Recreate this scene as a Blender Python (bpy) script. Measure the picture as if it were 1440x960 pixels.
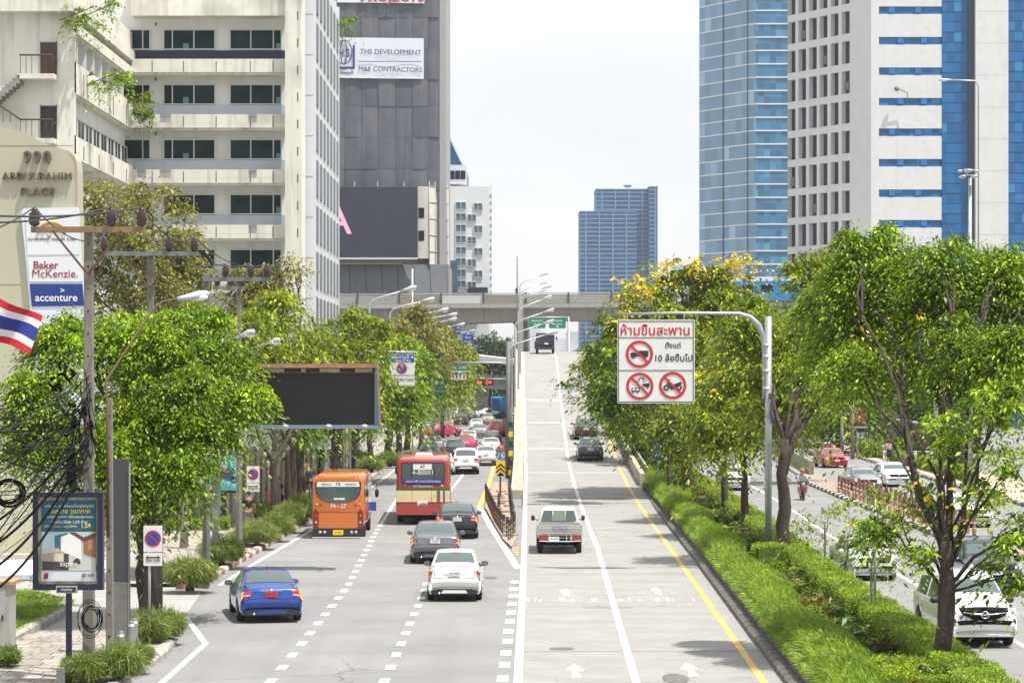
import bpy, math, random
import numpy as np
from mathutils import Vector, Matrix, Euler
C = bpy.context.scene
for o in list(bpy.data.objects): bpy.data.objects.remove(o)
R = math.radians
rnd = random.Random(7)

# ---------------- camera, sky, sun, exposure ----------------
F, CH, CX, CY = 3600.0, 7.02, 720.0, 522.0          # focal length in photo pixels, eye height, vanishing point
cam_d = bpy.data.cameras.new('camera'); cam = bpy.data.objects.new('camera', cam_d); C.collection.objects.link(cam)
cam_d.sensor_width = 36; cam_d.lens = 36 * F / 1440; cam_d.shift_y = 42 / 1440
cam_d.clip_start = 0.5; cam_d.clip_end = 9000
cam.location = (0, 0, CH); cam.rotation_euler = (R(90), 0, 0); C.camera = cam
SUN = Vector((0.30, -0.20, 0.93)).normalized()
w = bpy.data.worlds.new('World'); C.world = w; w.use_nodes = True
nt = w.node_tree; bg = nt.nodes['Background']
sky = nt.nodes.new('ShaderNodeTexSky'); sky.sky_type = 'NISHITA'; sky.sun_disc = False
sky.sun_elevation = math.asin(SUN.z); sky.sun_rotation = math.atan2(SUN.x, SUN.y)
sky.air_density = 1.0; sky.dust_density = 4.0; sky.ozone_density = 1.0
hzs = nt.nodes.new('ShaderNodeMix'); hzs.data_type = 'RGBA'; hzs.inputs[0].default_value = .80     # milky tropical haze veiling the blue
nt.links.new(sky.outputs[0], hzs.inputs[6]); hzs.inputs[7].default_value = (6.5, 6.6, 6.75, 1)
ctc = nt.nodes.new('ShaderNodeTexCoord'); cmp_ = nt.nodes.new('ShaderNodeMapping'); cmp_.inputs['Scale'].default_value = (3, 3, 9); cn = nt.nodes.new('ShaderNodeTexNoise'); cn.inputs['Scale'].default_value = 2.2; cn.inputs['Detail'].default_value = 5
nt.links.new(ctc.outputs['Generated'], cmp_.inputs[0]); nt.links.new(cmp_.outputs[0], cn.inputs['Vector']); cr = nt.nodes.new('ShaderNodeMapRange'); cr.inputs[1].default_value = .35; cr.inputs[2].default_value = .65; cr.inputs[3].default_value = .72; cr.inputs[4].default_value = .88
nt.links.new(cn.outputs[0], cr.inputs[0]); nt.links.new(cr.outputs[0], hzs.inputs[0]); nt.links.new(hzs.outputs[2], bg.inputs[0]); bg.inputs[1].default_value = 0.12
sd = bpy.data.lights.new('sun', 'SUN'); sd.energy = 4.8; sd.angle = R(0.9); sd.color = (1.0, .955, .88)
so = bpy.data.objects.new('sun', sd); C.collection.objects.link(so); so.location = (60, -40, 120)
so.rotation_euler = SUN.to_track_quat('Z', 'Y').to_euler()
C.view_settings.view_transform = 'Standard'; C.view_settings.look = 'None'
C.view_settings.gamma = 1.0; C.view_settings.use_curve_mapping = False
C.view_settings.exposure = 0.53
C.cycles.max_bounces = 6; C.cycles.transparent_max_bounces = 6
try: C.cycles.volume_step_rate = 4; C.cycles.volume_bounces = 0
except Exception: pass

# ---------------- helpers ----------------
def gp(px, py):                      # ground point seen at a pixel of the photograph
    D = F * CH / (py - CY); return ((px - CX) * D / F, D)
def at(px, py, D): return Vector(((px - CX) * D / F, D, CH - (py - CY) * D / F))
def X_(px, D): return (px - CX) * D / F
def Z_(py, D): return CH - (py - CY) * D / F

def chain(o):
    m = Matrix.LocRotScale(o.location, o.rotation_euler, o.scale)
    return (chain(o.parent) @ o.matrix_parent_inverse @ m) if o.parent else m
def par(o, p, world=False):
    o.parent = p
    if world: o.matrix_parent_inverse = chain(p).inverted()
def tag(o, label=None, cat=None, group=None, kind=None):
    if label: o['label'] = label
    if cat: o['category'] = cat
    if group: o['group'] = group
    if kind: o['kind'] = kind
    return o
def T(name, label, cat, loc=(0, 0, 0), group=None, rot=0):
    o = bpy.data.objects.new(name, None); C.collection.objects.link(o)
    o.location = loc; o.rotation_euler = (0, 0, rot); o.empty_display_size = .2
    return tag(o, label, cat, group)
def copy_tree(o, loc=None, rot=None, label=None, parent=None):
    c = o.copy(); C.collection.objects.link(c)
    if parent: c.parent = parent; c.matrix_parent_inverse = o.matrix_parent_inverse.copy()
    if loc is not None: c.location = loc
    if rot is not None: c.rotation_euler = (0, 0, rot)
    if label: c['label'] = label
    for ch in o.children: copy_tree(ch, parent=c)
    return c

class MB:
    def __init__(s): s.v = []; s.f = []; s.sm = False
    def add(s, vs, fs):
        b = len(s.v); s.v += [tuple(v) for v in vs]; s.f += [tuple(b + i for i in f) for f in fs]; return s
    def box(s, x0, x1, y0, y1, z0, z1):
        return s.add([(x0,y0,z0),(x1,y0,z0),(x1,y1,z0),(x0,y1,z0),(x0,y0,z1),(x1,y0,z1),(x1,y1,z1),(x0,y1,z1)],
                     [(0,3,2,1),(4,5,6,7),(0,1,5,4),(1,2,6,5),(2,3,7,6),(3,0,4,7)])
    def bc(s, c, d, rz=0):
        h = [x / 2 for x in d]; m = Matrix.Rotation(rz, 3, 'Z'); c = Vector(c)
        q = [(-1,-1,-1),(1,-1,-1),(1,1,-1),(-1,1,-1),(-1,-1,1),(1,-1,1),(1,1,1),(-1,1,1)]
        return s.add([c + m @ Vector((a*h[0], b*h[1], e*h[2])) for a, b, e in q],
                     [(0,3,2,1),(4,5,6,7),(0,1,5,4),(1,2,6,5),(2,3,7,6),(3,0,4,7)])
    def bar(s, a, b, w, h=None):
        a = Vector(a); b = Vector(b); h = h or w; d = (b - a).normalized()
        u = d.cross(Vector((0,0,1)));
        if u.length < .01: u = Vector((1,0,0))
        u.normalize(); n = u.cross(d)
        vs = [p + u*i*w/2 + n*j*h/2 for p in (a, b) for i, j in ((-1,-1),(1,-1),(1,1),(-1,1))]
        return s.add(vs, [(0,1,2,3),(7,6,5,4),(0,4,5,1),(1,5,6,2),(2,6,7,3),(3,7,4,0)])
    def tube(s, pts, r, n=8, cap=True):
        pts = [Vector(p) for p in pts]; k = len(pts); rs = r if isinstance(r, (list, tuple)) else [r]*k
        b = len(s.v); up = Vector((0,0,1)); u0 = None
        for i, p in enumerate(pts):
            d = (pts[min(i+1,k-1)] - pts[max(i-1,0)])
            d = d.normalized() if d.length > 1e-9 else up
            if u0 is None:
                u = d.cross(Vector((1,0,0)) if abs(d.x) < .8 else up)
            else: u = u0 - d * u0.dot(d)
            u.normalize(); u0 = u; q = d.cross(u)
            for j in range(n):
                a = 2*math.pi*j/n; s.v.append(tuple(p + (u*math.cos(a) + q*math.sin(a))*rs[i]))
        for i in range(k-1):
            for j in range(n):
                s.f.append((b+i*n+j, b+i*n+(j+1)%n, b+(i+1)*n+(j+1)%n, b+(i+1)*n+j))
        if cap: s.f.append(tuple(b+j for j in reversed(range(n)))); s.f.append(tuple(b+(k-1)*n+j for j in range(n)))
        return s
    def lathe(s, prof, c=(0,0,0), n=16, axis='Z'):
        b = len(s.v); c = Vector(c)
        for r, z in prof:
            for j in range(n):
                a = 2*math.pi*j/n; x, y = r*math.cos(a), r*math.sin(a)
                p = (x, y, z) if axis == 'Z' else ((z, x, y) if axis == 'X' else (x, z, y))
                s.v.append(tuple(c + Vector(p)))
        for i in range(len(prof)-1):
            for j in range(n):
                q = (b+i*n+j, b+i*n+(j+1)%n, b+(i+1)*n+(j+1)%n, b+(i+1)*n+j)
                s.f.append(q if axis != 'Y' else q[::-1])
        s.f.append(tuple(b+j for j in range(n))); s.f.append(tuple(b+(len(prof)-1)*n+j for j in range(n)))
        return s
    def ball(s, c, r, n=10, m=7):
        r = r if isinstance(r, (tuple, list)) else (r, r, r)
        pts = []
        for i in range(1, m):
            t = math.pi*i/m
            for j in range(n):
                a = 2*math.pi*j/n
                pts.append((c[0]+r[0]*math.sin(t)*math.cos(a), c[1]+r[1]*math.sin(t)*math.sin(a), c[2]+r[2]*math.cos(t)))
        fs = [(i*n+j, (i+1)*n+j, (i+1)*n+(j+1)%n, i*n+(j+1)%n) for i in range(m-2) for j in range(n)]
        k = len(pts); pts += [(c[0],c[1],c[2]+r[2]), (c[0],c[1],c[2]-r[2])]
        fs += [(k, j, (j+1)%n) for j in range(n)] + [(k+1, (m-2)*n+(j+1)%n, (m-2)*n+j) for j in range(n)]
        return s.add(pts, fs)
    def prism(s, poly, y0, y1, plane='XZ', holes=None):
        def P(a, b, y): return {'XZ': (a, y, b), 'YZ': (y, a, b), 'XY': (a, b, y)}[plane]
        n = len(poly); vs = [P(a, b, y0) for a, b in poly] + [P(a, b, y1) for a, b in poly]
        return s.add(vs, [tuple(range(n)), tuple(reversed(range(n, 2*n)))] + [(i, i+n, (i+1)%n+n, (i+1)%n) for i in range(n)])
    def grid(s, rows, flip=False):
        n = len(rows[0]); b = len(s.v)
        for r in rows: s.v += [tuple(p) for p in r]
        for i in range(len(rows)-1):
            for j in range(n-1):
                q = (b+i*n+j, b+i*n+j+1, b+(i+1)*n+j+1, b+(i+1)*n+j); s.f.append(q[::-1] if flip else q)
        return s
    def mesh(s, name, m=None):
        me = bpy.data.meshes.new(name); me.from_pydata(s.v, [], s.f)
        if s.sm: me.polygons.foreach_set('use_smooth', [True]*len(me.polygons))
        if m: me.materials.append(m)
        return me
    def obj(s, name, m=None, parent=None, label=None, world=False, loc=None, rot=None, bevel=0, fix=False):
        me = s.mesh(name, m); o = bpy.data.objects.new(name, me); C.collection.objects.link(o)
        if fix:
            import bmesh
            bm = bmesh.new(); bm.from_mesh(me); bmesh.ops.recalc_face_normals(bm, faces=bm.faces); bm.to_mesh(me); bm.free()
        if loc is not None: o.location = loc
        if rot is not None: o.rotation_euler = rot
        if parent: par(o, parent, world)
        if label: o['label'] = label
        if bevel:
            b = o.modifiers.new('bevel', 'BEVEL'); b.width = bevel; b.segments = 2; b.limit_method = 'ANGLE'
        return o
def S(): m = MB(); m.sm = True; return m
def link(name, me, parent=None, loc=(0,0,0), rot=(0,0,0), scale=(1,1,1), world=False):
    o = bpy.data.objects.new(name, me); C.collection.objects.link(o)
    o.location = loc; o.rotation_euler = rot; o.scale = scale
    if parent: par(o, parent, world)
    return o
def struct(o, label=None):
    o['kind'] = 'structure'
    if label: o['label'] = label
    return o
def rr(w, h, r, cx=0, cz=0, n=4):
    out = []
    for sx, sz, a0 in ((1,-1,-90),(1,1,0),(-1,1,90),(-1,-1,180)):
        for i in range(n+1):
            a = R(a0 + 90*i/n); out.append((cx + sx*(w/2-r) + r*math.cos(a), cz + sz*(h/2-r) + r*math.sin(a)))
    return out
def circ(r, cx=0, cz=0, n=24): return [(cx+r*math.cos(2*math.pi*i/n), cz+r*math.sin(2*math.pi*i/n)) for i in range(n)]
def arc3(a, b, c, n=8):             # quadratic curve
    a, b, c = Vector(a), Vector(b), Vector(c)
    return [a*(1-t)**2 + b*2*t*(1-t) + c*t*t for t in [i/n for i in range(n+1)]]

# ---------------- materials ----------------
_M = {}
def mat(name, col, rough=.6, metal=0., var=0., vs=3., bump=0., bs=25., streak=0., scol=None, spec=.5, emit=0., coat=0., stretch=(1,1,.08), dirt=0., dcol=(.05,.045,.035), ds=1.2):
    if name in _M: return _M[name]
    m = bpy.data.materials.new(name); m.use_nodes = True; nt = m.node_tree; N = nt.nodes; L = nt.links
    b = N['Principled BSDF']; b.inputs['Roughness'].default_value = rough; b.inputs['Metallic'].default_value = metal
    b.inputs['Specular IOR Level'].default_value = spec
    if coat: b.inputs['Coat Weight'].default_value = coat; b.inputs['Coat Roughness'].default_value = .05
    c = (*col, 1); b.inputs['Base Color'].default_value = c
    out = None
    tc = N.new('ShaderNodeTexCoord')
    def noise(scale, st=None, detail=5):
        n = N.new('ShaderNodeTexNoise'); n.inputs['Scale'].default_value = scale; n.inputs['Detail'].default_value = detail
        src = tc.outputs['Object']
        if st:
            mp = N.new('ShaderNodeMapping'); mp.inputs['Scale'].default_value = st; L.new(src, mp.inputs[0]); src = mp.outputs[0]
        L.new(src, n.inputs['Vector']); return n
    def ramp(n, a, bb, lo, hi):
        r = N.new('ShaderNodeValToRGB'); e = r.color_ramp.elements; e[0].position = a; e[1].position = bb
        e[0].color = lo; e[1].color = hi; L.new(n.outputs[0], r.inputs[0]); return r
    def mix(fac, a, bcol):
        x = N.new('ShaderNodeMix'); x.data_type = 'RGBA'; L.new(fac, x.inputs[0])
        if isinstance(a, tuple): x.inputs[6].default_value = a
        else: L.new(a, x.inputs[6])
        if isinstance(bcol, tuple): x.inputs[7].default_value = bcol
        else: L.new(bcol, x.inputs[7])
        return x.outputs[2]
    if var:
        r = ramp(noise(vs), .3, .7, tuple(max(0, x*(1-var)) for x in col)+(1,), tuple(min(1, x*(1+var)) for x in col)+(1,)); out = r.outputs[0]
    if streak:
        sc = (*(scol or tuple(x*.35 for x in col)), 1)
        r = ramp(noise(1.6, stretch), .5, .78, (0,0,0,1), (streak,)*3+(1,)); out = mix(r.outputs[0], out or c, sc)
    if dirt:
        r = ramp(noise(ds, None, 9), .52, .72, (0,0,0,1), (dirt,)*3+(1,)); out = mix(r.outputs[0], out or c, (*dcol, 1))
    if out: L.new(out, b.inputs['Base Color'])
    if bump:
        bn = N.new('ShaderNodeBump'); bn.inputs['Strength'].default_value = bump; bn.inputs['Distance'].default_value = .02
        L.new(noise(bs, None, 4).outputs[0], bn.inputs['Height']); L.new(bn.outputs[0], b.inputs['Normal'])
    if emit:
        b.inputs['Emission Color'].default_value = c; b.inputs['Emission Strength'].default_value = emit
    _M[name] = m; return m
def leafmat(name, transl=.22, rough=.45):
    if name in _M: return _M[name]
    m = bpy.data.materials.new(name); m.use_nodes = True; nt = m.node_tree; N = nt.nodes; L = nt.links
    b = N['Principled BSDF']; b.inputs['Roughness'].default_value = rough; b.inputs['Specular IOR Level'].default_value = .35
    a = N.new('ShaderNodeAttribute'); a.attribute_name = 'leafcol'; L.new(a.outputs[0], b.inputs['Base Color'])
    t = N.new('ShaderNodeBsdfTranslucent'); hs = N.new('ShaderNodeHueSaturation'); hs.inputs['Value'].default_value = 1.5; hs.inputs['Hue'].default_value = .49
    L.new(a.outputs[0], hs.inputs['Color']); L.new(hs.outputs[0], t.inputs[0])
    x = N.new('ShaderNodeMixShader'); x.inputs[0].default_value = transl
    L.new(b.outputs[0], x.inputs[1]); L.new(t.outputs[0], x.inputs[2]); L.new(x.outputs[0], N['Material Output'].inputs[0])
    _M[name] = m; return m
def glass_unused(name, col=(.02,.035,.045), rough=.06, spec=.5, var=0): return mat(name, col, rough=rough, spec=spec, var=var, vs=.6)

# Text (built-in fonts, Thai included) turned into flat or extruded mesh
def text(s, size, m, parent, loc, rot=(R(90),0,0), ext=.004, bold=0., align='CENTER', name='lettering', sx=1., fit=None, world=False, res=3, sp=1.):
    cu = bpy.data.curves.new('txt', 'FONT'); cu.body = s; cu.size = size; cu.extrude = ext; cu.offset = 0 if 'M' in s else min(bold, .012*size)
    cu.align_x = align; cu.align_y = 'CENTER'; cu.resolution_u = res; cu.space_character = sp
    to = bpy.data.objects.new('txt', cu); C.collection.objects.link(to)
    dg = bpy.context.evaluated_depsgraph_get(); me = bpy.data.meshes.new_from_object(to.evaluated_get(dg))
    bpy.data.objects.remove(to); bpy.data.curves.remove(cu)
    me.materials.clear(); me.materials.append(m); sc = 1.
    if fit and len(me.vertices): w_ = max(v.co.x for v in me.vertices)-min(v.co.x for v in me.vertices); sc = fit/w_; sx = 1.
    o = link(name, me, parent, loc, rot, (sx*sc, sc, 1), world); return o

# ---------------- foliage ----------------
def leafmesh(name, P, A, Nn, L_, W_, col, m):
    n = len(P); A = A/np.linalg.norm(A, axis=1, keepdims=True)
    B = np.cross(A, Nn); B /= (np.linalg.norm(B, axis=1, keepdims=True)+1e-9)
    L_ = np.asarray(L_).reshape(-1,1)*np.ones((n,1)); W_ = np.asarray(W_).reshape(-1,1)*np.ones((n,1))
    V = np.empty((n,4,3)); V[:,0] = P-A*L_/2; V[:,1] = P+B*W_/2; V[:,2] = P+A*L_/2; V[:,3] = P-B*W_/2
    V[:,2,2] -= L_[:,0]*.18
    me = bpy.data.meshes.new(name); me.vertices.add(n*4); me.vertices.foreach_set('co', V.astype(np.float32).ravel())
    me.loops.add(n*4); me.loops.foreach_set('vertex_index', np.arange(n*4, dtype=np.int32))
    me.polygons.add(n); me.polygons.foreach_set('loop_start', np.arange(0, n*4, 4, dtype=np.int32))
    try: me.polygons.foreach_set('loop_total', np.full(n, 4, dtype=np.int32))
    except Exception: pass
    me.update(calc_edges=True)
    a = me.color_attributes.new('leafcol', 'FLOAT_COLOR', 'POINT')
    cc = np.ones((n,4,4), np.float32); cc[:,:,:3] = col[:,None,:]; a.data.foreach_set('color', cc.ravel())
    me.materials.append(m); return me
PAL = {'fresh': [(.105,.205,.003),(.205,.335,.005),(.31,.43,.009),(.045,.10,.003)],
       'deep':  [(.045,.11,.004),(.095,.19,.005),(.15,.26,.007),(.024,.065,.003)],
       'olive': [(.17,.18,.025),(.22,.225,.035),(.11,.13,.02),(.28,.24,.06)],
       'mixed': [(.12,.195,.004),(.215,.29,.007),(.33,.37,.014),(.058,.11,.004)],
       'far':   [(.035,.075,.020),(.055,.10,.025),(.025,.055,.018)],
       'gold':  [(.62,.48,.015),(.70,.56,.02),(.50,.42,.012)],
       'grass': [(.19,.30,.02),(.26,.37,.03),(.13,.23,.015)],
       'hedge': [(.20,.30,.012),(.26,.36,.018),(.15,.24,.01)],
       'under': [(.20,.19,.03),(.025,.055,.01),(.12,.07,.02),(.09,.16,.012),(.18,.25,.02),(.13,.20,.01),(.05,.11,.01)],
       'tuft':  [(.16,.23,.04),(.22,.29,.06),(.26,.31,.08),(.09,.14,.02)]}
def pick(rg, pal, n, jit=.18):
    p = np.array(PAL[pal]); i = rg.integers(0, len(p), n); j = rg.integers(0, len(p), n); t = rg.random((n,1))
    return (p[i]*(1-t)+p[j]*t)*(1+jit*rg.standard_normal((n,1))).clip(.4, 1.7)
def crown(name, blobs, ncl, per, cs, ls, seed, pal, m=None, flat=.5, topbias=.0, shell=.34, up=.42, wide=.42):
    """leaf clumps spread through the volume of several ellipsoidal limbs of the crown (x,y,z,rx,ry,rz)"""
    rg = np.random.default_rng(seed); B = np.array(blobs, float)
    wts = (B[:,3]*B[:,5]); wts /= wts.sum(); k = rg.choice(len(B), ncl, p=wts)
    d = rg.standard_normal((ncl,3)); d[:,2] += topbias; d /= np.linalg.norm(d, axis=1, keepdims=True)
    rad = rg.random((ncl,1))**shell
    lump = 1 + .16*np.sin(d[:,:1]*7+k[:,None]) * np.cos(d[:,2:]*6+k[:,None]*2)
    cc = B[k,:3] + d*rad*B[k,3:6]*lump
    npad = max(10, int(len(B)*9)); pk = rg.choice(len(B), npad, p=wts); pd = rg.standard_normal((npad,3)); pd[:,2] += topbias; pd /= np.linalg.norm(pd, axis=1, keepdims=True)
    pc = B[pk,:3] + pd*(.35+.68*rg.random((npad,1))**.6)*B[pk,3:6]; pr = B[pk,3]*(.26+.26*rg.random(npad)); tilt = pd*.35+.15*rg.standard_normal((npad,3))
    ip = rg.integers(0, npad, ncl); an = rg.random(ncl)*2*np.pi; rr_ = rg.random(ncl)**.55; ox, oy = np.cos(an)*rr_*pr[ip], np.sin(an)*rr_*pr[ip]
    pz = -.38*rr_**2*pr[ip] + ox*tilt[ip,0]*-.6 + oy*tilt[ip,1]*-.6 + .06*pr[ip]*rg.standard_normal(ncl)
    inpad = (rg.random((ncl,1)) < .80); cc = np.where(inpad, pc[ip]+np.stack([ox,oy,pz],1), cc); padc = .82+.4*rg.random(npad)
    out_ = (rg.random((ncl,1)) < .13) & ~inpad; cc = cc + out_*d*B[k,3:6]*(.12+.22*rg.random((ncl,1)))
    ccol = pick(rg, pal, ncl, .20)*np.where(inpad, padc[ip][:,None], .9); csz = cs*(.45+1.1*rg.random((ncl,1))); lsz = .55+1.0*rg.random(ncl)**1.6
    per_n = per; q = np.repeat(np.arange(ncl), per_n); n = len(q)
    off = rg.standard_normal((n,3)).clip(-2, 2)*csz[q]*np.array([1.15,1.15,flat*.62])
    off[:,2] -= (off[:,0]**2+off[:,1]**2)*.50/ cs
    P = cc[q]+off
    A = off*np.array([1,1,.3])/cs + rg.standard_normal((n,3))*.45 + d[q]*.3; A[:,2] -= .25
    Nn = rg.standard_normal((n,3))*up; Nn[:,2] += 1
    col = ccol[q]*(1+.16*rg.standard_normal((n,1))).clip(.5,1.6)
    L_ = ls*(.7+.6*rg.random(n))*lsz[q]
    return leafmesh(name, P, A, Nn, L_, L_*wide, col.clip(.004,.95), m or leafmat('leaf'))
def limb_tubes(mb, a, b, r0, r1, rg, n=6, wob=.12, sides=7):
    a = Vector(a); b = Vector(b); ln = (b-a).length; pts = []; rs = []
    ox = Vector((0,0,0))
    for i in range(n+1):
        t = i/n
        if 0 < i < n: ox = ox*.5 + Vector((rg.uniform(-1,1), rg.uniform(-1,1), rg.uniform(-.4,.4)))*wob*ln/n*1.6
        pts.append(a.lerp(b, t) + ox*(1 if 0 < i < n else 0) + Vector((0,0,math.sin(t*math.pi)*ln*.06))); rs.append(r0*(1-t)+r1*t)
    mb.tube(pts, rs, sides); return pts
BARK = lambda: mat('bark', (.04,.028,.02), .9, var=.45, vs=9, bump=1., bs=18, streak=.5, scol=(.13,.115,.10), stretch=(3,3,.5))
def tree(name, label, cat, base, r, fork, blobs, ncl, per, cs, ls, seed, pal='fresh', group='trees lining the road', lean=(0,0), gold=None, flat=.5, sub=3, topbias=.15, barkm=None, shell=.34):
    """base (x,y,z) ; fork = height above base where limbs part ; blobs in world coordinates"""
    rg = random.Random(seed); t = T(name, label, cat, base, group); b0 = Vector(base)
    mb = S(); fk = b0 + Vector((lean[0], lean[1], fork))
    pts = []; rs = []
    for i in range(8):
        u = i/7; pts.append(b0.lerp(fk, u) + Vector((rg.uniform(-1,1), rg.uniform(-1,1), 0))*r*.35*(0 if i == 0 else 1)); rs.append(r*(1.35 if i == 0 else 1.08-.33*u-.32*max(0,u-.5)))
    pts[0].z -= .25; mb.tube(pts, rs, 10); fk = pts[-1]
    for bi, bl in enumerate(blobs):
        c = Vector(bl[:3]); rr0 = r*(rg.uniform(.30,.50) if len(blobs) < 12 else rg.uniform(.13,.24))
        if bi < 3 and len(blobs) > 6: rr0 = rs[-1]*(.58-.10*bi)
        end = c + Vector((0,0,-.1*bl[5])); lp = limb_tubes(mb, fk-Vector((0,0,.12)), end, rr0, r*.14, rg, 7, .14) if bi < 3 and len(blobs) > 6 else limb_tubes(mb, b0.lerp(fk, rg.uniform(.62,.99)) if c.z-b0.z > 1.1*fork else b0.lerp(fk, rg.uniform(.5,.8)), end, rr0, r*.16, rg, 7, .14)
        for k in range(sub):
            st = lp[rg.randint(3, 7)]; e = c + Vector((rg.uniform(-.8,.8)*bl[3], rg.uniform(-.8,.8)*bl[4], rg.uniform(-.3,.75)*bl[5]))
            limb_tubes(mb, st, e, r*.2, r*.05, rg, 5, .2, 5)
    mb.obj('trunk', barkm or BARK(), t, world=True)
    o = link('crown', crown('crown', blobs, ncl, per, cs, ls, seed, pal, flat=flat, topbias=topbias, shell=shell), t, world=True)
    if gold: link('blossom', crown('blossom', gold[0], gold[1], gold[2], cs*.55, ls*.8, seed+5, 'gold', leafmat('petal', .25), topbias=1.2, wide=.7), t, world=True)
    return t
def tuft(name, label, cat, base, r, h, n, seed, pal='tuft', group=None):
    rg = np.random.default_rng(seed)
    n = int(n*4.2); a = rg.random(n)*2*np.pi; q = rg.random(n)**.55; el = rg.random(n)
    L_ = h*(.5+.6*rg.random(n)); d = np.stack([np.cos(a)*q, np.sin(a)*q, .25+1.1*(1-q*.6)*rg.random(n)+.2], 1); d /= np.linalg.norm(d, axis=1, keepdims=True)
    root = np.stack([np.cos(a)*q*r*.55, np.sin(a)*q*r*.55, h*.25*el], 1)
    P = root + d*L_[:,None]*(.30+.45*rg.random((n,1)))*np.array([r/h*1.15, r/h*1.15, 1.]); A = d*1.; A[:,2] += .25-.9*q; A += .35*rg.standard_normal((n,3))
    Nn = rg.standard_normal((n,3)); col = pick(rg, pal, n, .2)
    t = T(name, label, cat, base, group)
    link('foliage', leafmesh('foliage', P, A, Nn, L_*.34, .011+.009*rg.random(n), col.clip(.004,.9), leafmat('leaf')), t)
    s = MB(); s.tube([(0,0,-.05),(0,0,h*.35)], [r*.22, r*.1], 6); s.obj('stem', BARK(), t); return t

# ---------------- vehicles ----------------
RUB = mat('tyre_rubber', (.018,.018,.019), .85); BLK = mat('black_plastic', (.02,.02,.022), .5); CHR = mat('chrome', (.75,.76,.78), .18, metal=1)
ALLOY = mat('alloy', (.45,.46,.48), .35, metal=.8); GLS = mat('car_glass', (.07,.10,.095), .05, spec=.8, coat=.6); RED = mat('tail_red', (.42,.012,.01), .15, coat=.6)
AMB = mat('amber_lens', (.85,.28,.02), .2, coat=.5); LIT = mat('lit_signal', (1.0,.28,.03), .3, emit=1.1); WLN = mat('clear_lens', (.34,.36,.38), .12, coat=.8)
PLW = mat('plate_white', (.72,.73,.72), .45); PLK = mat('plate_ink', (.02,.02,.03), .5); DGL = mat('interior_dark', (.012,.013,.014), .9, spec=.1)
def paint(name, col, metal=.0, rough=.28): return mat('paint_'+name, col, rough, metal=metal, coat=.9, spec=.5)
# key stations from the rear bumper forward: y/L, z top/H, half width of the top/(W/2), plan factor, z bottom (m)
SHAPES = {
 'sedan': [(.012,.30,.80,.84,.24),(.004,.36,.86,.87,.24),(.0,.42,.88,.90,.24),(.006,.50,.90,.93,.24),(.016,.58,.90,.94,.24),(.022,.66,.88,.95,.24),(.036,.705,.82,.955,.24),
           (.09,.715,.79,.975,.22),(.155,.735,.82,.99,.2),(.18,.75,.80,1,.2),(.24,.87,.75,1,.2),(.31,.965,.70,1,.2),(.37,.99,.69,1,.2),(.50,1.0,.69,1,.2),(.58,.975,.70,1,.2),(.63,.92,.72,1,.2),
           (.76,.705,.80,1,.2),(.80,.68,.80,.99,.2),(.88,.64,.78,.97,.2),(.955,.56,.76,.93,.2),(.985,.48,.78,.89,.2),(.997,.40,.80,.86,.2),(1.0,.30,.80,.83,.2),(.99,.2,.8,.8,.2)],
 'hatch': [(.012,.28,.80,.86,.26),(.002,.34,.86,.89,.26),(.0,.40,.88,.91,.26),(.012,.47,.90,.94,.26),(.022,.56,.88,.95,.26),(.032,.64,.84,.96,.26),(.055,.72,.78,.97,.26),
           (.10,.84,.77,.98,.24),(.145,.93,.73,.99,.22),(.19,.965,.71,1,.2),(.30,.99,.70,1,.2),(.45,1.0,.70,1,.2),(.56,.98,.70,1,.2),(.63,.92,.72,1,.2),
           (.78,.70,.80,1,.2),(.82,.67,.80,.99,.2),(.90,.62,.78,.97,.2),(.965,.53,.76,.93,.2),(.99,.45,.78,.89,.2),(1.0,.36,.80,.86,.2),(1.0,.28,.80,.83,.2),(.99,.2,.8,.8,.2)],
 'suv':   [(.012,.27,.82,.88,.38),(.002,.33,.88,.92,.38),(.0,.38,.90,.94,.38),(.012,.44,.90,.95,.38),(.018,.52,.89,.96,.38),(.024,.60,.86,.97,.38),(.04,.68,.80,.975,.36),
           (.075,.82,.80,.98,.34),(.10,.93,.76,.99,.32),(.135,.965,.74,1,.3),(.25,.99,.73,1,.3),(.42,1.0,.73,1,.3),(.55,.985,.73,1,.3),(.615,.93,.75,1,.3),
           (.74,.71,.82,1,.3),(.79,.68,.82,.99,.3),(.88,.65,.80,.97,.3),(.955,.60,.80,.94,.3),(.98,.52,.84,.91,.3),(.996,.44,.84,.89,.3),(1.0,.33,.82,.86,.3),(.99,.25,.8,.84,.3)],
}
KEYS = { # station index of: lamp0, lamp1, rear glass 0/1, roof end, screen top, screen base, grille0, grille1
 'sedan': dict(l0=3.0,l1=5.2,g0=9.15,g1=10.95,s0=15.1,s1=15.95,f0=19.1,f1=21.2,b0=.3,b1=2.6,rf=11),
 'hatch': dict(l0=3.3,l1=5.6,g0=6.15,g1=8.0,s0=13.1,s1=13.95,f0=17.1,f1=19.3,b0=.5,b1=2.4,rf=9),
 'suv':   dict(l0=3.2,l1=5.6,g0=6.15,g1=8.0,s0=13.1,s1=13.95,f0=17.0,f1=19.4,b0=.4,b1=2.0,rf=9)}
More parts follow.
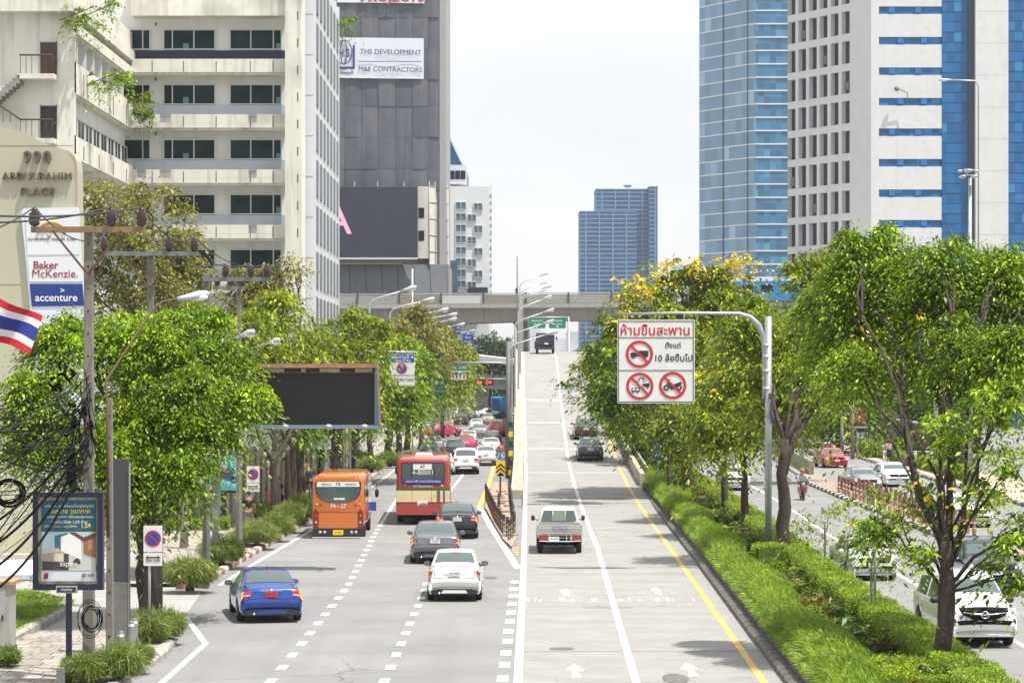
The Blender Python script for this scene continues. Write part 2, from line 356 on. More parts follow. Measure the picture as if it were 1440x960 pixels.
def car(kind, label, cat, pnt, W=1.74, L=4.5, H=1.46, wb=None, rt=.32, group=None, lamps='corner', plate='white', signal=False, badge=True, glassm=None, seats=True, roofsign=False, txt=None, bumper=None, wing=False):
    wb = wb or L*.595; K = KEYS[kind]; key = np.array(SHAPES[kind]); n = len(key); sub = 5
    t = T({'suv':'parked_suv'}.get(kind, 'car') if False else ('suv' if kind == 'suv' else 'car'), label, cat, (0,0,0), group)
    ts = np.linspace(0, n-1, (n-1)*sub+1); cols = []
    for c in range(5):
        q = np.interp(ts, np.arange(n), key[:,c])
        for _ in range(3): q[1:-1] = .25*q[:-2]+.5*q[1:-1]+.25*q[2:]
        cols.append(q)
    yw = [L*.5*0 + (L-wb)*.47, (L-wb)*.47+wb]     # wheel centres from the rear
    def sec(tt, arch=True):
        y, zt, wt, pf, zb = [float(np.interp(tt, ts, q)) for q in cols]
        y *= L; zt *= H; hw = W/2; wt *= hw; wm = hw*pf
        zbelt = H*(.60 if kind != 'suv' else .585); cabin = zt > zbelt+.10
        p = [(0, zt+.012), (.36*wt, zt+.008), (.72*wt, zt-.004), (.93*wt, zt-.018), (wt, zt-.05)]
        belt = min(zbelt, zt-.065)
        wbelt = wm*.945
        p += [(wbelt, belt), (wm*.985, belt-.055)]
        zm = min(.62*H/1.46, belt-.12 if belt-.12 > zb+.1 else zb+(belt-zb)*.6)
        p += [(wm, zm), (wm*.985, zb+.12 if zb+.12 < zm else zb+(zm-zb)*.5), (wm*.93, zb)]
        p = [list(a) for a in p]
        for k in range(5, 9):
            p[k][1] = min(p[k][1], p[k-1][1]-.004)
        if arch:
            for c in yw:
                d = abs(y-c); ra = rt+.055
                if d < ra:
                    za = rt + math.sqrt(ra*ra-d*d)
                    if za > p[9][1]:
                        p[9][1] = za-.01; p[8][1] = max(p[8][1], za); p[7][1] = max(p[7][1], za+.03); p[6][1] = max(p[6][1], p[7][1]+.03); p[5][1] = max(p[5][1], p[6][1]+.03)
        return y-L/2, p
    rows = []
    for tt in ts:
        y, p = sec(tt); rows.append([(-x, y, z) for x, z in reversed(p)] + [(x, y, z) for x, z in p[1:]])
    b = S(); b.grid(rows); nn = len(rows[0])
    b.f.append(tuple(range(nn))); b.f.append(tuple(len(b.v)-nn+i for i in reversed(range(nn))))
    body = b.obj('body', pnt, t)
    def P(tt, k):
        y, p = sec(tt, False); s = -1 if k < 0 else 1; k = min(abs(k), 8.99); i = int(k); f = k-i
        return Vector((s*(p[i][0]*(1-f)+p[i+1][0]*f), y, p[i][1]*(1-f)+p[i+1][1]*f))
    def patch(cs, off, nt=4, nk=6, mb=None):   # cs: four (t,k) corners a,b (low t), c,d (high t)
        mb = mb or S(); g = []
        for i in range(nt+1):
            row = []
            for j in range(nk+1):
                u, v = i/nt, j/nk
                tt = (cs[0][0]*(1-v)+cs[1][0]*v)*(1-u)+(cs[3][0]*(1-v)+cs[2][0]*v)*u
                kk = (cs[0][1]*(1-v)+cs[1][1]*v)*(1-u)+(cs[3][1]*(1-v)+cs[2][1]*v)*u
                p = P(tt, kk); e = .05
                du = P(tt+e, kk)-P(tt-e, kk); dv = P(tt, kk+e)-P(tt, kk-e); nr = dv.cross(du)
                if nr.length > 1e-9: nr.normalize()
                ctr = Vector((0, p.y*.75, .6))
                if nr.dot(p-ctr) < 0: nr = -nr
                row.append((p, nr))
            g.append(row)
        top = [[tuple(p+nr*off) for p, nr in r] for r in g]; m = len(top[0])
        mb.grid(top); edge = [r[0] for r in g]+g[-1][1:]+[r[-1] for r in reversed(g[:-1])]+g[0][1:-1][::-1]
        bt = [tuple(p+nr*off) for p, nr in edge]; bo = [tuple(p-nr*.01) for p, nr in edge]; k0 = len(mb.v); mb.v += bt+bo; e = len(bt)
        mb.f += [(k0+i, k0+(i+1)%e, k0+e+(i+1)%e, k0+e+i) for i in range(e)]
        return mb
    gm = glassm or GLS; g0, g1 = K['g0'], K['g1']
    patch([(g0,-3.0),(g0,3.0),(g1,2.75),(g1,-2.75)], .007, 5, 8).obj('rear_window', gm, t, fix=True)
    patch([(K['s1'],-3.1),(K['s1'],3.1),(K['s0'],2.8),(K['s0'],-2.8)], .007, 5, 8).obj('windscreen', gm, t, fix=True)
    for s in (-1, 1):
        ra, rb = (g1-.05, K['s0']+.35) if kind != 'sedan' else (g1-.1, K['s0']+.3)
        mid = (ra+rb)/2+.1
        patch([(g0+1.1, s*4.93),(mid-.12,s*4.95),(mid-.12,s*4.2),(ra+.3,s*4.25)], .005, 6, 4).obj('side_window', gm, t, fix=True)
        patch([(mid+.12,s*4.95),(K['s1']-.15,s*4.93),(rb-.3,s*4.25),(mid+.12,s*4.2)], .005, 6, 4).obj('side_window', gm, t, fix=True)
        # tail lights
        l0, l1 = K['l0'], K['l1']
        if lamps == 'corner': cs = [(l0+.3, s*2.85),(l0+.1,s*6.2),(l1-.15,s*5.6),(l1-.3,s*2.7)]
        elif lamps == 'wide': cs = [(l0+.55, s*2.0),(l0+.2,s*6.3),(l1-.1,s*5.6),(l1-.35,s*1.9)]
        elif lamps == 'tall': cs = [(l0-.2, s*3.7),(l0-.2,s*6.9),(l1+.6,s*5.6),(l1+.6,s*3.6)]
        else: cs = [(l0+.6, s*3.0),(l0+.6,s*6.8),(l1-.3,s*6.0),(l1-.3,s*3.0)]
        tl = patch(cs, .014, 4, 5).obj('tail_light', RED, t, fix=True)
        c0 = ((cs[0][0]+cs[3][0])/2, (cs[0][1]*.45+cs[1][1]*.55)); c1 = ((cs[0][0]+cs[3][0])/2-.05, cs[1][1]*.93)
        c2 = ((cs[1][0]*.35+cs[2][0]*.65), cs[2][1]*.93); c3 = ((cs[1][0]*.35+cs[2][0]*.65), cs[3][1]*.4+cs[2][1]*.6)
        if signal: m_ = lambda a, b, f: (a[0]*(1-f)+b[0]*f, a[1]*(1-f)+b[1]*f); c0, c1, c2, c3 = m_(cs[0],cs[1],.38), m_(cs[0],cs[1],.95), m_(cs[3],cs[2],.95), m_(cs[3],cs[2],.38); c0, c1 = (c0[0]+.3,c0[1]), (c1[0]+.3,c1[1])
        patch([c0,c1,c2,c3], .019, 2, 3).obj('signal_lens', LIT if signal else AMB, tl, fix=True)
        patch([(cs[0][0]+.12, cs[0][1]*1.02),(cs[0][0]+.15,cs[1][1]*.9),(cs[0][0]+.45,cs[1][1]*.88),(cs[0][0]+.45,cs[0][1]*1.02)], .018, 1, 3).obj('reversing_lens', WLN, tl, fix=True)
        # head lights
        h = [(K['f0']+.1, s*3.1),(K['f0']-.5,s*6.0),(K['f0']+1.2,s*6.6),(K['f0']+1.25,s*2.9)]
        hl = patch(h, .012, 4, 5).obj('headlight', WLN, t, fix=True)
        patch([(K['f0']+1.9,s*3.3),(K['f0']+1.8,s*5.6),(K['f0']+2.35,s*5.6),(K['f0']+2.4,s*3.1)], .008, 2, 3).obj('fog_light', BLK, t, fix=True)
        # mirror
        mp = P(K['s1']-.35, s*5.0); mm = S(); mm.ball((mp.x+s*.11, mp.y+.02, mp.z+.06), (.115,.07,.085)); mm.tube([mp, (mp.x+s*.1, mp.y+.02, mp.z+.03)], .025, 6)
        mo = mm.obj('mirror', BLK if pnt.name.split('_')[-1] in ('white','blue','dark','maroon') else pnt, t)
        MB().prism(rr(.17,.12,.04, mp.x+s*.115, mp.z+.06), mp.y-.055, mp.y-.051).obj('mirror_glass', mat('mirror_glass', (.12,.14,.15), .15), mo)
        # door seams and handles
        for q in (mid,):
            a, b2 = P(q, s*5.05), P(q, s*8.2); ms = MB(); ms.box(a.x*1.0-.006, a.x*1.0+.006, a.y-.006, a.y+.006, b2.z, a.z)
        hp = P(mid-.55, s*6.15); MB().bc((hp.x+s*.012, hp.y, hp.z), (.03,.17,.03)).obj('door_handle', pnt, t)
        for c in yw:
            wy = c-L/2; wx = s*(W/2-.115)
            wl = S(); wl.lathe([(rt*.62,-.1),(rt*.93,-.1),(rt,-.07),(rt,.07),(rt*.93,.1),(rt*.62,.1)], (wx, wy, rt), 20, 'X'); wo = wl.obj('wheel', RUB, t)
            rm = S(); rm.lathe([(rt*.64,-.085),(rt*.64,.085)], (wx, wy, rt), 16, 'X'); ro = rm.obj('rim', BLK, wo)
            sp = MB()
            for q in range(5):
                a = q*2*math.pi/5; xx = wx+s*.092; sp.bar((xx, wy, rt), (xx, wy+math.cos(a)*rt*.6, rt+math.sin(a)*rt*.6), .05, .05)
            sp.lathe([(rt*.2,-.01),(rt*.2,.012)], (wx+s*.092, wy, rt), 10, 'X'); sp.obj('spokes', ALLOY, wo)
    # bumper lower, plates, badge, third lamp, grille
    zl = .24 if kind != 'suv' else .38
    MB().prism([(-W*.40,zl-.02),(W*.40,zl-.02),(W*.43,zl+.10),(W*.30,zl+.155),(-W*.30,zl+.155),(-W*.43,zl+.10)], -L/2-.008, -L/2+.16).obj('rear_bumper_trim', bumper or BLK, t, fix=True)
    MB().prism([(-W*.24,zl+.03),(W*.24,zl+.03),(W*.20,zl+.12),(-W*.20,zl+.12)], -L/2-.013, -L/2-.0085).obj('diffuser_panel', pnt, t, fix=True)
    zp = P((K['l0']+K['l1'])/2-.3, 0); ypl = min(P(q, 0).y for q in (K['l0'], K['l0']+.6, K['l1']-.6))-.012
    pm = {'white': PLW, 'red': mat('plate_red', (.5,.03,.02), .5), 'yellow': mat('plate_yellow', (.85,.62,.02), .5)}[plate]
    po = MB().prism(rr(.36,.155,.015, 0, zp.z), ypl-.012, ypl).obj('number_plate', pm, t)
    text(rnd.choice(['กข 1842','ฌผ 5209','ชณ 7731','วท 4608','ญร 9356','ศฉ 2027']), .085, PLK, po, (0, ypl-.014, zp.z+.018), ext=.001, res=1)
    text('กรุงเทพมหานคร', .035, PLK, po, (0, ypl-.014, zp.z-.05), ext=.001, res=1)
    MB().prism(rr(.62,.022,.008, 0, zp.z+.115), ypl-.01, ypl+.02).obj('chrome_strip', CHR, t)
    if badge: bp = P(K['l1']-.1, 0); S().lathe([(.045,-.012),(.045,.01)], (0, bp.y-.004, bp.z-.035), 14, 'Y').obj('badge', CHR, t)
    patch([(g1-.25,-.45),(g1-.25,.45),(g1-.05,.45),(g1-.05,-.45)], .012, 1, 2).obj('brake_lamp', RED, t, fix=True)
    gr = patch([(K['f0']+.25,-2.6),(K['f0']+.25,2.6),(K['f0']+1.55,1.9),(K['f0']+1.55,-1.9)], .010, 4, 6).obj('grille', DGL, t, fix=True)
    gb = P(K['f0']+.75, 0); S().lathe([(.07,-.01),(.07,.012)], (0, gb.y+.025, gb.z), 14, 'Y').obj('badge', CHR, t)
    patch([(K['f0']+2.3,-3.0),(K['f0']+2.3,3.0),(K['f0']+2.9,2.6),(K['f0']+2.9,-2.6)], .009, 3, 6).obj('air_intake', DGL, t, fix=True)
    fp = P(K['f0']+2.1, 0); yf = P(K['f0']+2.3,0).y+.02; fo = MB().prism(rr(.36,.14,.015,0,fp.z), yf, yf+.012).obj('number_plate', PLW, t)
    text('กท 3518', .08, PLK, fo, (0, yf+.014, fp.z), rot=(R(90),0,R(180)), ext=.001, res=1)
    ex = S(); ex.lathe([(.035,-.1),(.035,.06)], (-W*.27, -L/2+.06, .27 if kind != 'suv' else .4), 10, 'Y'); ex.obj('exhaust', CHR, t)
    gap = mat('panel_gap', (.012,.012,.013), .9)
    sg = patch([(K['l0']-.12,-5.5),(K['l0']-.12,5.5),(K['l0']-.05,5.5),(K['l0']-.05,-5.5)], .006, 1, 10)
    for s in (-1,1): patch([(K['l0']-.1,s*2.15),(K['l0']-.1,s*2.27),(K['g0']-.2,s*3.35),(K['g0']-.2,s*3.25)], .005, 6, 1, sg)
    sg.obj('panel_gap', gap, t, fix=True)
    for s in (-1,1):
        sg = MB(); m0 = P((g1+K['s0'])/2+.1, s*5.0)
        for q in ((g1+K['s0'])/2+.1, K['s1']-.2, g0+1.0): patch([(q-.02,s*5.1),(q+.02,s*5.1),(q+.02,s*8.0),(q-.02,s*8.0)], .004, 1, 5, sg)
        sg.obj('door_gap', gap, t, fix=True)
    for q in (K['l0']-.05,):
        for s in (-1,1):
            a, b2 = P(K['l0']+.1, s*2.4), P(K['l1']+.3, s*2.55)
    un = MB(); un.box(-W/2+.2, W/2-.2, -L/2+.35, L/2-.35, .17, .34); un.obj('underbody', DGL, t)
    ap = P(K['rf']+.6, 0); S().tube([(0,ap.y,ap.z),(0,ap.y-.12,ap.z+.14)], .006, 4).obj('aerial', BLK, t)
    if wing: 
        sp = P(6.6,0); MB().bc((0, sp.y+.05, sp.z+.03), (1.2,.14,.03)).obj('spoiler', pnt, t)
    if roofsign:
        rp = P(K['rf']+1.6, 0); so_ = MB().bc((0, rp.y, rp.z+.08), (.62,.2,.15)).obj('roof_sign', mat('taxi_sign', (.75,.72,.3), .4), t)
        text('TAXI-METER', .085, PLK, so_, (0, rp.y-.103, rp.z+.08), ext=.001, res=1)
    if txt: pass
    t['_L'] = L; return t
def put(t, px, py, D=None, rot=0., Z=0., face='rear', pitch=0.):
    """stand the vehicle so that the middle of its near end is on the spot seen at (px,py)"""
    D = D or F*(CH-Z)/(py-CY); L = t['_L']; del t['_L']
    x = (px-CX)*D/F; a = rot if face == 'rear' else rot+math.pi
    c, s = math.cos(rot), math.sin(rot)
    t.location = (x - s*L/2, D + c*L/2, Z + (math.tan(pitch)*L/2)); t.rotation_euler = (pitch if face == 'rear' else -pitch, 0, a)
    return t

WHITE = paint('white', (.78,.78,.76)); BLUE = paint('blue', (.006,.055,.30), .35, .25); GREY = paint('grey', (.16,.165,.19), .5, .3); BLACKP = paint('dark', (.012,.012,.018), .2, .22)
SILV = paint('silver', (.45,.46,.47), .75, .3); PINK = paint('pink', (.62,.02,.14), .1, .3); REDP = paint('red', (.45,.02,.02), .2, .25); MAR = paint('maroon', (.055,.022,.024), .4, .28)
BEIGE = paint('champagne', (.52,.49,.42), .55, .3); ORNG = paint('orange', (.56,.145,.018), .0, .42); DKB = paint('navy', (.012,.02,.05), .3, .25); GRN = paint('green', (.03,.16,.05)); GYD = paint('graphite', (.045,.052,.06), .5, .28)

put(car('sedan', 'bright blue coupe with hazard lights glowing, alone in the left lane', 'car', BLUE, 1.82, 4.6, 1.39, lamps='wide', plate='red', signal=True), 382, 876, rot=R(10.5))
put(car('sedan', 'white sedan with dark lower bumper, hindmost of the cars in the middle lane', 'car', WHITE, 1.70, 4.4, 1.48, signal=False), 639, 846, rot=R(.4), wing=False) if False else put(car('sedan', 'white sedan with shark-fin aerial, hindmost of the cars in the middle lane', 'car', WHITE, 1.70, 4.4, 1.48, signal=False, wing=True), 639, 846, rot=R(.4))
put(car('sedan', 'grey saloon with red lights on, just ahead of the white sedan', 'car', GREY, 1.86, 4.9, 1.46, signal=True), 612, 793, rot=R(1.2))
put(car('sedan', 'black saloon with orange tail lights beside the bollards, right of the red bus', 'car', BLACKP, 1.80, 4.7, 1.45, signal=True, lamps='wide'), 643, 758, rot=R(1.5))
QG = 'cars queueing towards the junction'
for spec in [
 ('suv', 'white sport utility vehicle ahead of the red bus on the right', 'suv', WHITE, 1.86, 4.7, 1.80, 655, 667, 1.2, dict(lamps='wide')),
 ('sedan', 'white saloon in the right lane beside the white sport utility vehicle', 'car', WHITE, 1.75, 4.5, 1.45, 683.5, 655, 1.5, {}),
 ('sedan', 'white saloon half hidden behind the top of the red bus', 'car', WHITE, 1.74, 4.5, 1.45, 622, 668, 1.2, {}),
 ('hatch', 'silver hatchback at the front left of the red bus, beside the kerb', 'car', SILV, 1.7, 4.2, 1.5, 577, 664, 1.3, dict(lamps='tall')),
 ('sedan', 'dark navy car in front of the silver hatchback', 'car', DKB, 1.74, 4.4, 1.44, 604, 649, 1.3, {}),
 ('sedan', 'silver saloon in front of the dark navy car, left of the pink taxis', 'car', SILV, 1.76, 4.6, 1.44, 610, 637, 1.2, {}),
 ('suv', 'black car with white roof rack ahead of the white sport utility vehicle', 'suv', BLACKP, 1.82, 4.6, 1.70, 641, 650, 1.4, dict(lamps='tall')),
 ('sedan', 'pink taxi in the middle of the queue, left of the white cars', 'taxi', PINK, 1.76, 4.6, 1.47, 656, 636, 1.4, dict(roofsign=True)),
 ('sedan', 'white car with tinted rear window behind the pink taxi', 'car', WHITE, 1.74, 4.4, 1.46, 659, 627, 1.3, {}),
 ('sedan', 'white saloon near the lamp post, in front of the chevron sign', 'car', WHITE, 1.76, 4.5, 1.45, 691, 640, 1.5, {}),
 ('hatch', 'maroon hatchback with dark rear window beside the ramp wall', 'car', MAR, 1.72, 4.2, 1.55, 693, 629, 1.4, dict(lamps='tall')),
 ('sedan', 'silver car in the second row of the queue beside the red pickup', 'car', SILV, 1.75, 4.4, 1.46, 674, 616, 1.2, {}),
 ('suv', 'dark red tall vehicle close to the ramp wall in the queue', 'suv', REDP, 1.84, 4.8, 1.80, 699, 614, 1.3, {}),
 ('sedan', 'white car just beyond the silver one, in the second row of the queue', 'car', WHITE, 1.74, 4.4, 1.46, 670, 606, 1.1, {}),
 ('suv', 'black sport utility vehicle by the left kerb at the head of the queue', 'suv', BLACKP, 1.86, 4.8, 1.80, 648, 599, .8, {}),
 ('sedan', 'beige car at the head of the queue under the traffic lights', 'car', BEIGE, 1.74, 4.5, 1.46, 686, 597, 1., dict(signal=True)),
 ('sedan', 'dark purple car at the head of the queue beside the black sport utility vehicle', 'car', MAR, 1.74, 4.4, 1.46, 663, 593, .9, {})]:
    kind, lab, cat, p, W_, L_, H_, px, py, rz, kw = spec
    put(car(kind, lab, cat, p, W_, L_, H_, group=QG, **kw), px, py, rot=R(rz))
put(car('sedan', 'pink taxi turning out of the side street, seen from its side', 'taxi', PINK, 1.76, 4.6, 1.47, roofsign=False), 598, 617, D=274, rot=R(-52))
put(car('suv', 'white sport utility vehicle crossing the junction beyond the queue on the left', 'suv', WHITE, 1.84, 4.6, 1.7), 636, 590, D=378, rot=R(-50))
put(car('sedan', 'white saloon crossing the junction in front of the blue bus', 'car', WHITE, 1.8, 4.8, 1.47), 667, 588, D=386, rot=R(-68))
# cars on the ramp (heights filled in by ramp_z below)
RZ = [(0,0),(112,0),(130,.07),(150,.32),(171,.98),(187,1.98),(205,3.35),(225,5.15),(245,6.95),(262,8.35),(275,9.0),(290,9.25),(320,9.35),(420,9.35)]
def rz(D): return float(np.interp(D, [a for a, _ in RZ], [b for _, b in RZ]))
def pitch_at(D): return math.atan((rz(D+3)-rz(D-1))/4)
put(car('sedan', 'grey saloon climbing the ramp, nearer of the two cars there', 'car', GYD, 1.80, 4.6, 1.46, group='cars climbing the ramp'), 830.5, 650, D=171, Z=rz(171), pitch=pitch_at(173))
put(car('sedan', 'dark brown saloon climbing the ramp, ahead of the grey one', 'car', MAR, 1.80, 4.5, 1.46, group='cars climbing the ramp'), 824, 620, D=187, Z=rz(187), pitch=pitch_at(189))
# oncoming
put(car('sedan', 'silver saloon coming towards the bollards in the far carriageway', 'car', SILV, 1.74, 4.3, 1.46), 1222, 693.5, rot=R(6), face='front')
put(car('sedan', 'white saloon coming on beside the silver one, next to the pavement', 'car', WHITE, 1.84, 4.8, 1.47), 1264.5, 685, rot=R(4), face='front')
put(car('sedan', 'red saloon oncoming in the far carriageway, behind the silver and white ones', 'car', REDP, 1.80, 4.5, 1.45), 1177.5, 658, rot=R(5), face='front')
put(car('sedan', 'white car partly hidden by the trunks of the central planting', 'car', WHITE, 1.74, 4.4, 1.46), 1036, 690, rot=R(1), face='front')
def pickup_front():
    t = car('suv', 'white pickup truck coming past the hedge at the right edge of the photo', 'pickup truck', WHITE, 1.85, 5.2, 1.78, wb=3.2, rt=.37)
    t.name = 'pickup_truck'
    mf = MB(); mf.prism([(-.62,.98),(.62,.98),(.52,.86),(.30,.74),(.0,.70),(-.30,.74),(-.52,.86)], 2.555, 2.63); mf.obj('grille', DGL, t, fix=True)
    q = S(); q.tube([(-.56,2.635,.93),(-.25,2.64,.885),(0,2.645,.87),(.25,2.64,.885),(.56,2.635,.93)], .018, 6); q.obj('grille_bar', CHR, t)
    q = S(); q.tube([(.095*math.cos(a),2.66,.865+.085*math.sin(a)) for a in [i*math.pi/8 for i in range(17)]], .016, 6); q.tube([(-.06,2.66,.90),(-.03,2.66,.87),(0,2.66,.85),(.03,2.66,.87),(.06,2.66,.90)], .014, 5); q.obj('badge', CHR, t); return t
put(pickup_front(), 1385, 912, rot=R(1.5), face='front')
t = car('sedan', 'pale blue and silver old saloon coming past the saplings', 'car', paint('paleblue', (.55,.60,.60), .1), 1.74, 4.7, 1.42); put(t, 1231, 817, rot=R(2), face='front')
put(car('suv', 'dark grey sport utility vehicle behind the white pickup truck', 'suv', GYD, 1.84, 4.6, 1.7), 1402, 838, rot=R(1), face='front')
put(car('sedan', 'white car glimpsed between branches near the bollards', 'car', WHITE, 1.8, 4.6, 1.5), 1372, 742, rot=R(3), face='front')

# generic box-bodied vehicle shell
def shell(W, L, H, z0, r, name, m, parent, tumble=.0, nose=.06, rows_z=None):
    """rounded box, length along y, rear at y=0"""
    b = S(); rows = []
    for yy, ins in [(0,.14),(.01,.07),(.05,.025),(.14,0),(L-.2,0),(L-.06,.03),(L-.01,.08),(L,.16)]:
        ring = []
        w2 = W/2-ins; top = H-ins; bot = z0+ins*.4
        for x, z in rr(2*w2, top-bot, max(.03, r), 0, (top+bot)/2, 5):
            k = (z-z0)/(H-z0); x2 = x*(1-tumble*max(0, k-.4)/.6)
            ring.append((x2, yy, z))
        rows.append(ring+[ring[0]])
    b.grid(rows, True); n = len(rows[0])-1
    b.f.append(tuple(i for i in range(n))); k = len(b.v)-len(rows[0]); b.f.append(tuple(k+i for i in reversed(range(n))))
    return b.obj(name, m, parent, fix=True)
def wheels(t, W, ys, r, wd=.26):
    for s in (-1, 1):
        for y in ys:
            x = s*(W/2-wd/2-.02); wl = S(); wl.lathe([(r*.55,-wd/2),(r*.93,-wd/2),(r,-wd/2+.03),(r,wd/2-.03),(r*.93,wd/2),(r*.55,wd/2)], (x, y, r), 20, 'X'); wo = wl.obj('wheel', RUB, t)
            q = S(); q.lathe([(r*.55,-wd*.35),(r*.5,wd*.35)] if s > 0 else [(r*.5,-wd*.35),(r*.55,wd*.35)], (x, y, r), 14, 'X'); q.obj('rim', ALLOY, wo)
def place_box(t, px, py, rot=0, D=None, Z=0, pitch=0):
    D = D or F*(CH-Z)/(py-CY); t.location = ((px-CX)*D/F, D, Z); t.rotation_euler = (pitch, 0, rot)
# orange bus
def orange_bus():
    t = T('bus', 'orange bus with route 74 band across its rounded rear window', 'bus'); W, L, H = 2.33, 7.2, 2.85
    sh = shell(W, L, H, .42, .3, 'body', ORNG, t, .03)
    gw = [(-.98,2.5),(-.98,2.22),(-.93,1.98),(-.78,1.78),(-.5,1.66),(-.2,1.62),(.2,1.62),(.5,1.66),(.78,1.78),(.93,1.98),(.98,2.22),(.98,2.5),(.93,2.56),(-.93,2.56)]
    MB().prism([(x*1.04, z*1.02-.045) for x, z in gw], -.012, .0).obj('window_seal', BLK, t)
    wd = MB().prism(gw, -.022, -.012).obj('rear_window', GLS, t)
    bd = MB().prism([(-.96,2.32),(.96,2.32),(.93,2.54),(-.93,2.54)], -.028, -.0225).obj('route_band', PLW, t)
    text('74', .2, PLK, bd, (0,-.030,2.43), bold=.006); text('เพื่อความ', .13, PLK, bd, (-.52,-.030,2.43)); text('คลองเตย', .13, PLK, bd, (.55,-.030,2.43))
    for px_, h in ((.0,.0),): MB().prism(rr(.012,.6,.004,px_,2.0), -.026, -.0225).obj('window_bar', BLK, wd)
    MB().prism(rr(.5,.08,.03,.05,1.78), -.0255, -.0225).obj('parcel', PLW, wd)
    text('74 - 27', .2, PLW, t, (0,-.006,1.45), bold=.008, fit=.72)
    for s in (-1,1):
        for q in (.87,.70): S().lathe([(.045,-.02),(.045,.02)], (s*q, .03, 2.78), 12, 'Y').obj('marker_lamp', RED, t)
        MB().prism([(s*.72,1.51),(s*.79,1.58),(s*.86,1.51),(s*.79,1.44)], -.014, .02).obj('warning_triangle', RED, t, fix=True)
        S().lathe([(.06,-.012),(.06,.02)], (s*.97,.0,1.51), 12, 'Y').obj('fog_lamp', mat('amber_dull', (.45,.25,.1), .4), t)
        c = MB().prism([(s*1.13,1.18),(s*1.0,1.36),(s*.88,1.2),(s*.88,.42+.0),(s*1.13,.42)] , -.012, .03).obj('tail_light_cluster', mat('cluster_red', (.22,.03,.02), .3), t, fix=True)
        for zz in (1.0,.72): S().lathe([(.055,-.01),(.055,.02)], (s*.99,-.014,zz), 12, 'Y').obj('lamp', RED if zz > .9 else WLN, c)
        for q in (.8,.6): S().lathe([(.075,-.02),(.07,.02)], (s*q,-.022,.2+.08), 14, 'Y').obj('reflector', WLN, t)
    MB().prism(rr(2.0,.035,.01,0,1.17), -.012, .0).obj('panel_seam', mat('seam_brown', (.2,.04,.01), .5), t)
    MB().prism(rr(1.72,.72,.05,0,.80), -.012, .0).obj('engine_cover', ORNG, t)
    bp = MB().prism(rr(2.28,.42,.05,0,.26), -.02, .1).obj('rear_bumper', mat('bumper_dark', (.025,.02,.02), .5), t)
    MB().prism(rr(2.3,.04,.015,0,.055), -.03, .02).obj('bumper_edge', PLW, bp)
    pl = MB().prism(rr(.46,.22,.02,0,.28), -.036, -.02).obj('number_plate', mat('plate_yellow', (.85,.62,.02), .5), t); text('13-0824', .11, PLK, pl, (0,-.038,.28), ext=.001)
    for i in range(5): MB().prism(rr(1.2,.78,.08,1.0+i*1.35,1.95), W/2-.01, W/2+.012, ).obj('side_window', GLS, t, rot=(0,0,R(-90)), loc=(0,0,0)) if False else MB().prism(rr(1.2,.78,.08,1.0+i*1.35,1.95), W/2-.012, W/2+.008, plane='YZ').obj('side_window', GLS, t, fix=True)
    m = S(); m.tube([(W/2-.05,L-.1,2.3),(W/2+.22,L-.0,2.2),(W/2+.25,L,1.95)], .02, 6); m.ball((W/2+.25,L,1.7),(.1,.06,.22)); m.obj('mirror', BLK, t)
    MB().bc((W/2+.14, 5.6, 1.15), (.3,.06,.42)).obj('open_door', mat('door_blue', (.02,.08,.35), .4), t)
    MB().box(-.95,.95,.3,L-.3,.3,.5).obj('underbody', DGL, t); wheels(t, W, (1.6, 6.3), .42)
    return t
ob = orange_bus(); place_box(ob, 475.5, 757, rot=R(.5), Z=.0); ob.scale = (.94,.94,.94)
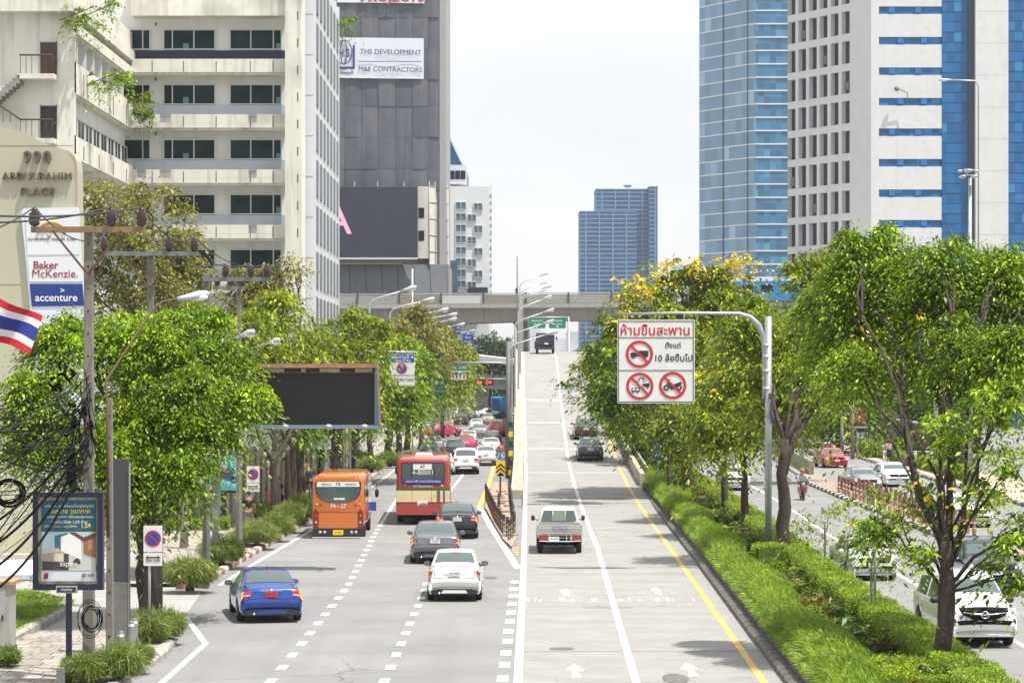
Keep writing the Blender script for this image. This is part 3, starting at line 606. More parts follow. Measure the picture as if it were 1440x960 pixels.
def red_bus():
    t = T('bus', 'red and cream bus with route board 47 in its rear window', 'bus'); W, L, H = 2.5, 10.5, 3.05; REDB = paint('busred', (.33,.035,.03), 0, .4)
    shell(W, L, H, .5, .22, 'body', REDB, t, .05)
    MB().prism(rr(2.0,1.02,.16,0,2.35), -.012, .0).obj('window_seal', BLK, t)
    wd = MB().prism(rr(1.92,.94,.13,0,2.35), -.022, -.012).obj('rear_window', mat('bus_glass', (.05,.075,.07), .08, coat=.5), t)
    for x in (-.52,.52): MB().prism(rr(.035,.94,.005,x,2.35), -.03, -.0225).obj('window_bar', BLK, wd)
    bd = MB().prism(rr(.86,.25,.02,-.03,2.66), -.036, -.0225).obj('route_board', PLW, t); text('47', .22, mat('ink_blue', (.02,.03,.3), .5), bd, (-.03,-.038,2.66), bold=.01)
    text('4-80001', .22, mat('ink_cream', (.6,.6,.42), .6), wd, (.0,-.026,2.4), bold=.004, fit=.95)
    bb = MB().prism(rr(1.84,.2,.03,0,1.99), -.03, -.0225).obj('lower_band', mat('ink_blue', (.02,.03,.3), .5), t); text('รถเมล์ ฟรี จากภาษีประชาชน', .145, PLW, bb, (0,-.032,2.0), fit=1.6)
    text('MITTBUSMOBILE', .09, PLW, t, (0,-.006,1.77), fit=.88)
    for s in (-1,1): S().lathe([(.06,-.02),(.06,.02)], (s*.85,-.002,1.79), 12, 'Y').obj('tail_light', RED if s < 0 else AMB, t)
    MB().prism(rr(2.48,.1,.02,0,1.64), -.014, .0).obj('green_stripe', mat('stripe_green', (.01,.13,.03), .4), t)
    cm = mat('bus_cream', (.68,.58,.34), .45, dirt=.35, dcol=(.3,.25,.15), ds=2)
    for x0, x1 in ((-1.22,-.52),(-.5,.38),(.4,.62),(.78,.9),(1.0,1.22)): MB().box(x0, x1, -.014, 0, 1.06, 1.58).obj('cream_panel', cm, t)
    gm_ = mat('grille_brown', (.14,.10,.07), .6)
    for x0, x1 in ((.63,.77),(.91,.99)): MB().box(x0, x1, -.010, 0, 1.06, 1.58).obj('vent_panel', gm_, t)
    pl = MB().prism(rr(.46,.22,.02,-.03,.99), -.03, -.014).obj('number_plate', PLW, t); text('11-8640', .1, PLK, pl, (-.03,-.032,.99), ext=.001)
    MB().prism(rr(2.46,.5,.06,0,.72), -.03, .08).obj('rear_bumper', REDB, t)
    hb = MB(); hb.prism([(-.42,H-.02),(.42,H-.02),(.36,H+.16),(-.36,H+.16)], .5, 3.4); hb.obj('roof_vent_box', mat('vent_cream', (.72,.6,.5), .5), t, fix=True)
    for i in range(6): MB().prism(rr(1.3,.8,.05,1.1+i*1.5,2.3), W/2-.03, W/2+.006, plane='YZ').obj('side_window', GLS, t, fix=True)
    m = S(); m.tube([(-W/2+.05,L-.1,2.4),(-W/2-.2,L,2.3)], .02, 6); m.ball((-W/2-.22,L,2.1),(.1,.07,.24)); m.obj('mirror', BLK, t)
    MB().box(-1.05,1.05,.3,L-.3,.3,.6).obj('underbody', DGL, t); wheels(t, W, (2.4, 8.2), .48, .3)
    return t
place_box(red_bus(), 595, 738, rot=R(1.1))
def blue_bus():
    t = T('bus', 'blue bus at the junction under the traffic lights, beside the ramp wall', 'bus'); W, L, H = 2.5, 9, 3.2
    shell(W, L, H, .5, .15, 'body', mat('bus_blue', (.02,.2,.42), .4), t)
    MB().prism(rr(1.1,1.6,.08,-.6,2.1), -.02, 0).obj('advert', mat('advert_navy', (.01,.05,.16), .4), t); MB().prism(rr(1.0,1.5,.08,.6,2.15), -.02, 0).obj('advert', mat('advert_cyan', (.05,.35,.6), .4), t)
    MB().prism(rr(2.3,.4,.05,0,.9), -.03, 0).obj('rear_bumper', mat('bus_skirt', (.25,.4,.35), .5), t); wheels(t, W, (2.2,6.6), .48, .3); return t
place_box(blue_bus(), 703, 588, rot=R(1))
def truck():
    t = T('truck', 'dark blue box truck at the crest of the ramp', 'truck'); nv = paint('boxnavy', (.015,.02,.045), 0, .4)
    MB().box(-.95,.95,.1,4.2,.95,2.25).obj('cargo_box', nv, t, bevel=.03)
    MB().box(-1.0,1.0,4.3,6,.6,2.1).obj('cab', nv, t, bevel=.08); MB().box(-1.15,-.8,1.2,1.9,.55,1.35).obj('side_box', nv, t)
    MB().box(-.95,.95,.0,.14,.55,.85).obj('rear_bumper', BLK, t)
    for s in (-1,1): MB().prism(rr(.25,.12,.02,s*.75,.72), -.015, 0).obj('tail_light', RED, t); S().tube([(s*.97,5.6,1.9),(s*1.25,5.6,1.9)], .02, 5).ball((s*1.28,5.6,1.7),(.08,.06,.2)).obj('mirror', BLK, t)
    pl = MB().prism(rr(.4,.16,.02,.1,1.12), .075, .095).obj('number_plate', PLW, t)
    for zz in (2.05,): 
        for s in (-1,1): MB().prism(rr(.2,.08,.02,s*.65,zz), .08, .096).obj('marker_lamp', WLN, t)
    MB().box(-.8,.8,.2,5.8,.5,.95).obj('chassis', DGL, t); wheels(t, 2.0, (1.2,4.9), .42, .24); return t
tt = truck(); place_box(tt, 767, 495, D=272, Z=rz(272), pitch=.01)
def pickup_white():
    t = T('pickup_truck', 'white pickup truck with rusty tailgate and barred rear window at the foot of the ramp', 'pickup truck'); W = 1.74
    wp = mat('paint_oldwhite', (.62,.62,.60), .45, coat=.3, dirt=.3, dcol=(.30,.26,.2), ds=3, var=.05)
    # cab lofted
    st = [(1.95,.9,.8,.76),(1.98,1.16,.80,.74),(2.05,1.40,.74,.72),(2.12,1.58,.68,.68),(2.3,1.66,.65,.64),(2.9,1.68,.65,.65),(3.2,1.60,.68,.7),(3.7,1.12,.78,.82),(4.2,1.06,.78,.83),(4.75,.98,.75,.80),(4.88,.8,.76,.78),(4.9,.45,.74,.76)]
    rows = []
    for y, zt, wt, wm in st:
        wb_ = .85; zb = .42
        p = [(0,zt+.02),(wt*.5,zt+.015),(wt*.85,zt),(wt,zt-.05),(min(wb_, max(wt, .84)),min(1.02,zt-.06)),(.86,min(.8,zt-.1)),(.85,zb+.08),(.82,zb)]
        rows.append([(-a,y,b) for a,b in reversed(p)]+[(a,y,b) for a,b in p[1:]])
    b = S(); b.grid(rows); n = len(rows[0]); b.f.append(tuple(range(n))); b.f.append(tuple(len(b.v)-n+i for i in reversed(range(n)))); b.obj('cab', wp, t, fix=True)
    q = MB(); q.add([(-.70,1.90,1.16),(.70,1.90,1.16),(.60,1.99,1.58),(-.60,1.99,1.58)], [(0,1,2,3)]); q.obj('rear_window', GLS, t)
    q = MB(); q.add([(-.29,1.885,1.17),(.29,1.885,1.17),(.27,1.975,1.57),(-.27,1.975,1.57)], [(0,1,2,3)]); q.obj('window_pane', mat('window_view', (.2,.22,.18), .1, coat=.4), t)
    tr = MB(); tr.box(-.85,-.80,.06,1.93,.62,1.1); tr.box(.80,.85,.06,1.93,.62,1.1); tr.box(-.85,.85,1.88,1.93,.62,1.12); tr.box(-.80,.80,.04,1.88,.60,.64); tr.obj('tray', mat('tray_grey', (.38,.39,.37), .5, dirt=.3, dcol=(.22,.19,.15), ds=3), t, bevel=.012)
    tg = MB(); tg.box(-.86,.86,0,.04,.72,1.14); tgo = tg.obj('tailgate', mat('tray_grey', (.38,.39,.37)), t, bevel=.01)
    rib = MB()
    for z in (.80,.86,.93,1.0): rib.box(-.78,.78,-.012,.0,z-.008,z+.008)
    rib.obj('tailgate_rib', wp, tgo)
    text('ขนส่ง รับจ้าง บริการ', .075, mat('ink_faded', (.2,.22,.4), .7), tgo, (0,-.014,1.06)); text('โทร 02 - รับส่งของทั่วไป', .07, mat('ink_faded', (.2,.22,.4), .7), tgo, (0,-.014,.965)); text('ปากน้ำ - สมุทรปราการ', .06, mat('ink_faded', (.2,.22,.4), .7), tgo, (0,-.014,.9))
    MB().bc((0,-.012,.765), (.24,.02,.06)).obj('badge', mat('badge_rust', (.4,.15,.1), .6), tgo)
    for x in (-.6,-.2,.2,.6): MB().bc((x,-.01,.71), (.08,.03,.05)).obj('hinge', mat('rust_dark', (.12,.07,.05), .9), tgo)
    for s in (-1,1):
        S().tube([(s*.24,1.93,1.12),(s*.24,1.95,1.66)], .022, 6).obj('window_guard', wp, t)
        l = MB().prism(rr(.3,.15,.02,s*.62,.62), -.02, .06).obj('tail_light', RED, t); MB().prism(rr(.06,.15,.01,s*.43,.62), -.025, .0).obj('reversing_lens', WLN, l)
        m = S(); m.tube([(s*.8,3.5,1.1),(s*.97,3.5,1.18)], .02, 5); m.ball((s*1.0,3.5,1.2),(.08,.05,.12)); m.obj('mirror', BLK, t)
    gb = MB(); gb.tube([(-.80,-.06,.52),(-.4,-.06,.5),(.4,-.06,.5),(.80,-.06,.52)], .02, 6); gb.tube([(-.42,-.06,.5),(-.42,-.02,.7)], .014, 5); gb.tube([(.25,-.06,.5),(.25,-.02,.7)], .014, 5); gb.tube([(.42,-.06,.5),(.42,-.02,.7)], .014, 5); gb.obj('rear_bumper', wp, t)
    pl = MB().prism(rr(.38,.16,.015,-.22,.6), -.05, -.035).obj('number_plate', PLW, t); text('ปพ 6147', .09, PLK, pl, (-.22,-.053,.6), ext=.001, res=1)
    MB().box(-.79,.79,.05,1.87,.645,.66).obj('bed_liner', DGL, t); ub = MB(); ub.box(-.78,.78,.05,.2,.4,.56); ub.box(-.5,.5,.3,4.6,.35,.55); ub.bc((0,.95,.34),(1.3,.14,.12)); ub.obj('chassis', DGL, t)
    wheels(t, 1.74, (.95, 3.95), .34, .21); return t
place_box(pickup_white(), 787.5, 777, rot=R(.2), D=F*CH/257.)

# ---------------- ground, roads, ramp ----------------
def ordn(n): return '%d%s' % (n, 'th' if 10 <= n % 100 <= 20 else {1:'st',2:'nd',3:'rd'}.get(n % 10, 'th'))
ASPH = mat('asphalt', (.218,.217,.215), .88, var=.12, vs=.3, bump=.35, bs=60, streak=.42, scol=(.16,.158,.155), stretch=(.9,.018,1), dirt=.18, dcol=(.16,.155,.15), ds=.9)
RAMPM = mat('ramp_concrete', (.275,.268,.255), .85, var=.10, vs=.8, bump=.3, bs=50, streak=.35, scol=(.18,.17,.155), stretch=(.10,1.6,1), dirt=.22, dcol=(.22,.20,.17), ds=.5)
def crk(m, amt, sc=.22):
    nt = m.node_tree; N = nt.nodes; L = nt.links; b = N['Principled BSDF']; src = b.inputs['Base Color'].links[0].from_socket
    tc = N.new('ShaderNodeTexCoord'); ns = N.new('ShaderNodeTexNoise'); ns.inputs['Scale'].default_value = 1.3; L.new(tc.outputs['Object'], ns.inputs['Vector'])
    ad = N.new('ShaderNodeMix'); ad.data_type = 'VECTOR'; ad.inputs[0].default_value = .35; L.new(tc.outputs['Object'], ad.inputs[4]); L.new(ns.outputs['Color'], ad.inputs[5])
    v = N.new('ShaderNodeTexVoronoi'); v.feature = 'DISTANCE_TO_EDGE'; v.inputs['Scale'].default_value = sc; L.new(ad.outputs[1], v.inputs['Vector'])
    r = N.new('ShaderNodeValToRGB'); r.color_ramp.elements[0].position = .0; r.color_ramp.elements[0].color = (amt,)*3+(1,); r.color_ramp.elements[1].position = .006; r.color_ramp.elements[1].color = (0,0,0,1); L.new(v.outputs['Distance'], r.inputs[0])
    n2 = N.new('ShaderNodeTexNoise'); n2.inputs['Scale'].default_value = .12; L.new(tc.outputs['Object'], n2.inputs['Vector']); r2 = N.new('ShaderNodeValToRGB'); r2.color_ramp.elements[0].position = .45; r2.color_ramp.elements[1].position = .6; L.new(n2.outputs[0], r2.inputs[0])
    ml = N.new('ShaderNodeMath'); ml.operation = 'MULTIPLY'; L.new(r.outputs[0], ml.inputs[0]); L.new(r2.outputs[0], ml.inputs[1])
    x = N.new('ShaderNodeMix'); x.data_type = 'RGBA'; L.new(ml.outputs[0], x.inputs[0]); L.new(src, x.inputs[6]); x.inputs[7].default_value = (.07,.065,.06,1); L.new(x.outputs[2], b.inputs['Base Color'])
WHT = mat('road_paint_white', (.62,.62,.60), .7, var=.08, vs=5, dirt=.55, dcol=(.42,.42,.41), ds=6)
YEL = mat('road_paint_yellow', (.66,.42,.10), .7, var=.12, vs=4, dirt=.6, dcol=(.42,.34,.2), ds=5)
CONC = mat('concrete', (.26,.25,.225), .88, var=.16, vs=2.5, bump=.5, bs=30, streak=.5, stretch=(4,4,.4), dirt=.35, dcol=(.12,.11,.09))
CONL = mat('pale_concrete', (.46,.44,.39), .85, var=.1, vs=1.5, bump=.3, bs=40, dirt=.2, dcol=(.28,.26,.22))
def sheet(name, pts, z, m, label=None):
    b = MB(); b.add([(x, y, z) for x, y in pts], [tuple(range(len(pts)))]); o = b.obj(name, m, fix=True)
    for p in o.data.polygons:
        if p.normal.z < 0: p.flip()
    return struct(o, label)
sheet('ground', [(-4000,-300),(4000,-300),(4000,6500),(-4000,6500)], -.03, mat('dusty_ground', (.2,.19,.16), .95, var=.2, vs=.02))
crk(ASPH, .75); crk(RAMPM, .6, .35)
sheet('road', [(-60,-20),(60,-20),(60,640),(-60,640)], 0, ASPH, 'grey asphalt road surface')
XL = lambda D: float(np.interp(D, [0,57.7,90,171,272,420],[-.2,.11,.38,.9,1.1,1.6]))
XC = lambda D: float(np.interp(D, [0,57.7,102,171,272,420],[2.2,2.8,3.4,3.78,4.6,5.4]))
XY = lambda D: float(np.interp(D, [0,57.7,102,171,272,420],[5.0,5.69,6.28,7.0,7.8,8.8]))
XK = lambda D: float(np.interp(D, [0,62,97,142,171,272,420],[5.4,6.2,6.80,7.40,7.62,8.3,9.3]))
DS = [10+ i*4 for i in range(103)]
b = S(); rows = []
for D in DS: rows.append([(XL(D)+(XK(D)-XL(D))*k/4, D, rz(D)+.004) for k in range(5)])
b.grid(rows, False); rampo = struct(b.obj('ramp', RAMPM), 'pale concrete ramp road climbing to the flyover')
def strip(name, fx, D0, D1, w, m, z=.008, step=3., kx=0, zf=None, parent=None):
    zf = zf or (lambda D: 0); n = max(1, int((D1-D0)/step)); b = MB(); rows = []
    for i in range(n+1):
        D = D0+(D1-D0)*i/n; x = fx(D); rows.append([(x-w/2, D, zf(D)+z), (x+w/2, D, zf(D)+z)])
    b.grid(rows); o = b.obj(name, m, parent)
    return o if parent else struct(o)
def dashes(name, fx, D0, D1, w, m, ln=1.0, pitch=2.65, z=.008):
    b = MB(); D = D0
    while D < D1:
        j = rnd.uniform(-.06,.06); x0, x1 = fx(D), fx(D+ln); b.add([(x0-w/2+j*.2,D+j,z),(x0+w/2+j*.2,D+j,z),(x1+w/2,D+ln+j,z),(x1-w/2,D+ln+j,z)], [(0,1,2,3)]); D += pitch
    return struct(b.obj(name, m))
L1 = lambda D: float(np.interp(D, [50,60,83.5,113,137,200,300],[-5.5,-5.45,-5.36,-5.96,-6.29,-6.9,-7.4]))
L2 = lambda D: float(np.interp(D, [50,57.8,81.5,110,150,172,260],[-2.95,-2.89,-2.8,-3.2,-3.63,-3.35,-3.8]))
L3 = lambda D: float(np.interp(D, [50,58,84.5],[-.42,-.22,.085]))
dashes('lane_line', L1, 47, 116, .23, WHT); strip('lane_line', L1, 117, 260, .17, WHT)
dashes('lane_line', L2, 47, 84.5, .23, WHT); strip('lane_line', L2, 150, 175, .17, WHT)
dashes('lane_line', L3, 47.2, 86, .27, WHT, 1.2, 2.68)
strip('edge_line', lambda D: float(np.interp(D,[47,66],[-7.9,-7.9])), 47, 66, .15, WHT)
strip('edge_line', lambda D: float(np.interp(D,[66,73.3],[-7.9,-9.35])), 66, 73.3, .17, WHT)
strip('edge_line', lambda D: float(np.interp(D,[84,90,113.8,170,260],[-9.6,-9.5,-8.85,-8.4,-8.2])), 84, 250, .17, WHT)
strip('edge_line', lambda D: XL(D)+.02, 30, 300, .20, WHT, .009, 2, zf=rz)
strip('lane_line', XC, 30, 300, .18, WHT, .009, 2, zf=rz)
strip('edge_line', XY, 30, 300, .17, YEL, .009, 2, zf=rz)
nose = lambda D: float(np.interp(D,[90.9,115.9,132.6],[.22,-.97,-1.69])); strip('edge_line', nose, 91, 132.6, .26, WHT, .010)
strip('edge_line', lambda D: float(np.interp(D,[132.6,160,250],[-1.69,-1.42,-1.2])), 132.6, 240, .26, YEL, .008)
strip('lane_line', lambda D: float(np.interp(D,[50,110.4,133,200],[12.9,13.6,14.3,15.4])), 50, 190, .16, WHT)
def Dof(py):
    return min((abs(CY+(CH-rz(D))*F/D - py), D) for D in np.arange(90, 270, .25))[1]
for py in (594.6, 631, 664.6, 698, 563):
    D = Dof(py); b = MB()
    for a, c in ((XL(D)+.25, XC(D)-.2), (XC(D)+.2, XY(D)-.15)): b.add([(a,D-.65,rz(D-.65)+.012),(c,D-.65,rz(D-.65)+.012),(c,D+.65,rz(D+.65)+.012),(a,D+.65,rz(D+.65)+.012)], [(0,1,2,3)])
    struct(b.obj('expansion_joint', mat('joint_concrete', (.36,.345,.32), .8, var=.08, vs=3)))
for D in (76.0, 118.5, 134, 147):
    strip('road_crack', lambda d: 0, 0, 1, 1, PLK, step=1).hide_render if False else None
    b = MB(); x0 = XL(D)+rnd.uniform(.3,2.6); x1 = x0+rnd.uniform(1.5,2.2); b.add([(x0,D,.010+rz(D)),(x1,D+.04,.010+rz(D)),(x1,D+.14,.010+rz(D)),(x0,D+.08,.010+rz(D))], [(0,1,2,3)]); struct(b.obj('road_seam', mat('seam_dark', (.11,.10,.095), .9)))
def arrow(px, py0, py1, wpx):
    x, D0 = gp(px, py1); _, D1 = gp(px, py0); s = F/D0; w = wpx/s/2; L = D1-D0; z = .0125
    b = MB(); P = [(-w*.62,0),(w*.62,0),(w*.32,.42),(w*.95,.50),(w*.95,.60),(0,1.0),(-w*.95,.60),(-w*.95,.50),(-w*.32,.42)]
    b.add([(x+a, D0+c*L, z) for a, c in P], [(0,1,2,8),(8,2,3,4,5,6,7)]); struct(b.obj('road_arrow', WHT))
arrow(811,933.5,952.5,25); arrow(976,931.5,951,25); arrow(796.5,827.5,837,18); arrow(926.5,825.5,835.5,15)
b = MB()
for px, wd, h in ((740,6,5),(751,4,7),(758,5,3),(786,7,6),(792,5,6),(803,6,4),(831,10,5),(838,3,6),(858,6,2),(868,12,3),(884,4,5),(897,6,2),(922,8,5),(938,5,7),(945,3,3),(974,5,4)):
    x, D = gp(px, 845); b.add([(x,D,.0125),(x+wd/78,D-.1,.0125),(x+wd/50,D+h*.16,.0125),(x+.05,D+h*.2,.0125)], [(0,1,2,3)])
struct(b.obj('worn_road_lettering', WHT))
for px, py, rx, ry in ((790,912,.55,.5),(950,954,.5,1.6),(690,812,.35,.8),(290,866,.45,.9)):
    x, D = gp(px, py); b = MB(); b.add([(x+rx*math.cos(a)*.6, D+ry*math.sin(a)*.6, .0135) for a in [i*math.pi/9 for i in range(18)]], [tuple(range(18))]); struct(b.obj('manhole_cover', mat('manhole', (.13,.125,.12), .8, var=.3, vs=8)))
for pts in ([(-4.2,113),(-1.6,113.6),(-1.5,116.6),(-4.4,116.2)],[(13.4,140),(17.2,140.5),(17.5,141.7),(13.4,141.4)]):
    sheet('road_patch', pts, .006, mat('patch_pale', (.28,.275,.265), .9, var=.12, vs=2))

for i in range(17):
    D = 52+i*12.2; b = MB(); a, c, zz = XL(D)+.1, XK(D), rz(D)+.0075; b.add([(a,D,zz),(c,D+rnd.uniform(-.1,.1),zz),(c,D+.05,rz(D+.05)+.0075),(a,D+.05,rz(D+.05)+.0075)], [(0,1,2,3)]); struct(b.obj('slab_joint', mat('seam_soft', (.19,.18,.165), .9, var=.4, vs=2)))
# ramp side walls and parapets
def wallstrip(name, fx0, fx1, D0, D1, h, m, zf=rz, step=4., base=0., label=None, parent=None):
    n = int((D1-D0)/step); rows = []
    for i in range(n+1):
        D = D0+(D1-D0)*i/n; a, c, z = fx0(D), fx1(D), zf(D)+h; rows.append([(a,D,base),(a,D,z),(c,D,z),(c,D,base)])
    b = MB(); b.grid(rows); b.f.append((0,1,2,3)); k = len(b.v)-4; b.f.append((k+3,k+2,k+1,k))
    o = b.obj(name, m, parent, fix=True); return o
PARM = mat('parapet_concrete', (.42,.38,.31), .85, var=.15, vs=1.2, streak=.55, scol=(.15,.12,.09), stretch=(3,.4,.5), dirt=.3)
for nm, a, c, D0, D1, lb in (('ramp_wall', lambda D: XL(D)-.78, lambda D: XL(D)-.12, 141, 400, 'low cream parapet along the left side of the ramp'),
                             ('ramp_wall', lambda D: XK(D)+.05, lambda D: XK(D)+.32, 150, 400, 'concrete parapet with a metal rail along the right side of the ramp')):
    o = wallstrip(nm, a, c, D0, D1, .28 if 'low' in lb else .72, PARM); struct(o, lb)
struct(wallstrip('ramp_wall', lambda D: XL(D)-.11, lambda D: XK(D)+.04, 113, 400, -.02, CONC))
rl = T('guard_rail', 'pale steel rail running along the planted side of the ramp', 'guard rail', (XK(152)+.5,152,rz(152)))
q = S(); q.tube([(XK(D)+.55, D, rz(D)+.95) for D in range(152, 330, 6)], .06, 6); q.obj('rail', mat('steel_grey', (.5,.5,.48), .5, metal=.3), rl, world=True)
for i, D in enumerate(range(153, 300, 6)): MB().box(XK(D)+.47,XK(D)+.6,D-.1,D+.1,rz(D)-.2,rz(D)+.95).obj('post', CONC, rl, world=True)
stud = MB()
for D in range(145, 330, 3):
    x = XL(D)-.80; z = rz(D)+.16; stud.bc((x-.03, D, z), (.10,.16,.14))
o = stud.obj('wall_marker', mat('stud_dark', (.05,.045,.04), .7)); tag(o, 'small dark reflector studs along the outer edge of the ramp wall', 'reflectors', kind='stuff')

# kerb stones
KS = MB(); KS.prism([(-.0,-.05),(.26,-.05),(.26,.19),(.07,.19),(.0,.13)], -.48, .48); 
kst = {k: KS.mesh('kerb_stone', m) for k, m in (('grey', mat('kerb_grey', (.15,.14,.125), .9, var=.25, vs=6, bump=.6, dirt=.5)), ('pale', mat('kerb_pale', (.36,.34,.30), .9, var=.2, vs=5, bump=.5, dirt=.35)), ('red', mat('kerb_red', (.25,.10,.08), .9, var=.25, vs=5, bump=.5, dirt=.4, dcol=(.3,.27,.24))), ('white', mat('kerb_white', (.55,.52,.47), .9, var=.15, vs=5, bump=.5, dirt=.4)), ('black', mat('kerb_black', (.07,.065,.06), .9, var=.2, vs=5)), ('yellow', mat('kerb_yellow', (.62,.43,.07), .8, var=.2, vs=5, dirt=.4)))}
for me in kst.values(): me.name = 'kerb_stone'
def kerb(label, pts, cols, mirror=False, z=0., pitch=1.0):
    k = struct(T('kerb', label, None, (pts[0][0], pts[0][1], z))); P = [Vector((x, y, 0)) for x, y in pts]; tot = sum((P[i+1]-P[i]).length for i in range(len(P)-1)); n = int(tot/pitch); i = 0; acc = 0
    for j in range(n):
        s = (j+.5)*pitch; acc = 0
        for i in range(len(P)-1):
            l = (P[i+1]-P[i]).length
            if acc+l >= s: break
            acc += l
        d = (P[i+1]-P[i]).normalized(); p = P[i]+d*(s-acc); a = math.atan2(d.y, d.x)-math.pi/2
        link('kerb_stone', kst[cols[j % len(cols)]], k, (p.x, p.y, z+rnd.uniform(-.008,.008)), (0, 0, a+(math.pi if mirror else 0)+rnd.uniform(-.01,.01)), world=True)
    return k
kerb('weathered grey kerb along the foot of the planted median', [(XK(D), D) for D in range(46, 149, 4)], ['grey'])
kerb('red and white painted kerb beside the left pavement', [(-10.6,82.3),(-10.05,83.6),(-9.95,92),(-9.6,108),(-9.42,121),(-9.2,150),(-9.1,176)], ['red','white'], True)
kerb('grey kerb round the near left pavement corner', [(-8.75,46),(-8.6,58.4),(-8.5,63),(-8.62,65.6),(-9.1,67),(-10.2,67.6)], ['pale'], True)
kerb('kerb on the left beyond the side street', [(-9.4,186),(-9.1,210),(-8.9,300),(-8.9,340)], ['red','white'], True)
kerb('black and white kerb of the far median', [(17.9,96),(18.05,137),(18.3,158),(19.4,176),(21,209),(23,240)], ['black','white'])
kerb('kerb of the pavement beside the far carriageway', [(26.4,120),(26.8,150),(27.1,167),(28,212),(29.5,250)], ['pale','black'])

# pavements
PAVE = mat('pavement_tile', (.31,.275,.24), .9, var=.14, vs=1.5, bump=.4, bs=20, dirt=.35, dcol=(.22,.18,.14), ds=.7)
pv = sheet('pavement', [(-12.75,40),(-8.85,40),(-8.8,58),(-8.75,65.4),(-9.3,66.7),(-10.4,67.3),(-12.75,67.3)], .13, PAVE, 'block-paved footway at the near left corner')
bmods = [mat('paver_'+str(i), c, .9, var=.15, vs=3, bump=.5) for i, c in enumerate([(.30,.275,.235),(.26,.235,.20),(.34,.31,.27)])]
bme = [MB().box(-.235,.235,-.31,.31,0,.02).mesh('brick', m) for m in bmods]
for i, D in enumerate(np.arange(55.6, 66.6, .66)):
    for j in range(8): link('brick', rnd.choice(bme), pv, (-12.45+j*.5+(.25 if i % 2 else 0)*.6, D, .131+rnd.uniform(0,.012)))
sheet('pavement', [(-12.6,83.2),(-10.3,83.2),(-10.2,92),(-9.85,108),(-9.65,121),(-9.42,150),(-9.35,176),(-11.6,176),(-12.2,113),(-15.5,113),(-15.5,100)], .13, PAVE, 'tiled footway beside the concrete wall')
sheet('pavement', [(-11.6,186),(-9.65,186),(-9.35,210),(-9.15,340),(-14,340),(-13,210)], .13, PAVE, 'footway beyond the side street')
sheet('driveway', [(-45,67.2),(-9.0,67.2),(-9.4,74),(-9.9,82),(-10.6,83),(-15.6,100),(-45,100)], .012, mat('driveway_concrete', (.32,.315,.30), .85, var=.1, vs=.6, dirt=.2, dcol=(.25,.24,.22)), 'pale concrete driveway of the side entrance')
sheet('path', [(-45,86),(-12.8,86),(-15,95),(-45,95)], .030, mat('path_white', (.62,.61,.60), .8, var=.05), 'white paved forecourt below the tall sign wall')
sheet('pavement', [(26.7,120),(31.5,120),(32.4,250),(29.8,250),(28.2,212),(27.3,167),(27.0,150)], .13, mat('pavement_pink', (.48,.36,.28), .9, var=.15, vs=1), 'pinkish footway beside the purple fence')
sheet('traffic_island', [(18.2,96),(18.35,137),(18.6,158),(19.7,176),(21.3,209),(23.3,240),(24.6,240),(22.4,200),(20.4,168),(19.9,137),(19.7,96)], .14, mat('island_brown', (.30,.24,.19), .9, var=.25, vs=2), 'brown paved median between the oncoming carriageways')
isl = [(-.38,106),(-.75,115),(-1.38,131),(-1.12,160),(-.3,160),(-.2,140),(.15,122),(.2,107),(0,101)]
sheet('traffic_island', isl, .10, mat('island_brick', (.36,.26,.19), .9, var=.3, vs=5, bump=.6), 'brown brick island where the ramp parts from the road')
# island: loose slabs and nose stripes
for i in range(16):
    D = 108+i*2.6; x = rnd.uniform(nose(D)+.45 if D < 132 else -1.2, -.1); MB().bc((x, D, .13+rnd.uniform(0,.03)), (rnd.uniform(.3,.7), rnd.uniform(.3,.9), .07), rnd.uniform(-.4,.4)).obj('broken_slab', bmods[i % 3])
for o in [o for o in bpy.data.objects if o.name.startswith('broken_slab')]: tag(o, 'loose broken slab lying on the brick island between the bollards', 'slab', 'loose slabs on the brick island')
for i in range(5):
    D = 96.5+i*1.25; x0 = nose(D)+.24; x1 = XL(D)-.18
    if x1-x0 > .08: sheet('hatch_marking', [(x0,D),(x1,D),(x1,D+.55),(x0,D+.55)], .011, YEL)
# far median barrier
br = T('concrete_barrier', 'grey concrete barrier with railing between the oncoming carriageways', 'barrier', (19.9,173,.14)); p0, p1 = Vector((20.0,171,0)), Vector((22.6,222,0)); n = 12
for i in range(n):
    a = p0.lerp(p1, i/n); c = p0.lerp(p1, (i+.96)/n); b = MB(); b.bar(a+Vector((0,0,.55)), c+Vector((0,0,.55)), .34, .95); b.obj('panel', CONC, br, world=True)
q = S(); q.tube([p0+Vector((0,0,1.25)), p1+Vector((0,0,1.25))], .05, 6)
q.obj('rail', mat('steel_grey', (.5,.5,.48), .5, metal=.3), br, world=True)

# bollards
def bollard(name, label, cat, m1, m2, h, r, group):
    t = T(name, label, cat, (0,0,0), group)
    S().lathe([(r,0),(r,h-.05),(r*.7,h)], n=10).obj('post', m1, t)
    for z in (.3,.55): 
        if z < h: S().lathe([(r*1.04,h*z),(r*1.04,h*z+.08)], n=10).obj('band', m2, t)
    return t
DKM = mat('bollard_dark', (.035,.022,.018), .5); BRD = mat('band_dull', (.12,.05,.03), .5)
B0 = bollard('bollard', 'dark slim bollard in the rows guarding the brick island', 'bollard', DKM, BRD, .85, .06, 'dark bollards on the brick island'); first = True
spots = [(float(np.interp(D,[109,118,139],[-.38,-.78,-1.42])), D) for D in np.arange(109, 139.5, 1.25)] + [(float(np.interp(D,[108,136],[.10,-.12])), D) for D in np.arange(108.5, 138, 1.4)] + [(-.12,105.2),(-.02,106.5),(-.2,107.2),(-.6,121),(-.62,123),(-.65,125.5),(-.68,128)]
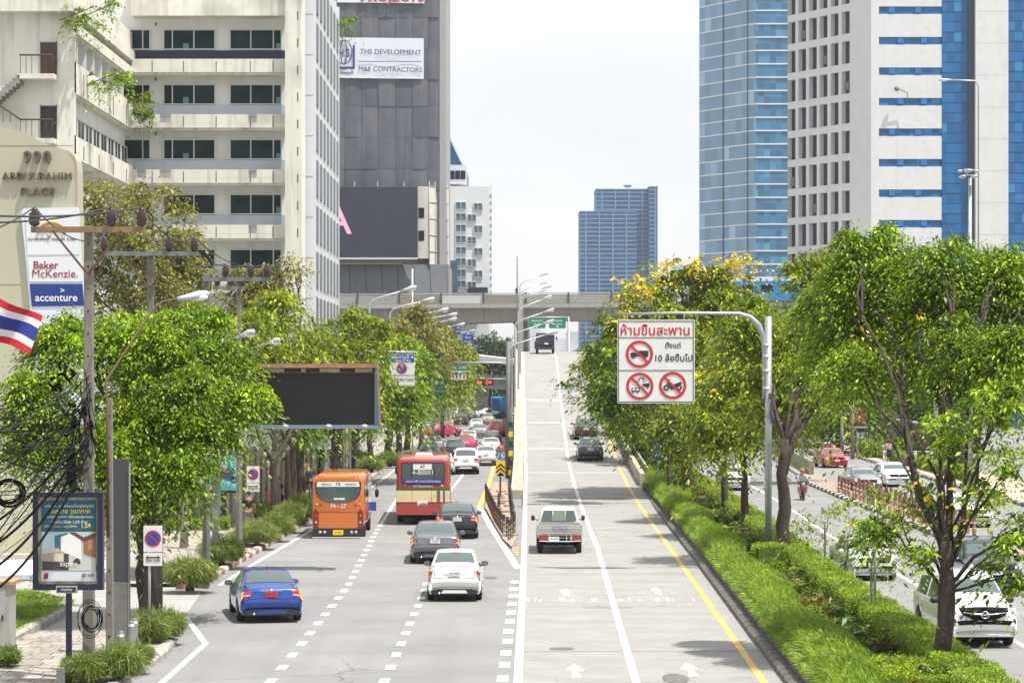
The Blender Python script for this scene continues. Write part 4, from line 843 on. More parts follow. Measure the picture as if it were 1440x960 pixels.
for bi, (x, y) in enumerate(spots):
    c = B0 if first else copy_tree(B0); c.location = (x, y, .10); c.rotation_euler = (rnd.uniform(-.03,.03), rnd.uniform(-.04,.04), 0); first = False
    c['label'] = 'dark slim bollard, %s' % ('%s from the far end of the left island row' % ordn(25-bi) if bi < 25 else '%s from the far end of the row along the ramp' % ordn(47-bi) if bi < 47 else '%s of the loose ones between the two rows' % ordn(bi-46))
B1 = bollard('bollard', 'rust-brown banded bollard on the median of the oncoming lanes', 'bollard', mat('bollard_rust', (.10,.035,.02), .6), mat('band_pale', (.26,.15,.10), .5), .95, .085, 'rust-brown bollards on the far median'); first = True
for bi, (x, y) in enumerate([(18.6, D) for D in np.arange(108, 147, 1.5)] + [(19.35, D) for D in np.arange(107, 143, 1.7)]):
    c = B1 if first else copy_tree(B1); c.location = (x+rnd.uniform(-.04,.04), y, .14); first = False
    c['label'] = 'rust-brown banded bollard, %s from the near end of the %s row' % (ordn(bi+1 if bi < 26 else bi-25), 'hedge-side' if bi < 26 else 'far-side')

# planted median: soil bed with its low dark wall
PW = lambda D: XK(D)+.27
HX = lambda D: float(np.interp(D, [40,62,77,104,130,200,300], [9.6,9.85,9.95,10.5,10.9,11.3,11.6]))
soil = S(); rows = [[(PW(D)+.12, D, .52), (PW(D)+1.5, D, .62), (8.9, D, .5), (HX(D)-.1, D, .30)] for D in range(44, 300, 4)]; soil.grid(rows)
struct(soil.obj('planting_bed', mat('soil', (.07,.055,.035), .95, var=.3, vs=3)), 'soil bed of the planted median')
w_ = wallstrip('planter_wall', lambda D: PW(D), lambda D: PW(D)+.14, 44, 300, .56, mat('planter_wall_dark', (.10,.092,.08), .92, var=.25, vs=2, streak=.5, stretch=(3,.5,3), dirt=.5), zf=lambda D: 0); tag(w_, 'low dark retaining wall under the long grass of the median', 'wall')

# ---------------- buildings ----------------
def ring_wall(b, x0, x1, z0, z1, y, th):  b.box(x0, x1, y, y+th, z0, z1)
CRM = mat('cream_render', (.70,.685,.61), .88, var=.05, vs=.5, bump=.25, bs=6, streak=.6, scol=(.27,.25,.21), stretch=(1.4,1.4,.09), dirt=.62, dcol=(.30,.28,.24), ds=.33)
GRW = mat('grey_render', (.66,.66,.64), .88, var=.06, vs=.6, streak=.25, scol=(.28,.27,.25), dirt=.15)
SPN = mat('spandrel_blue', (.42,.46,.54), .6, var=.06, vs=.8, streak=.25, scol=(.28,.31,.36)); NVY = mat('navy_panel', (.014,.018,.05), .5)
WGL = mat('window_glass_green', (.010,.028,.034), .22, spec=.12, var=.45, vs=.9); WGD = mat('window_glass_dark', (.012,.014,.02), .2, spec=.15); FRM = mat('window_frame', (.55,.55,.53), .5)
def window(parent, x0, x1, z0, z1, y, bars, gm=WGL, fr=.07, fm=FRM, name='window', depth=.14):
    """frame, panes and mullions facing the camera"""
    f = MB(); f.box(x0,x1,y,y+depth,z0,z0+fr); f.box(x0,x1,y,y+depth,z1-fr,z1); xs = [x0]+list(bars)+[x1]
    for x in (x0, x1-fr): f.box(x, x+fr, y, y+depth, z0+fr, z1-fr)
    for x in bars: f.box(x-fr/2, x+fr/2, y, y+depth, z0+fr, z1-fr)
    w = f.obj(name, fm, parent, world=True)
    for i in range(len(xs)-1): MB().box(xs[i]+fr*.4, xs[i+1]-fr*.4, y+depth*.55, y+depth*.75, z0+fr*.5, z1-fr*.5).obj('pane', gm, w, world=True)
    return w
def cream():
    D = 168.; s = F/D; t = T('office_building', 'weathered cream concrete office block with balconies, vines and green windows', 'building', (-20, D, 0))
    x = lambda p: (p-CX)/s; z = lambda p: CH-(p-CY)/s
    xr = x(402); MB().box(-40, x(423), D+1.3, D+3.8, 0, z(-60)).obj('wall', GRW, t, world=True)
    for k in range(-1, 6):
        y0 = 83+77.7*k                                                   # top of the parapet band
        if k == -1: MB().box(x(185), xr, D-.25, D+1.3, z(23), z(-40)).obj('balcony_parapet', CRM, t, world=True)
        else:
            bb = MB(); cuts = [(192,205),(224,240)] + ([] if k == 0 else [(349,361)])
            e = [185]+[q for c in cuts for q in c]+[402]
            if k in (0,): e = [185,402]
            bb.box(x(185), xr, D, D+.14, z(y0+19), z(y0+(12 if k else 1)))
            for i in range(0, len(e), 2): bb.box(x(e[i]), x(e[i+1])-.002, D-.003, D+.137, z(y0+12) if k else z(y0+18.9), z(y0))
            bb.obj('balcony_parapet', CRM, t, world=True)
            MB().box(x(185), xr, D+.16, D+1.3, z(y0+22), z(y0+17)).obj('slab', CRM, t, world=True)
            for px_ in (214,258,304,352,384): MB().box(x(px_)-.03, x(px_)+.03, D-.012, D-.004, z(y0+18), z(y0+3)).obj('weep_stain', mat('stain_brown', (.16,.10,.07), .9), t, world=True)
            MB().box(x(186), xr, D+1.18, D+1.28, z(y0+1 if k else 82), z(y0-15)).obj('spandrel_panel', SPN if k else NVY, t, world=True)
        if k >= 0:
            w0, w1 = y0-16, y0-45
            window(t, x(168), x(208), z(w0), z(w1), D+1.16, [x(197)]); window(t, x(226), x(300), z(w0), z(w1), D+1.16, [x(239),x(269.5)]); window(t, x(320), x(394), z(w0), z(w1), D+1.16, [x(350),x(382)])
            for q in (254, 386): MB().box(x(q), x(q+8), D+1.225, D+1.235, z(w0), z(w0-9-(k%2)*2)).obj('window_blind', mat('mint_board', (.10,.24,.20), .7), t, world=True)
            MB().box(x(214.5),x(216.5),D+1.12,D+1.2,z(y0-50),z(y0-54)).obj('vent', BLK, t, world=True)
    # right hand pilaster
    MB().box(x(402), x(425), D-.6, D+.2, 0, z(-60)).obj('pilaster', CRM, t, world=True)
    for k in range(9): MB().box(x(419), x(420.6), D-.615, D-.6, z(30+k*38), z(18+k*38)).obj('pilaster_slot', mat('stain_brown', (.16,.10,.07), .9), t, world=True)
    # left wing: wall running towards the camera
    X0 = -24.9; Dn = 145.7; sn = F/Dn; zn = lambda p: CH-(p-CY)/sn; xn = lambda p: (p-CX)/sn
    MB().box(-40, X0-1.2, Dn+.5, D+2, 0, zn(19)).obj('wall', GRW, t, world=True)
    MB().box(-45, X0, Dn, Dn+.5, 0, zn(19)).obj('wall', CRM, t, world=True)
    MB().prism([(-45,Dn-.9),(X0+.1,Dn-.9),(x(185)+.1,D-.3),(x(185)+.1,D+1),(-45,D+1)], zn(19), zn(2), 'XY').obj('roof_slab', CRM, t, world=True, fix=True)
    MB().prism([(-45,Dn-.6),(X0-.1,Dn-.6),(x(185)-.1,D-.2),(x(185)-.1,D+1),(-45,D+1)], zn(2)+.01, zn(-30), 'XY').obj('roof_slab', CRM, t, world=True, fix=True)
    for k, (a, c) in enumerate(((30,45),(87,130),(190,222),(268,300))):         # bands of the receding wing
        MB().box(X0-.14, X0, Dn+.02, D-.02, zn(c), zn(a)).obj('balcony_parapet', CRM, t, world=True)
        MB().box(X0-1.2, X0-.15, Dn+.51, D-.02, zn(c)-.12, zn(c)+.1).obj('slab', CRM, t, world=True)
        for j in range(4): MB().box(X0, X0+.012, Dn+3+j*5.5, Dn+3.3+j*5.5, zn(c)+.1, zn(a)-.4).obj('weep_stain', mat('stain_brown', (.16,.10,.07), .9), t, world=True)
    for j in range(7):
        MB().box(X0-1.1, X0-.2, Dn+2.2+j*2.9, Dn+2.34+j*2.9, zn(87), zn(45)).obj('sun_fin', mat('fin_white', (.62,.63,.64), .7), t, world=True)
    for j in range(8):
        yy = Dn+.8+j*2.8; f = MB(); a, c = zn(188), zn(160); f.box(X0-.5,X0-.42,yy,yy+.12,a,c); f.box(X0-.5,X0-.42,yy+2.3,yy+2.42,a,c); f.box(X0-.5,X0-.42,yy,yy+2.42,c,c+.1); f.box(X0-.5,X0-.42,yy,yy+2.42,a-.1,a); f.box(X0-.5,X0-.42,yy+1.1,yy+1.22,a,c)
        wo = f.obj('window', FRM, t, world=True); MB().box(X0-.47,X0-.45,yy+.1,yy+2.3,a,c).obj('pane', WGL, wo, world=True)
    MB().box(X0-1.0, X0-.52, Dn+.6, D, zn(222), zn(130)).obj('wall', GRW, t, world=True)
    # doors, landing, stair
    for a, c, mm in ((60,107,'door_brown'),(149,197,'door_black')):
        m2 = mat(mm, (.07,.03,.025) if 'brown' in mm else (.02,.018,.02), .6, streak=.4, scol=(.12,.06,.03)); dr = MB().box(xn(58), xn(79), Dn-.06, Dn+.02, zn(c), zn(a)).obj('door', m2, t, world=True)
        f = MB(); f.box(xn(57),xn(58),Dn-.08,Dn,zn(c),zn(a-1)); f.box(xn(79),xn(80),Dn-.08,Dn,zn(c),zn(a-1)); f.obj('frame', mat('door_black', (.02,.018,.02), .6), dr, world=True)
        MB().box(xn(31), xn(81), Dn-1.2, Dn-.01, zn(c+7), zn(c)).obj('landing', CRM, t, world=True)
        rp = S(); zt = zn(c-26)
        rp.tube([(xn(33),Dn-1.15,zt),(xn(78),Dn-1.15,zt),(xn(80),Dn-1.15,zt-.15),(xn(80),Dn-.1,zt-.15)], .05, 6)
        if a > 100: rp.tube([(xn(34),Dn-1.15,zt),(xn(0),Dn-1.15,zn(148)),(xn(-20),Dn-1.15,zn(134))], .05, 6)
        for q in (34,42,50,60,70,79): rp.tube([(xn(q),Dn-1.15,zn(c)),(xn(q),Dn-1.15,zt)], .02, 5)
        if a > 100:
            for q in (0,10,20): rp.tube([(xn(q),Dn-1.15,zn(175)),(xn(q),Dn-1.15,zn(150+q*.7))], .02, 5)
        rp.obj('railing', mat('rail_rust', (.07,.04,.035), .7), t, world=True)
    for j in range(10): MB().box(xn(28-j*5), xn(33-j*5), Dn-1.2, Dn-.01, zn(113+j*4.4+8), zn(109+j*4.4)).obj('step', CONC, t, world=True)
    return t
cream()
def vine(label, px, py, D, r, seed):
    c = at(px, py, D); t = T('creeper', label, 'plant', c); link('foliage', crown('foliage', [(c.x,c.y,c.z,r,.4,r*.8),(c.x+r*.7,c.y,c.z+r*.3,r*.6,.3,r*.5)], 26, 26, .22, .2, seed, 'fresh'), t, world=True)
    q = S(); q.tube([(c.x-r,c.y,c.z-r*.4),(c.x,c.y,c.z),(c.x+r,c.y,c.z+r*.4)], .03, 5); q.obj('stem', BARK(), t, world=True)
vine('green creeper sprouting under the roof edge of the cream building', 106, 20, 145, .9, 3); vine('creeper trailing from the roof slab corner of the cream building', 140, 14, 147, 1.0, 4)
vine('creeper hanging over the upper balcony of the receding wing', 141, 112, 150, .9, 5); vine('small creeper beside the upper balcony corner', 166, 106, 158, .6, 8); vine('green bush growing in the inner corner of the cream building', 193, 138, 166, .8, 6); vine('bushy creeper on the balcony one floor below the corner bush', 203, 157, 167.2, .65, 7)
vine('small green bush growing from the grey net facade', 482, 30, 196, .9, 9)

def whiteblock():
    D = 172.; s = F/D; x = lambda p: (p-CX)/s; z = lambda p: CH-(p-CY)/s; t = T('office_building', 'narrow white tower with tall vertical fins between the cream block and the netted tower', 'building', (x(441), D, 0))
    WM = mat('white_cladding', (.60,.615,.64), .7, var=.04, vs=.6, streak=.12, scol=(.42,.43,.45)); X = x(441); D1 = D*(CX-441)/(CX-475)
    MB().box(x(424.5), X-.02, D, D1, 0, z(-60)).obj('wall', WM, t, world=True)
    for k in range(9): MB().box(x(424.5)-.01, X-.02, D-.014, D, z(20+k*57)-.02, z(20+k*57)+.02).obj('joint', mat('joint_grey', (.3,.3,.31), .8), t, world=True)
    n = 7
    for i in range(n+1):
        yy = D+.2+(D1-D-.6)*i/n; MB().box(X-.02, X+.13, yy, yy+.35, 0, z(-60)).obj('fin', WM, t, world=True)
    for k in range(-1, 7):
        zc = z(52+k*65)
        for i in range(n):
            yy = D+.6+(D1-D-.6)*i/n; MB().box(X-.01, X+.06, yy, yy+(D1-D)/n-.45, zc-1.25, zc+1.2).obj('window', mat('slot_glass', (.10,.115,.13), .4, spec=.2), t, world=True)
whiteblock()

def netted():
    D = 362.; kk = D/245; s = F/D; x = lambda p: (p-CX)/s; z = lambda p: CH-(p-CY)/s; t = T('tower_block', 'tall tower wrapped in grey construction netting with white contractor banners', 'building', (x(550), D, 0))
    NET = [mat('net_%d' % i, c, .85, var=.12, vs=.5, streak=.45, scol=(.21,.20,.20), stretch=(1.5,1.5,.07), bump=.5, bs=3) for i, c in enumerate([(.105,.115,.145),(.12,.125,.15),(.09,.10,.125)])]
    MB().box(x(455), x(618), D+.35, D+26, 0, z(-80)).obj('wall', CONC, t, world=True)
    MB().box(x(618)+.01, x(627), D+.1, D+26, 0, z(-80)).obj('edge_column', mat('edge_grey', (.33,.33,.34), .8, streak=.3), t, world=True)
    ys = [-70, -20, 25, 68, 112, 150, 193, 238, 268]; xs = [460, 484, 508, 532, 556, 580, 602, 617.5]
    for j in range(len(ys)-1):
        for i in range(len(xs)-1):
            b = MB(); rows = []; o0 = rnd.uniform(0,.12)
            for a in range(4):
                rows.append([(x(xs[i]+.15)+(x(xs[i+1])-x(xs[i])-.02)*k/4, D+.05+o0-.10*math.sin(math.pi*k/4)*math.sin(math.pi*(a+.3)/4)+rnd.uniform(-.03,.03), z(ys[j])+(z(ys[j+1])-z(ys[j]))*(a/3)*.995) for k in range(5)])
            b.grid(rows, True); b.sm = True; b.obj('net_panel', NET[(i*5+j*3+rnd.randint(0,1)) % 3], t, world=True)
    # banner
    def banner(y0, y1, x0, x1, name):
        rows = [[(x(x0)+(x(x1)-x(x0))*k/8, D-.18+.05*math.sin(k*1.7), z(y0)-(z(y0)-z(y1))*a/2-(k/8)*.14) for k in range(9)] for a in range(3)]
        b = S(); b.grid(rows, True); return b.obj(name, mat('banner_white', (.66,.68,.76), .7), t, world=True)
    bn = banner(53, 110, 474, 596, 'banner'); ink = mat('banner_ink', (.02,.035,.15), .6)
    text('THS DEVELOPMENT', 1.32*kk, ink, bn, (x(549.5), D-.32, z(74)), rot=(R(90),R(1.2),0), sx=.82, bold=.03, fit=5.85*kk, world=True)
    text('M&E CONTRACTORS', 1.32*kk, ink, bn, (x(549), D-.32, z(98.5)), rot=(R(90),R(1.2),0), bold=.03, fit=6.05*kk, world=True)
    MB().box(x(504), x(593), D-.33, D-.30, z(87)-.04, z(87)+.04).obj('underline', ink, bn, world=True)
    MB().box(x(472), x(499), D-.33, D-.30, z(97.5), z(94.5)).obj('logo_bar', ink, bn, world=True); MB().box(x(496.5), x(499), D-.33, D-.30, z(94.5)+.004, z(64)).obj('logo_bar', ink, bn, world=True)
    text('H', 1.1*kk, ink, bn, (x(479.5),D-.32,z(76)), sx=.75, bold=.03, world=True); text('S', 1.1*kk, ink, bn, (x(488.5),D-.32,z(76)), sx=.75, bold=.03, world=True); text('DEVELOPMENT', .5, ink, bn, (x(480),D-.32,z(103.5)), bold=.01, fit=2.4*kk, world=True)
    for rx in (.28*kk, .78*kk):
        q = S(); q.tube([(x(483.5)+rx*math.cos(a), D-.32, z(74)+1.15*kk*math.sin(a)) for a in [i*math.pi/14 for i in range(29)]], .065, 5); q.obj('logo_ring', ink, bn, world=True)
    b2 = banner(-45, 4, 474, 597, 'banner'); text('PROJECTS', 1.9, mat('banner_red', (.4,.02,.04), .6), b2, (x(552),D-.32,z(-3)), fit=6.0*kk, bold=.05, world=True)
    # lower canvas and scaffold
    CV = mat('canvas_grey', (.12,.13,.15), .8, var=.12, vs=.3, streak=.4, scol=(.22,.22,.24), stretch=(2,2,.12))
    for i in range(7):
        a, c = 470+i*22.5, 470+(i+1)*22.5-.8; b = MB(); b.add([(x(a),D-1.0,z(372)),(x(c),D-1.0,z(372)),(x(c)+.25,D-2.4,z(428)),(x(a)+.25,D-2.4,z(428))], [(0,1,2,3)]); b.obj('canvas_sheet', CV, t, world=True)
    MB().box(x(460), x(631), D-.9, D+20, 0, z(372)).obj('podium', CONC, t, world=True)
    wb = mat('sheet_white', (.62,.60,.55), .8, var=.08, vs=1, streak=.3, stretch=(3,3,.3))
    MB().box(x(588), x(604), D-1.2, D-.2, z(364), z(263)).obj('side_panel', wb, t, world=True)
    MB().prism([(x(604)+.01,D-1.2),(x(630),D+3),(x(630),D+4),(x(604)+.01,D-.2)], z(372), z(262), 'XY').obj('side_panel', wb, t, world=True, fix=True)
    for zz in (300, 332): MB().box(x(589), x(597), D-1.24, D-1.2, z(zz+7), z(zz-7)).obj('window', WGD, t, world=True)
    sc = S()
    for p_ in (604,612,620,628): 
        dd = D-1.25+(p_-604)*.16; sc.tube([(x(p_),dd,z(378)),(x(p_),dd,z(256))], .06, 5)
    for zz in (262,285,308,331,354,372): sc.tube([(x(604),D-1.3,z(zz)),(x(630),D+2.9,z(zz))], .05, 5)
    sc.obj('scaffold', mat('scaffold_steel', (.35,.34,.33), .6), t, world=True)
    # led screen
    ls = T('billboard', 'large dark video screen with a pink letter A on the netted tower', 'billboard', (x(528), D-2.6, z(363)))
    MB().box(x(455), x(588), D-3.2, D-2.4, z(363), z(265)).obj('screen', mat('screen_navy', (.022,.03,.05), .5, var=.06, vs=.4), ls, world=True, bevel=.04)
    text('A', 3.9*kk, mat('screen_pink', (.85,.45,.65), .5), ls, (x(477),D-3.22,z(313)), bold=.04, sx=1.0, world=True)
    MB().box(x(455), x(588.5), D-3.3, D-2.3, z(366), z(363.5)).obj('frame', mat('frame_white', (.55,.56,.6), .5), ls, world=True)
    MB().box(x(455), x(586), D-2.6, D-2.1, z(371), z(366.5)).obj('maintenance_deck', mat('deck_brown', (.2,.14,.1), .7), ls, world=True)
    for p_ in (500,532,569): MB().box(x(p_),x(p_+1),D-3.0,D-2.9,z(264),z(258)).obj('bracket', mat('frame_white', (.55,.56,.6), .5), ls, world=True)
netted()

def bluepeak():
    D = 440.; s = F/D; x = lambda p: (p-CX)/s; z = lambda p: CH-(p-CY)/s; t = T('tower_block', 'blue glass tower with a steeply sloping peak behind the netted tower', 'building', (x(640),D,0))
    MB().prism([(x(610),0),(x(657),0),(x(657),z(242)),(x(652),z(238)),(x(625),z(182)),(x(610),z(182))], D, D+18).obj('body', mat('peak_blue', (.05,.13,.26), .25, var=.1, vs=.2), t, world=True, fix=True)
    MB().prism([(x(624.5),z(180)),(x(652.5),z(238)),(x(655),z(238)),(x(627),z(180))], D-.4, D+18.2).obj('roof_edge', mat('peak_rim', (.45,.55,.68), .5), t, world=True, fix=True)
    MB().box(x(622), x(656.5), D-6, D-1, z(262), z(236)).obj('plant_room', mat('peak_white', (.5,.53,.58), .7), t, world=True)
    for i in range(4): MB().box(x(626+i*7.6), x(632.6+i*7.6), D-6.1, D-6, z(256), z(244)).obj('window', WGD, t, world=True)
bluepeak()
def hotel():
    D = 425.; s = F/D; x = lambda p: (p-CX)/s; z = lambda p: CH-(p-CY)/s; t = T('tower_block', 'slim white building with staggered blue-grey windows beside the netted tower', 'building', (x(660),D,0))
    wm = mat('hotel_white', (.66,.68,.70), .7, var=.03, vs=.4); gm_ = mat('hotel_glass', (.10,.17,.22), .3, spec=.2)
    MB().box(x(620), x(688), D, D+14, 0, z(262)).obj('wall', wm, t, world=True); MB().box(x(677), x(692), D+1, D+13, 0, z(257)).obj('stair_tower', wm, t, world=True)
    for k in range(10):
        y0 = 284+k*15.75; window(t, x(640.5), x(655.5), z(y0+11), z(y0), D-.2, [x(648)], gm_, .10)
        a, c = (666,678.7) if k % 2 == 0 else (657.2,669.8); window(t, x(a), x(c), z(y0+12.5), z(y0+1.5), D-.2, [(x(a)+x(c))/2], gm_, .10)
    for k in range(14): MB().box(x(689), x(691), D+.94, D+1, z(272+k*10.5+5), z(272+k*10.5)).obj('opening', mat('opening_grey', (.25,.25,.26), .8), t, world=True)
    MB().box(x(633), x(644), D-5, D-.1, 0, z(368)).obj('annexe', mat('annexe_blue', (.06,.1,.16), .4, var=.3, vs=.4), t, world=True); MB().box(x(659), x(686), D-4, D-.1, z(412), z(405)).obj('canopy', NVY, t, world=True)
hotel()
def gridglass(name, col, sx, sz, jit=.35, rough=.08):
    if name in _M: return _M[name]
    m = mat(name, col, rough+(.05 if 'royal' not in name else .12), spec=.40 if 'royal' not in name else .3); nt = m.node_tree; N = nt.nodes; L = nt.links; b = N['Principled BSDF']
    tc = N.new('ShaderNodeTexCoord'); sp = N.new('ShaderNodeSeparateXYZ'); L.new(tc.outputs['Object'], sp.inputs[0])
    def fl(o, k):
        a = N.new('ShaderNodeMath'); a.operation = 'DIVIDE'; L.new(o, a.inputs[0]); a.inputs[1].default_value = k; f = N.new('ShaderNodeMath'); f.operation = 'FLOOR'; L.new(a.outputs[0], f.inputs[0]); return f.outputs[0]
    cb = N.new('ShaderNodeCombineXYZ'); L.new(fl(sp.outputs[0], sx), cb.inputs[0]); L.new(fl(sp.outputs[2], sz), cb.inputs[2])
    wn = N.new('ShaderNodeTexWhiteNoise'); L.new(cb.outputs[0], wn.inputs['Vector']); r = N.new('ShaderNodeValToRGB'); e = r.color_ramp.elements
    e[0].position = .0; e[0].color = (*[c*(1-jit) for c in col],1); e[1].position = .9; e[1].color = (*[min(1,c*(1+jit*.6)) for c in col],1); x = r.color_ramp.elements.new(.97); x.color = (col[0]*2.0, col[1]*1.7, col[2]*1.35, 1)
    L.new(wn.outputs['Value'], r.inputs[0]); L.new(r.outputs[0], b.inputs['Base Color']); return m
def glasstower():
    D = 700.; s = F/D; x = lambda p: (p-CX)/s; z = lambda p: CH-(p-CY)/s; t = T('tower_block', 'pale blue curved glass skyscraper with thin white floor bands', 'building', (x(1050),D,0))
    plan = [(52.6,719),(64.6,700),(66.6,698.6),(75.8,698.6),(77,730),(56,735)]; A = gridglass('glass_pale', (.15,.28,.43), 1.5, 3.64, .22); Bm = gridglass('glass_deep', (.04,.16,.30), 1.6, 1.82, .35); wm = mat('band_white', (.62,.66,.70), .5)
    inner = [(a*.9985+.09, b_+.35) for a, b_ in plan]
    for k in range(33):
        z0 = k*3.64; z1 = z0+3.3
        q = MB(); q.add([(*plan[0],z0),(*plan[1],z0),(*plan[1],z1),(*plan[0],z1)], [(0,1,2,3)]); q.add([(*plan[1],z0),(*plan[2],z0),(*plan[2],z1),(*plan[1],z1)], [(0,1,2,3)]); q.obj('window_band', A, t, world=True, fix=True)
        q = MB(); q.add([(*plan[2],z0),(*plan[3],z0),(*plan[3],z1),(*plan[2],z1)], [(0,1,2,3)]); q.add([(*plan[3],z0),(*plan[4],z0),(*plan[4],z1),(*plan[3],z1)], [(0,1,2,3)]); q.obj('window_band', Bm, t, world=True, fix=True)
        MB().prism([(52.5,718.9),(64.55,699.8),(66.6,698.4),(75.9,698.4),(77.2,730),(56,735)], z1, z1+.34, 'XY').obj('floor_band', wm, t, world=True, fix=True)
    MB().prism([(53.2,719.2),(64.9,701),(66.8,699.6),(75.4,699.6),(76.4,729),(56.4,734)], 0, 120, 'XY').obj('core', mat('core_dark', (.03,.05,.06), .6), t, world=True, fix=True)
    for f in (.5, 1.0):
        p = (plan[0][0]+(plan[1][0]-plan[0][0])*f*.98, plan[0][1]+(plan[1][1]-plan[0][1])*f*.98); MB().box(p[0]-.12,p[0]+.12,p[1]-.5,p[1]+.1,0,120).obj('mullion', mat('mullion_dark', (.03,.07,.10), .4), t, world=True)
glasstower()
def gridtower():
    D = 330.; s = F/D; x = lambda p: (p-CX)/s; z = lambda p: CH-(p-CY)/s; t = T('tower_block', 'white tiled tower with a grid of deep square windows and blue glass strips', 'building', (x(1225),D,0))
    TW = mat('tile_white', (.64,.64,.645), .6, var=.03, vs=.5, streak=.16, scol=(.36,.35,.33), dirt=.10); ZT = 62.
    A = Vector((37.2,345.6,0)); B = Vector((x(1225),D,0)); d = (B-A); Lf = d.length; d.normalize(); nrm = Vector((-d.y, d.x, 0)); nrm = -nrm if nrm.y > 0 else nrm
    if nrm.x > 0: nrm = nrm
    ang = math.atan2(d.y, d.x)
    def u(p):                                      # pixel column to distance along the shaded face
        k = (p-CX)/F; return (k*A.y-A.x)/(d.x-k*d.y)
    face = T('facade', None, None, (0,0,0))
    face.parent = t; face.location = A-Vector(t.location); face.rotation_euler = (0,0,ang)
    cols = [(1107.5,1118.5),(1122.5,1133.5),(1137.5,1148.5),(1152.5,1163.5),(1168,1179),(1183.5,1195)]
    xs = [0]+[v for c in cols for v in (u(c[0]),u(c[1]))]+[Lf]; pitch = 3.90; z00 = 7.02+(522-(397/3))/10.75-3.9*9
    rows_ = [z00+pitch*k for k in range(1, 15)]    # sills
    for i in range(0, len(xs), 2): MB().box(xs[i], xs[i+1], 0, .9, 0, ZT).obj('pier', TW, face)
    for k in range(len(rows_)):
        for i in range(6):
            a, c = xs[1+2*i], xs[2+2*i]; zs = rows_[k]
            lo = 0 if k == 0 else rows_[k-1]+2.95
            MB().box(a+.003, c-.003, .012, .88, lo, zs).obj('spandrel', TW, face)
            wv = MB().box(a, c, .70, .76, zs+.01, zs+2.94).obj('window', mat('grid_glass', (.03,.035,.05), .3, var=.3, vs=.3), face)
            if (i*7+k*3) % 11 == 4: MB().box(a+.2, a+.95, .45, .52, zs+.5, zs+1.6).obj('open_sash', mat('sash_grey', (.15,.16,.17), .4), face)
    MB().prism([(A.x+.8,A.y+.4),(B.x+.2,B.y+.9),(x(1362),D+.6),(x(1362),D+24),(A.x+10,D+30)], 0, ZT-.2, 'XY').obj('core', mat('core_grey', (.2,.2,.2), .8), t, world=True, fix=True)
    BG = gridglass('glass_royal', (.02,.13,.33), .95, 1.3, .22, .12)
    xa, xb, xc = x(1225)+.01, x(1236), x(1324.5); MB().box(xa, xb, D, D+.8, 0, ZT).obj('wall', TW, t, world=True)
    ys = [-33.5+42.85*k for k in range(0, 13)]; last = ZT
    for i, yy in enumerate(ys):
        z1, z0 = z(yy), z(yy+10.7); MB().box(xb+.002, xc, D+.002, D+.8, z1, last).obj('wall', TW, t, world=True); last = z0
        w_ = MB().box(xb+.003, xc, D+.16, D+.2, z0, z1).obj('window', BG, t, world=True)
        for p_ in (1250, 1287) if i % 2 else (1262,1295): MB().box(x(p_), x(p_+8.5), D-.05, D+.1, z0+.15, z1-.1).obj('open_sash', mat('sash_blue', (.02,.16,.45), .2), w_, world=True)
    MB().box(xb+.002, xc, D+.002, D+.8, 0, last).obj('wall', TW, t, world=True)
    MB().box(xc+.01, x(1361), D-.05, D+.6, 0, ZT).obj('glass_column', BG, t, world=True)
    ln = MB()
    for k in range(47): ln.box(xc+.01, x(1361), D-.075, D-.051, k*1.3, k*1.3+.05)
    ln.obj('transom', mat('transom_dark', (.01,.04,.12), .4), t, world=True)
    MB().box(x(1361)+.01, x(1372), D-.4, D+1, 0, ZT).obj('recess', mat('recess_dark', (.05,.06,.10), .6), t, world=True)  # side wall of the nearer block, its shade put into the dark colour
    D2 = D-1.2; s2 = F/D2; x2 = lambda p: (p-CX)/s2
    MB().box(x2(1372), x2(1418), D2, D2+22, 0, ZT).obj('wall', TW, t, world=True); MB().box(x2(1418)+.01, x2(1475), D2+.1, D2+22, 0, ZT).obj('glass_column', BG, t, world=True)
    ln = MB()
    for k in range(47): ln.box(x2(1418)+.01, x2(1475), D2+.07, D2+.098, k*1.3, k*1.3+.05)
    ln.obj('transom', mat('transom_dark', (.01,.04,.12), .4), t, world=True)
    for k in range(14): MB().box(x2(1372)+.05, x2(1418)-.05, D2-.004, D2, 4+k*4.1, 4.04+k*4.1).obj('tile_joint', mat('joint_grey', (.3,.3,.31), .8), t, world=True)
gridtower()
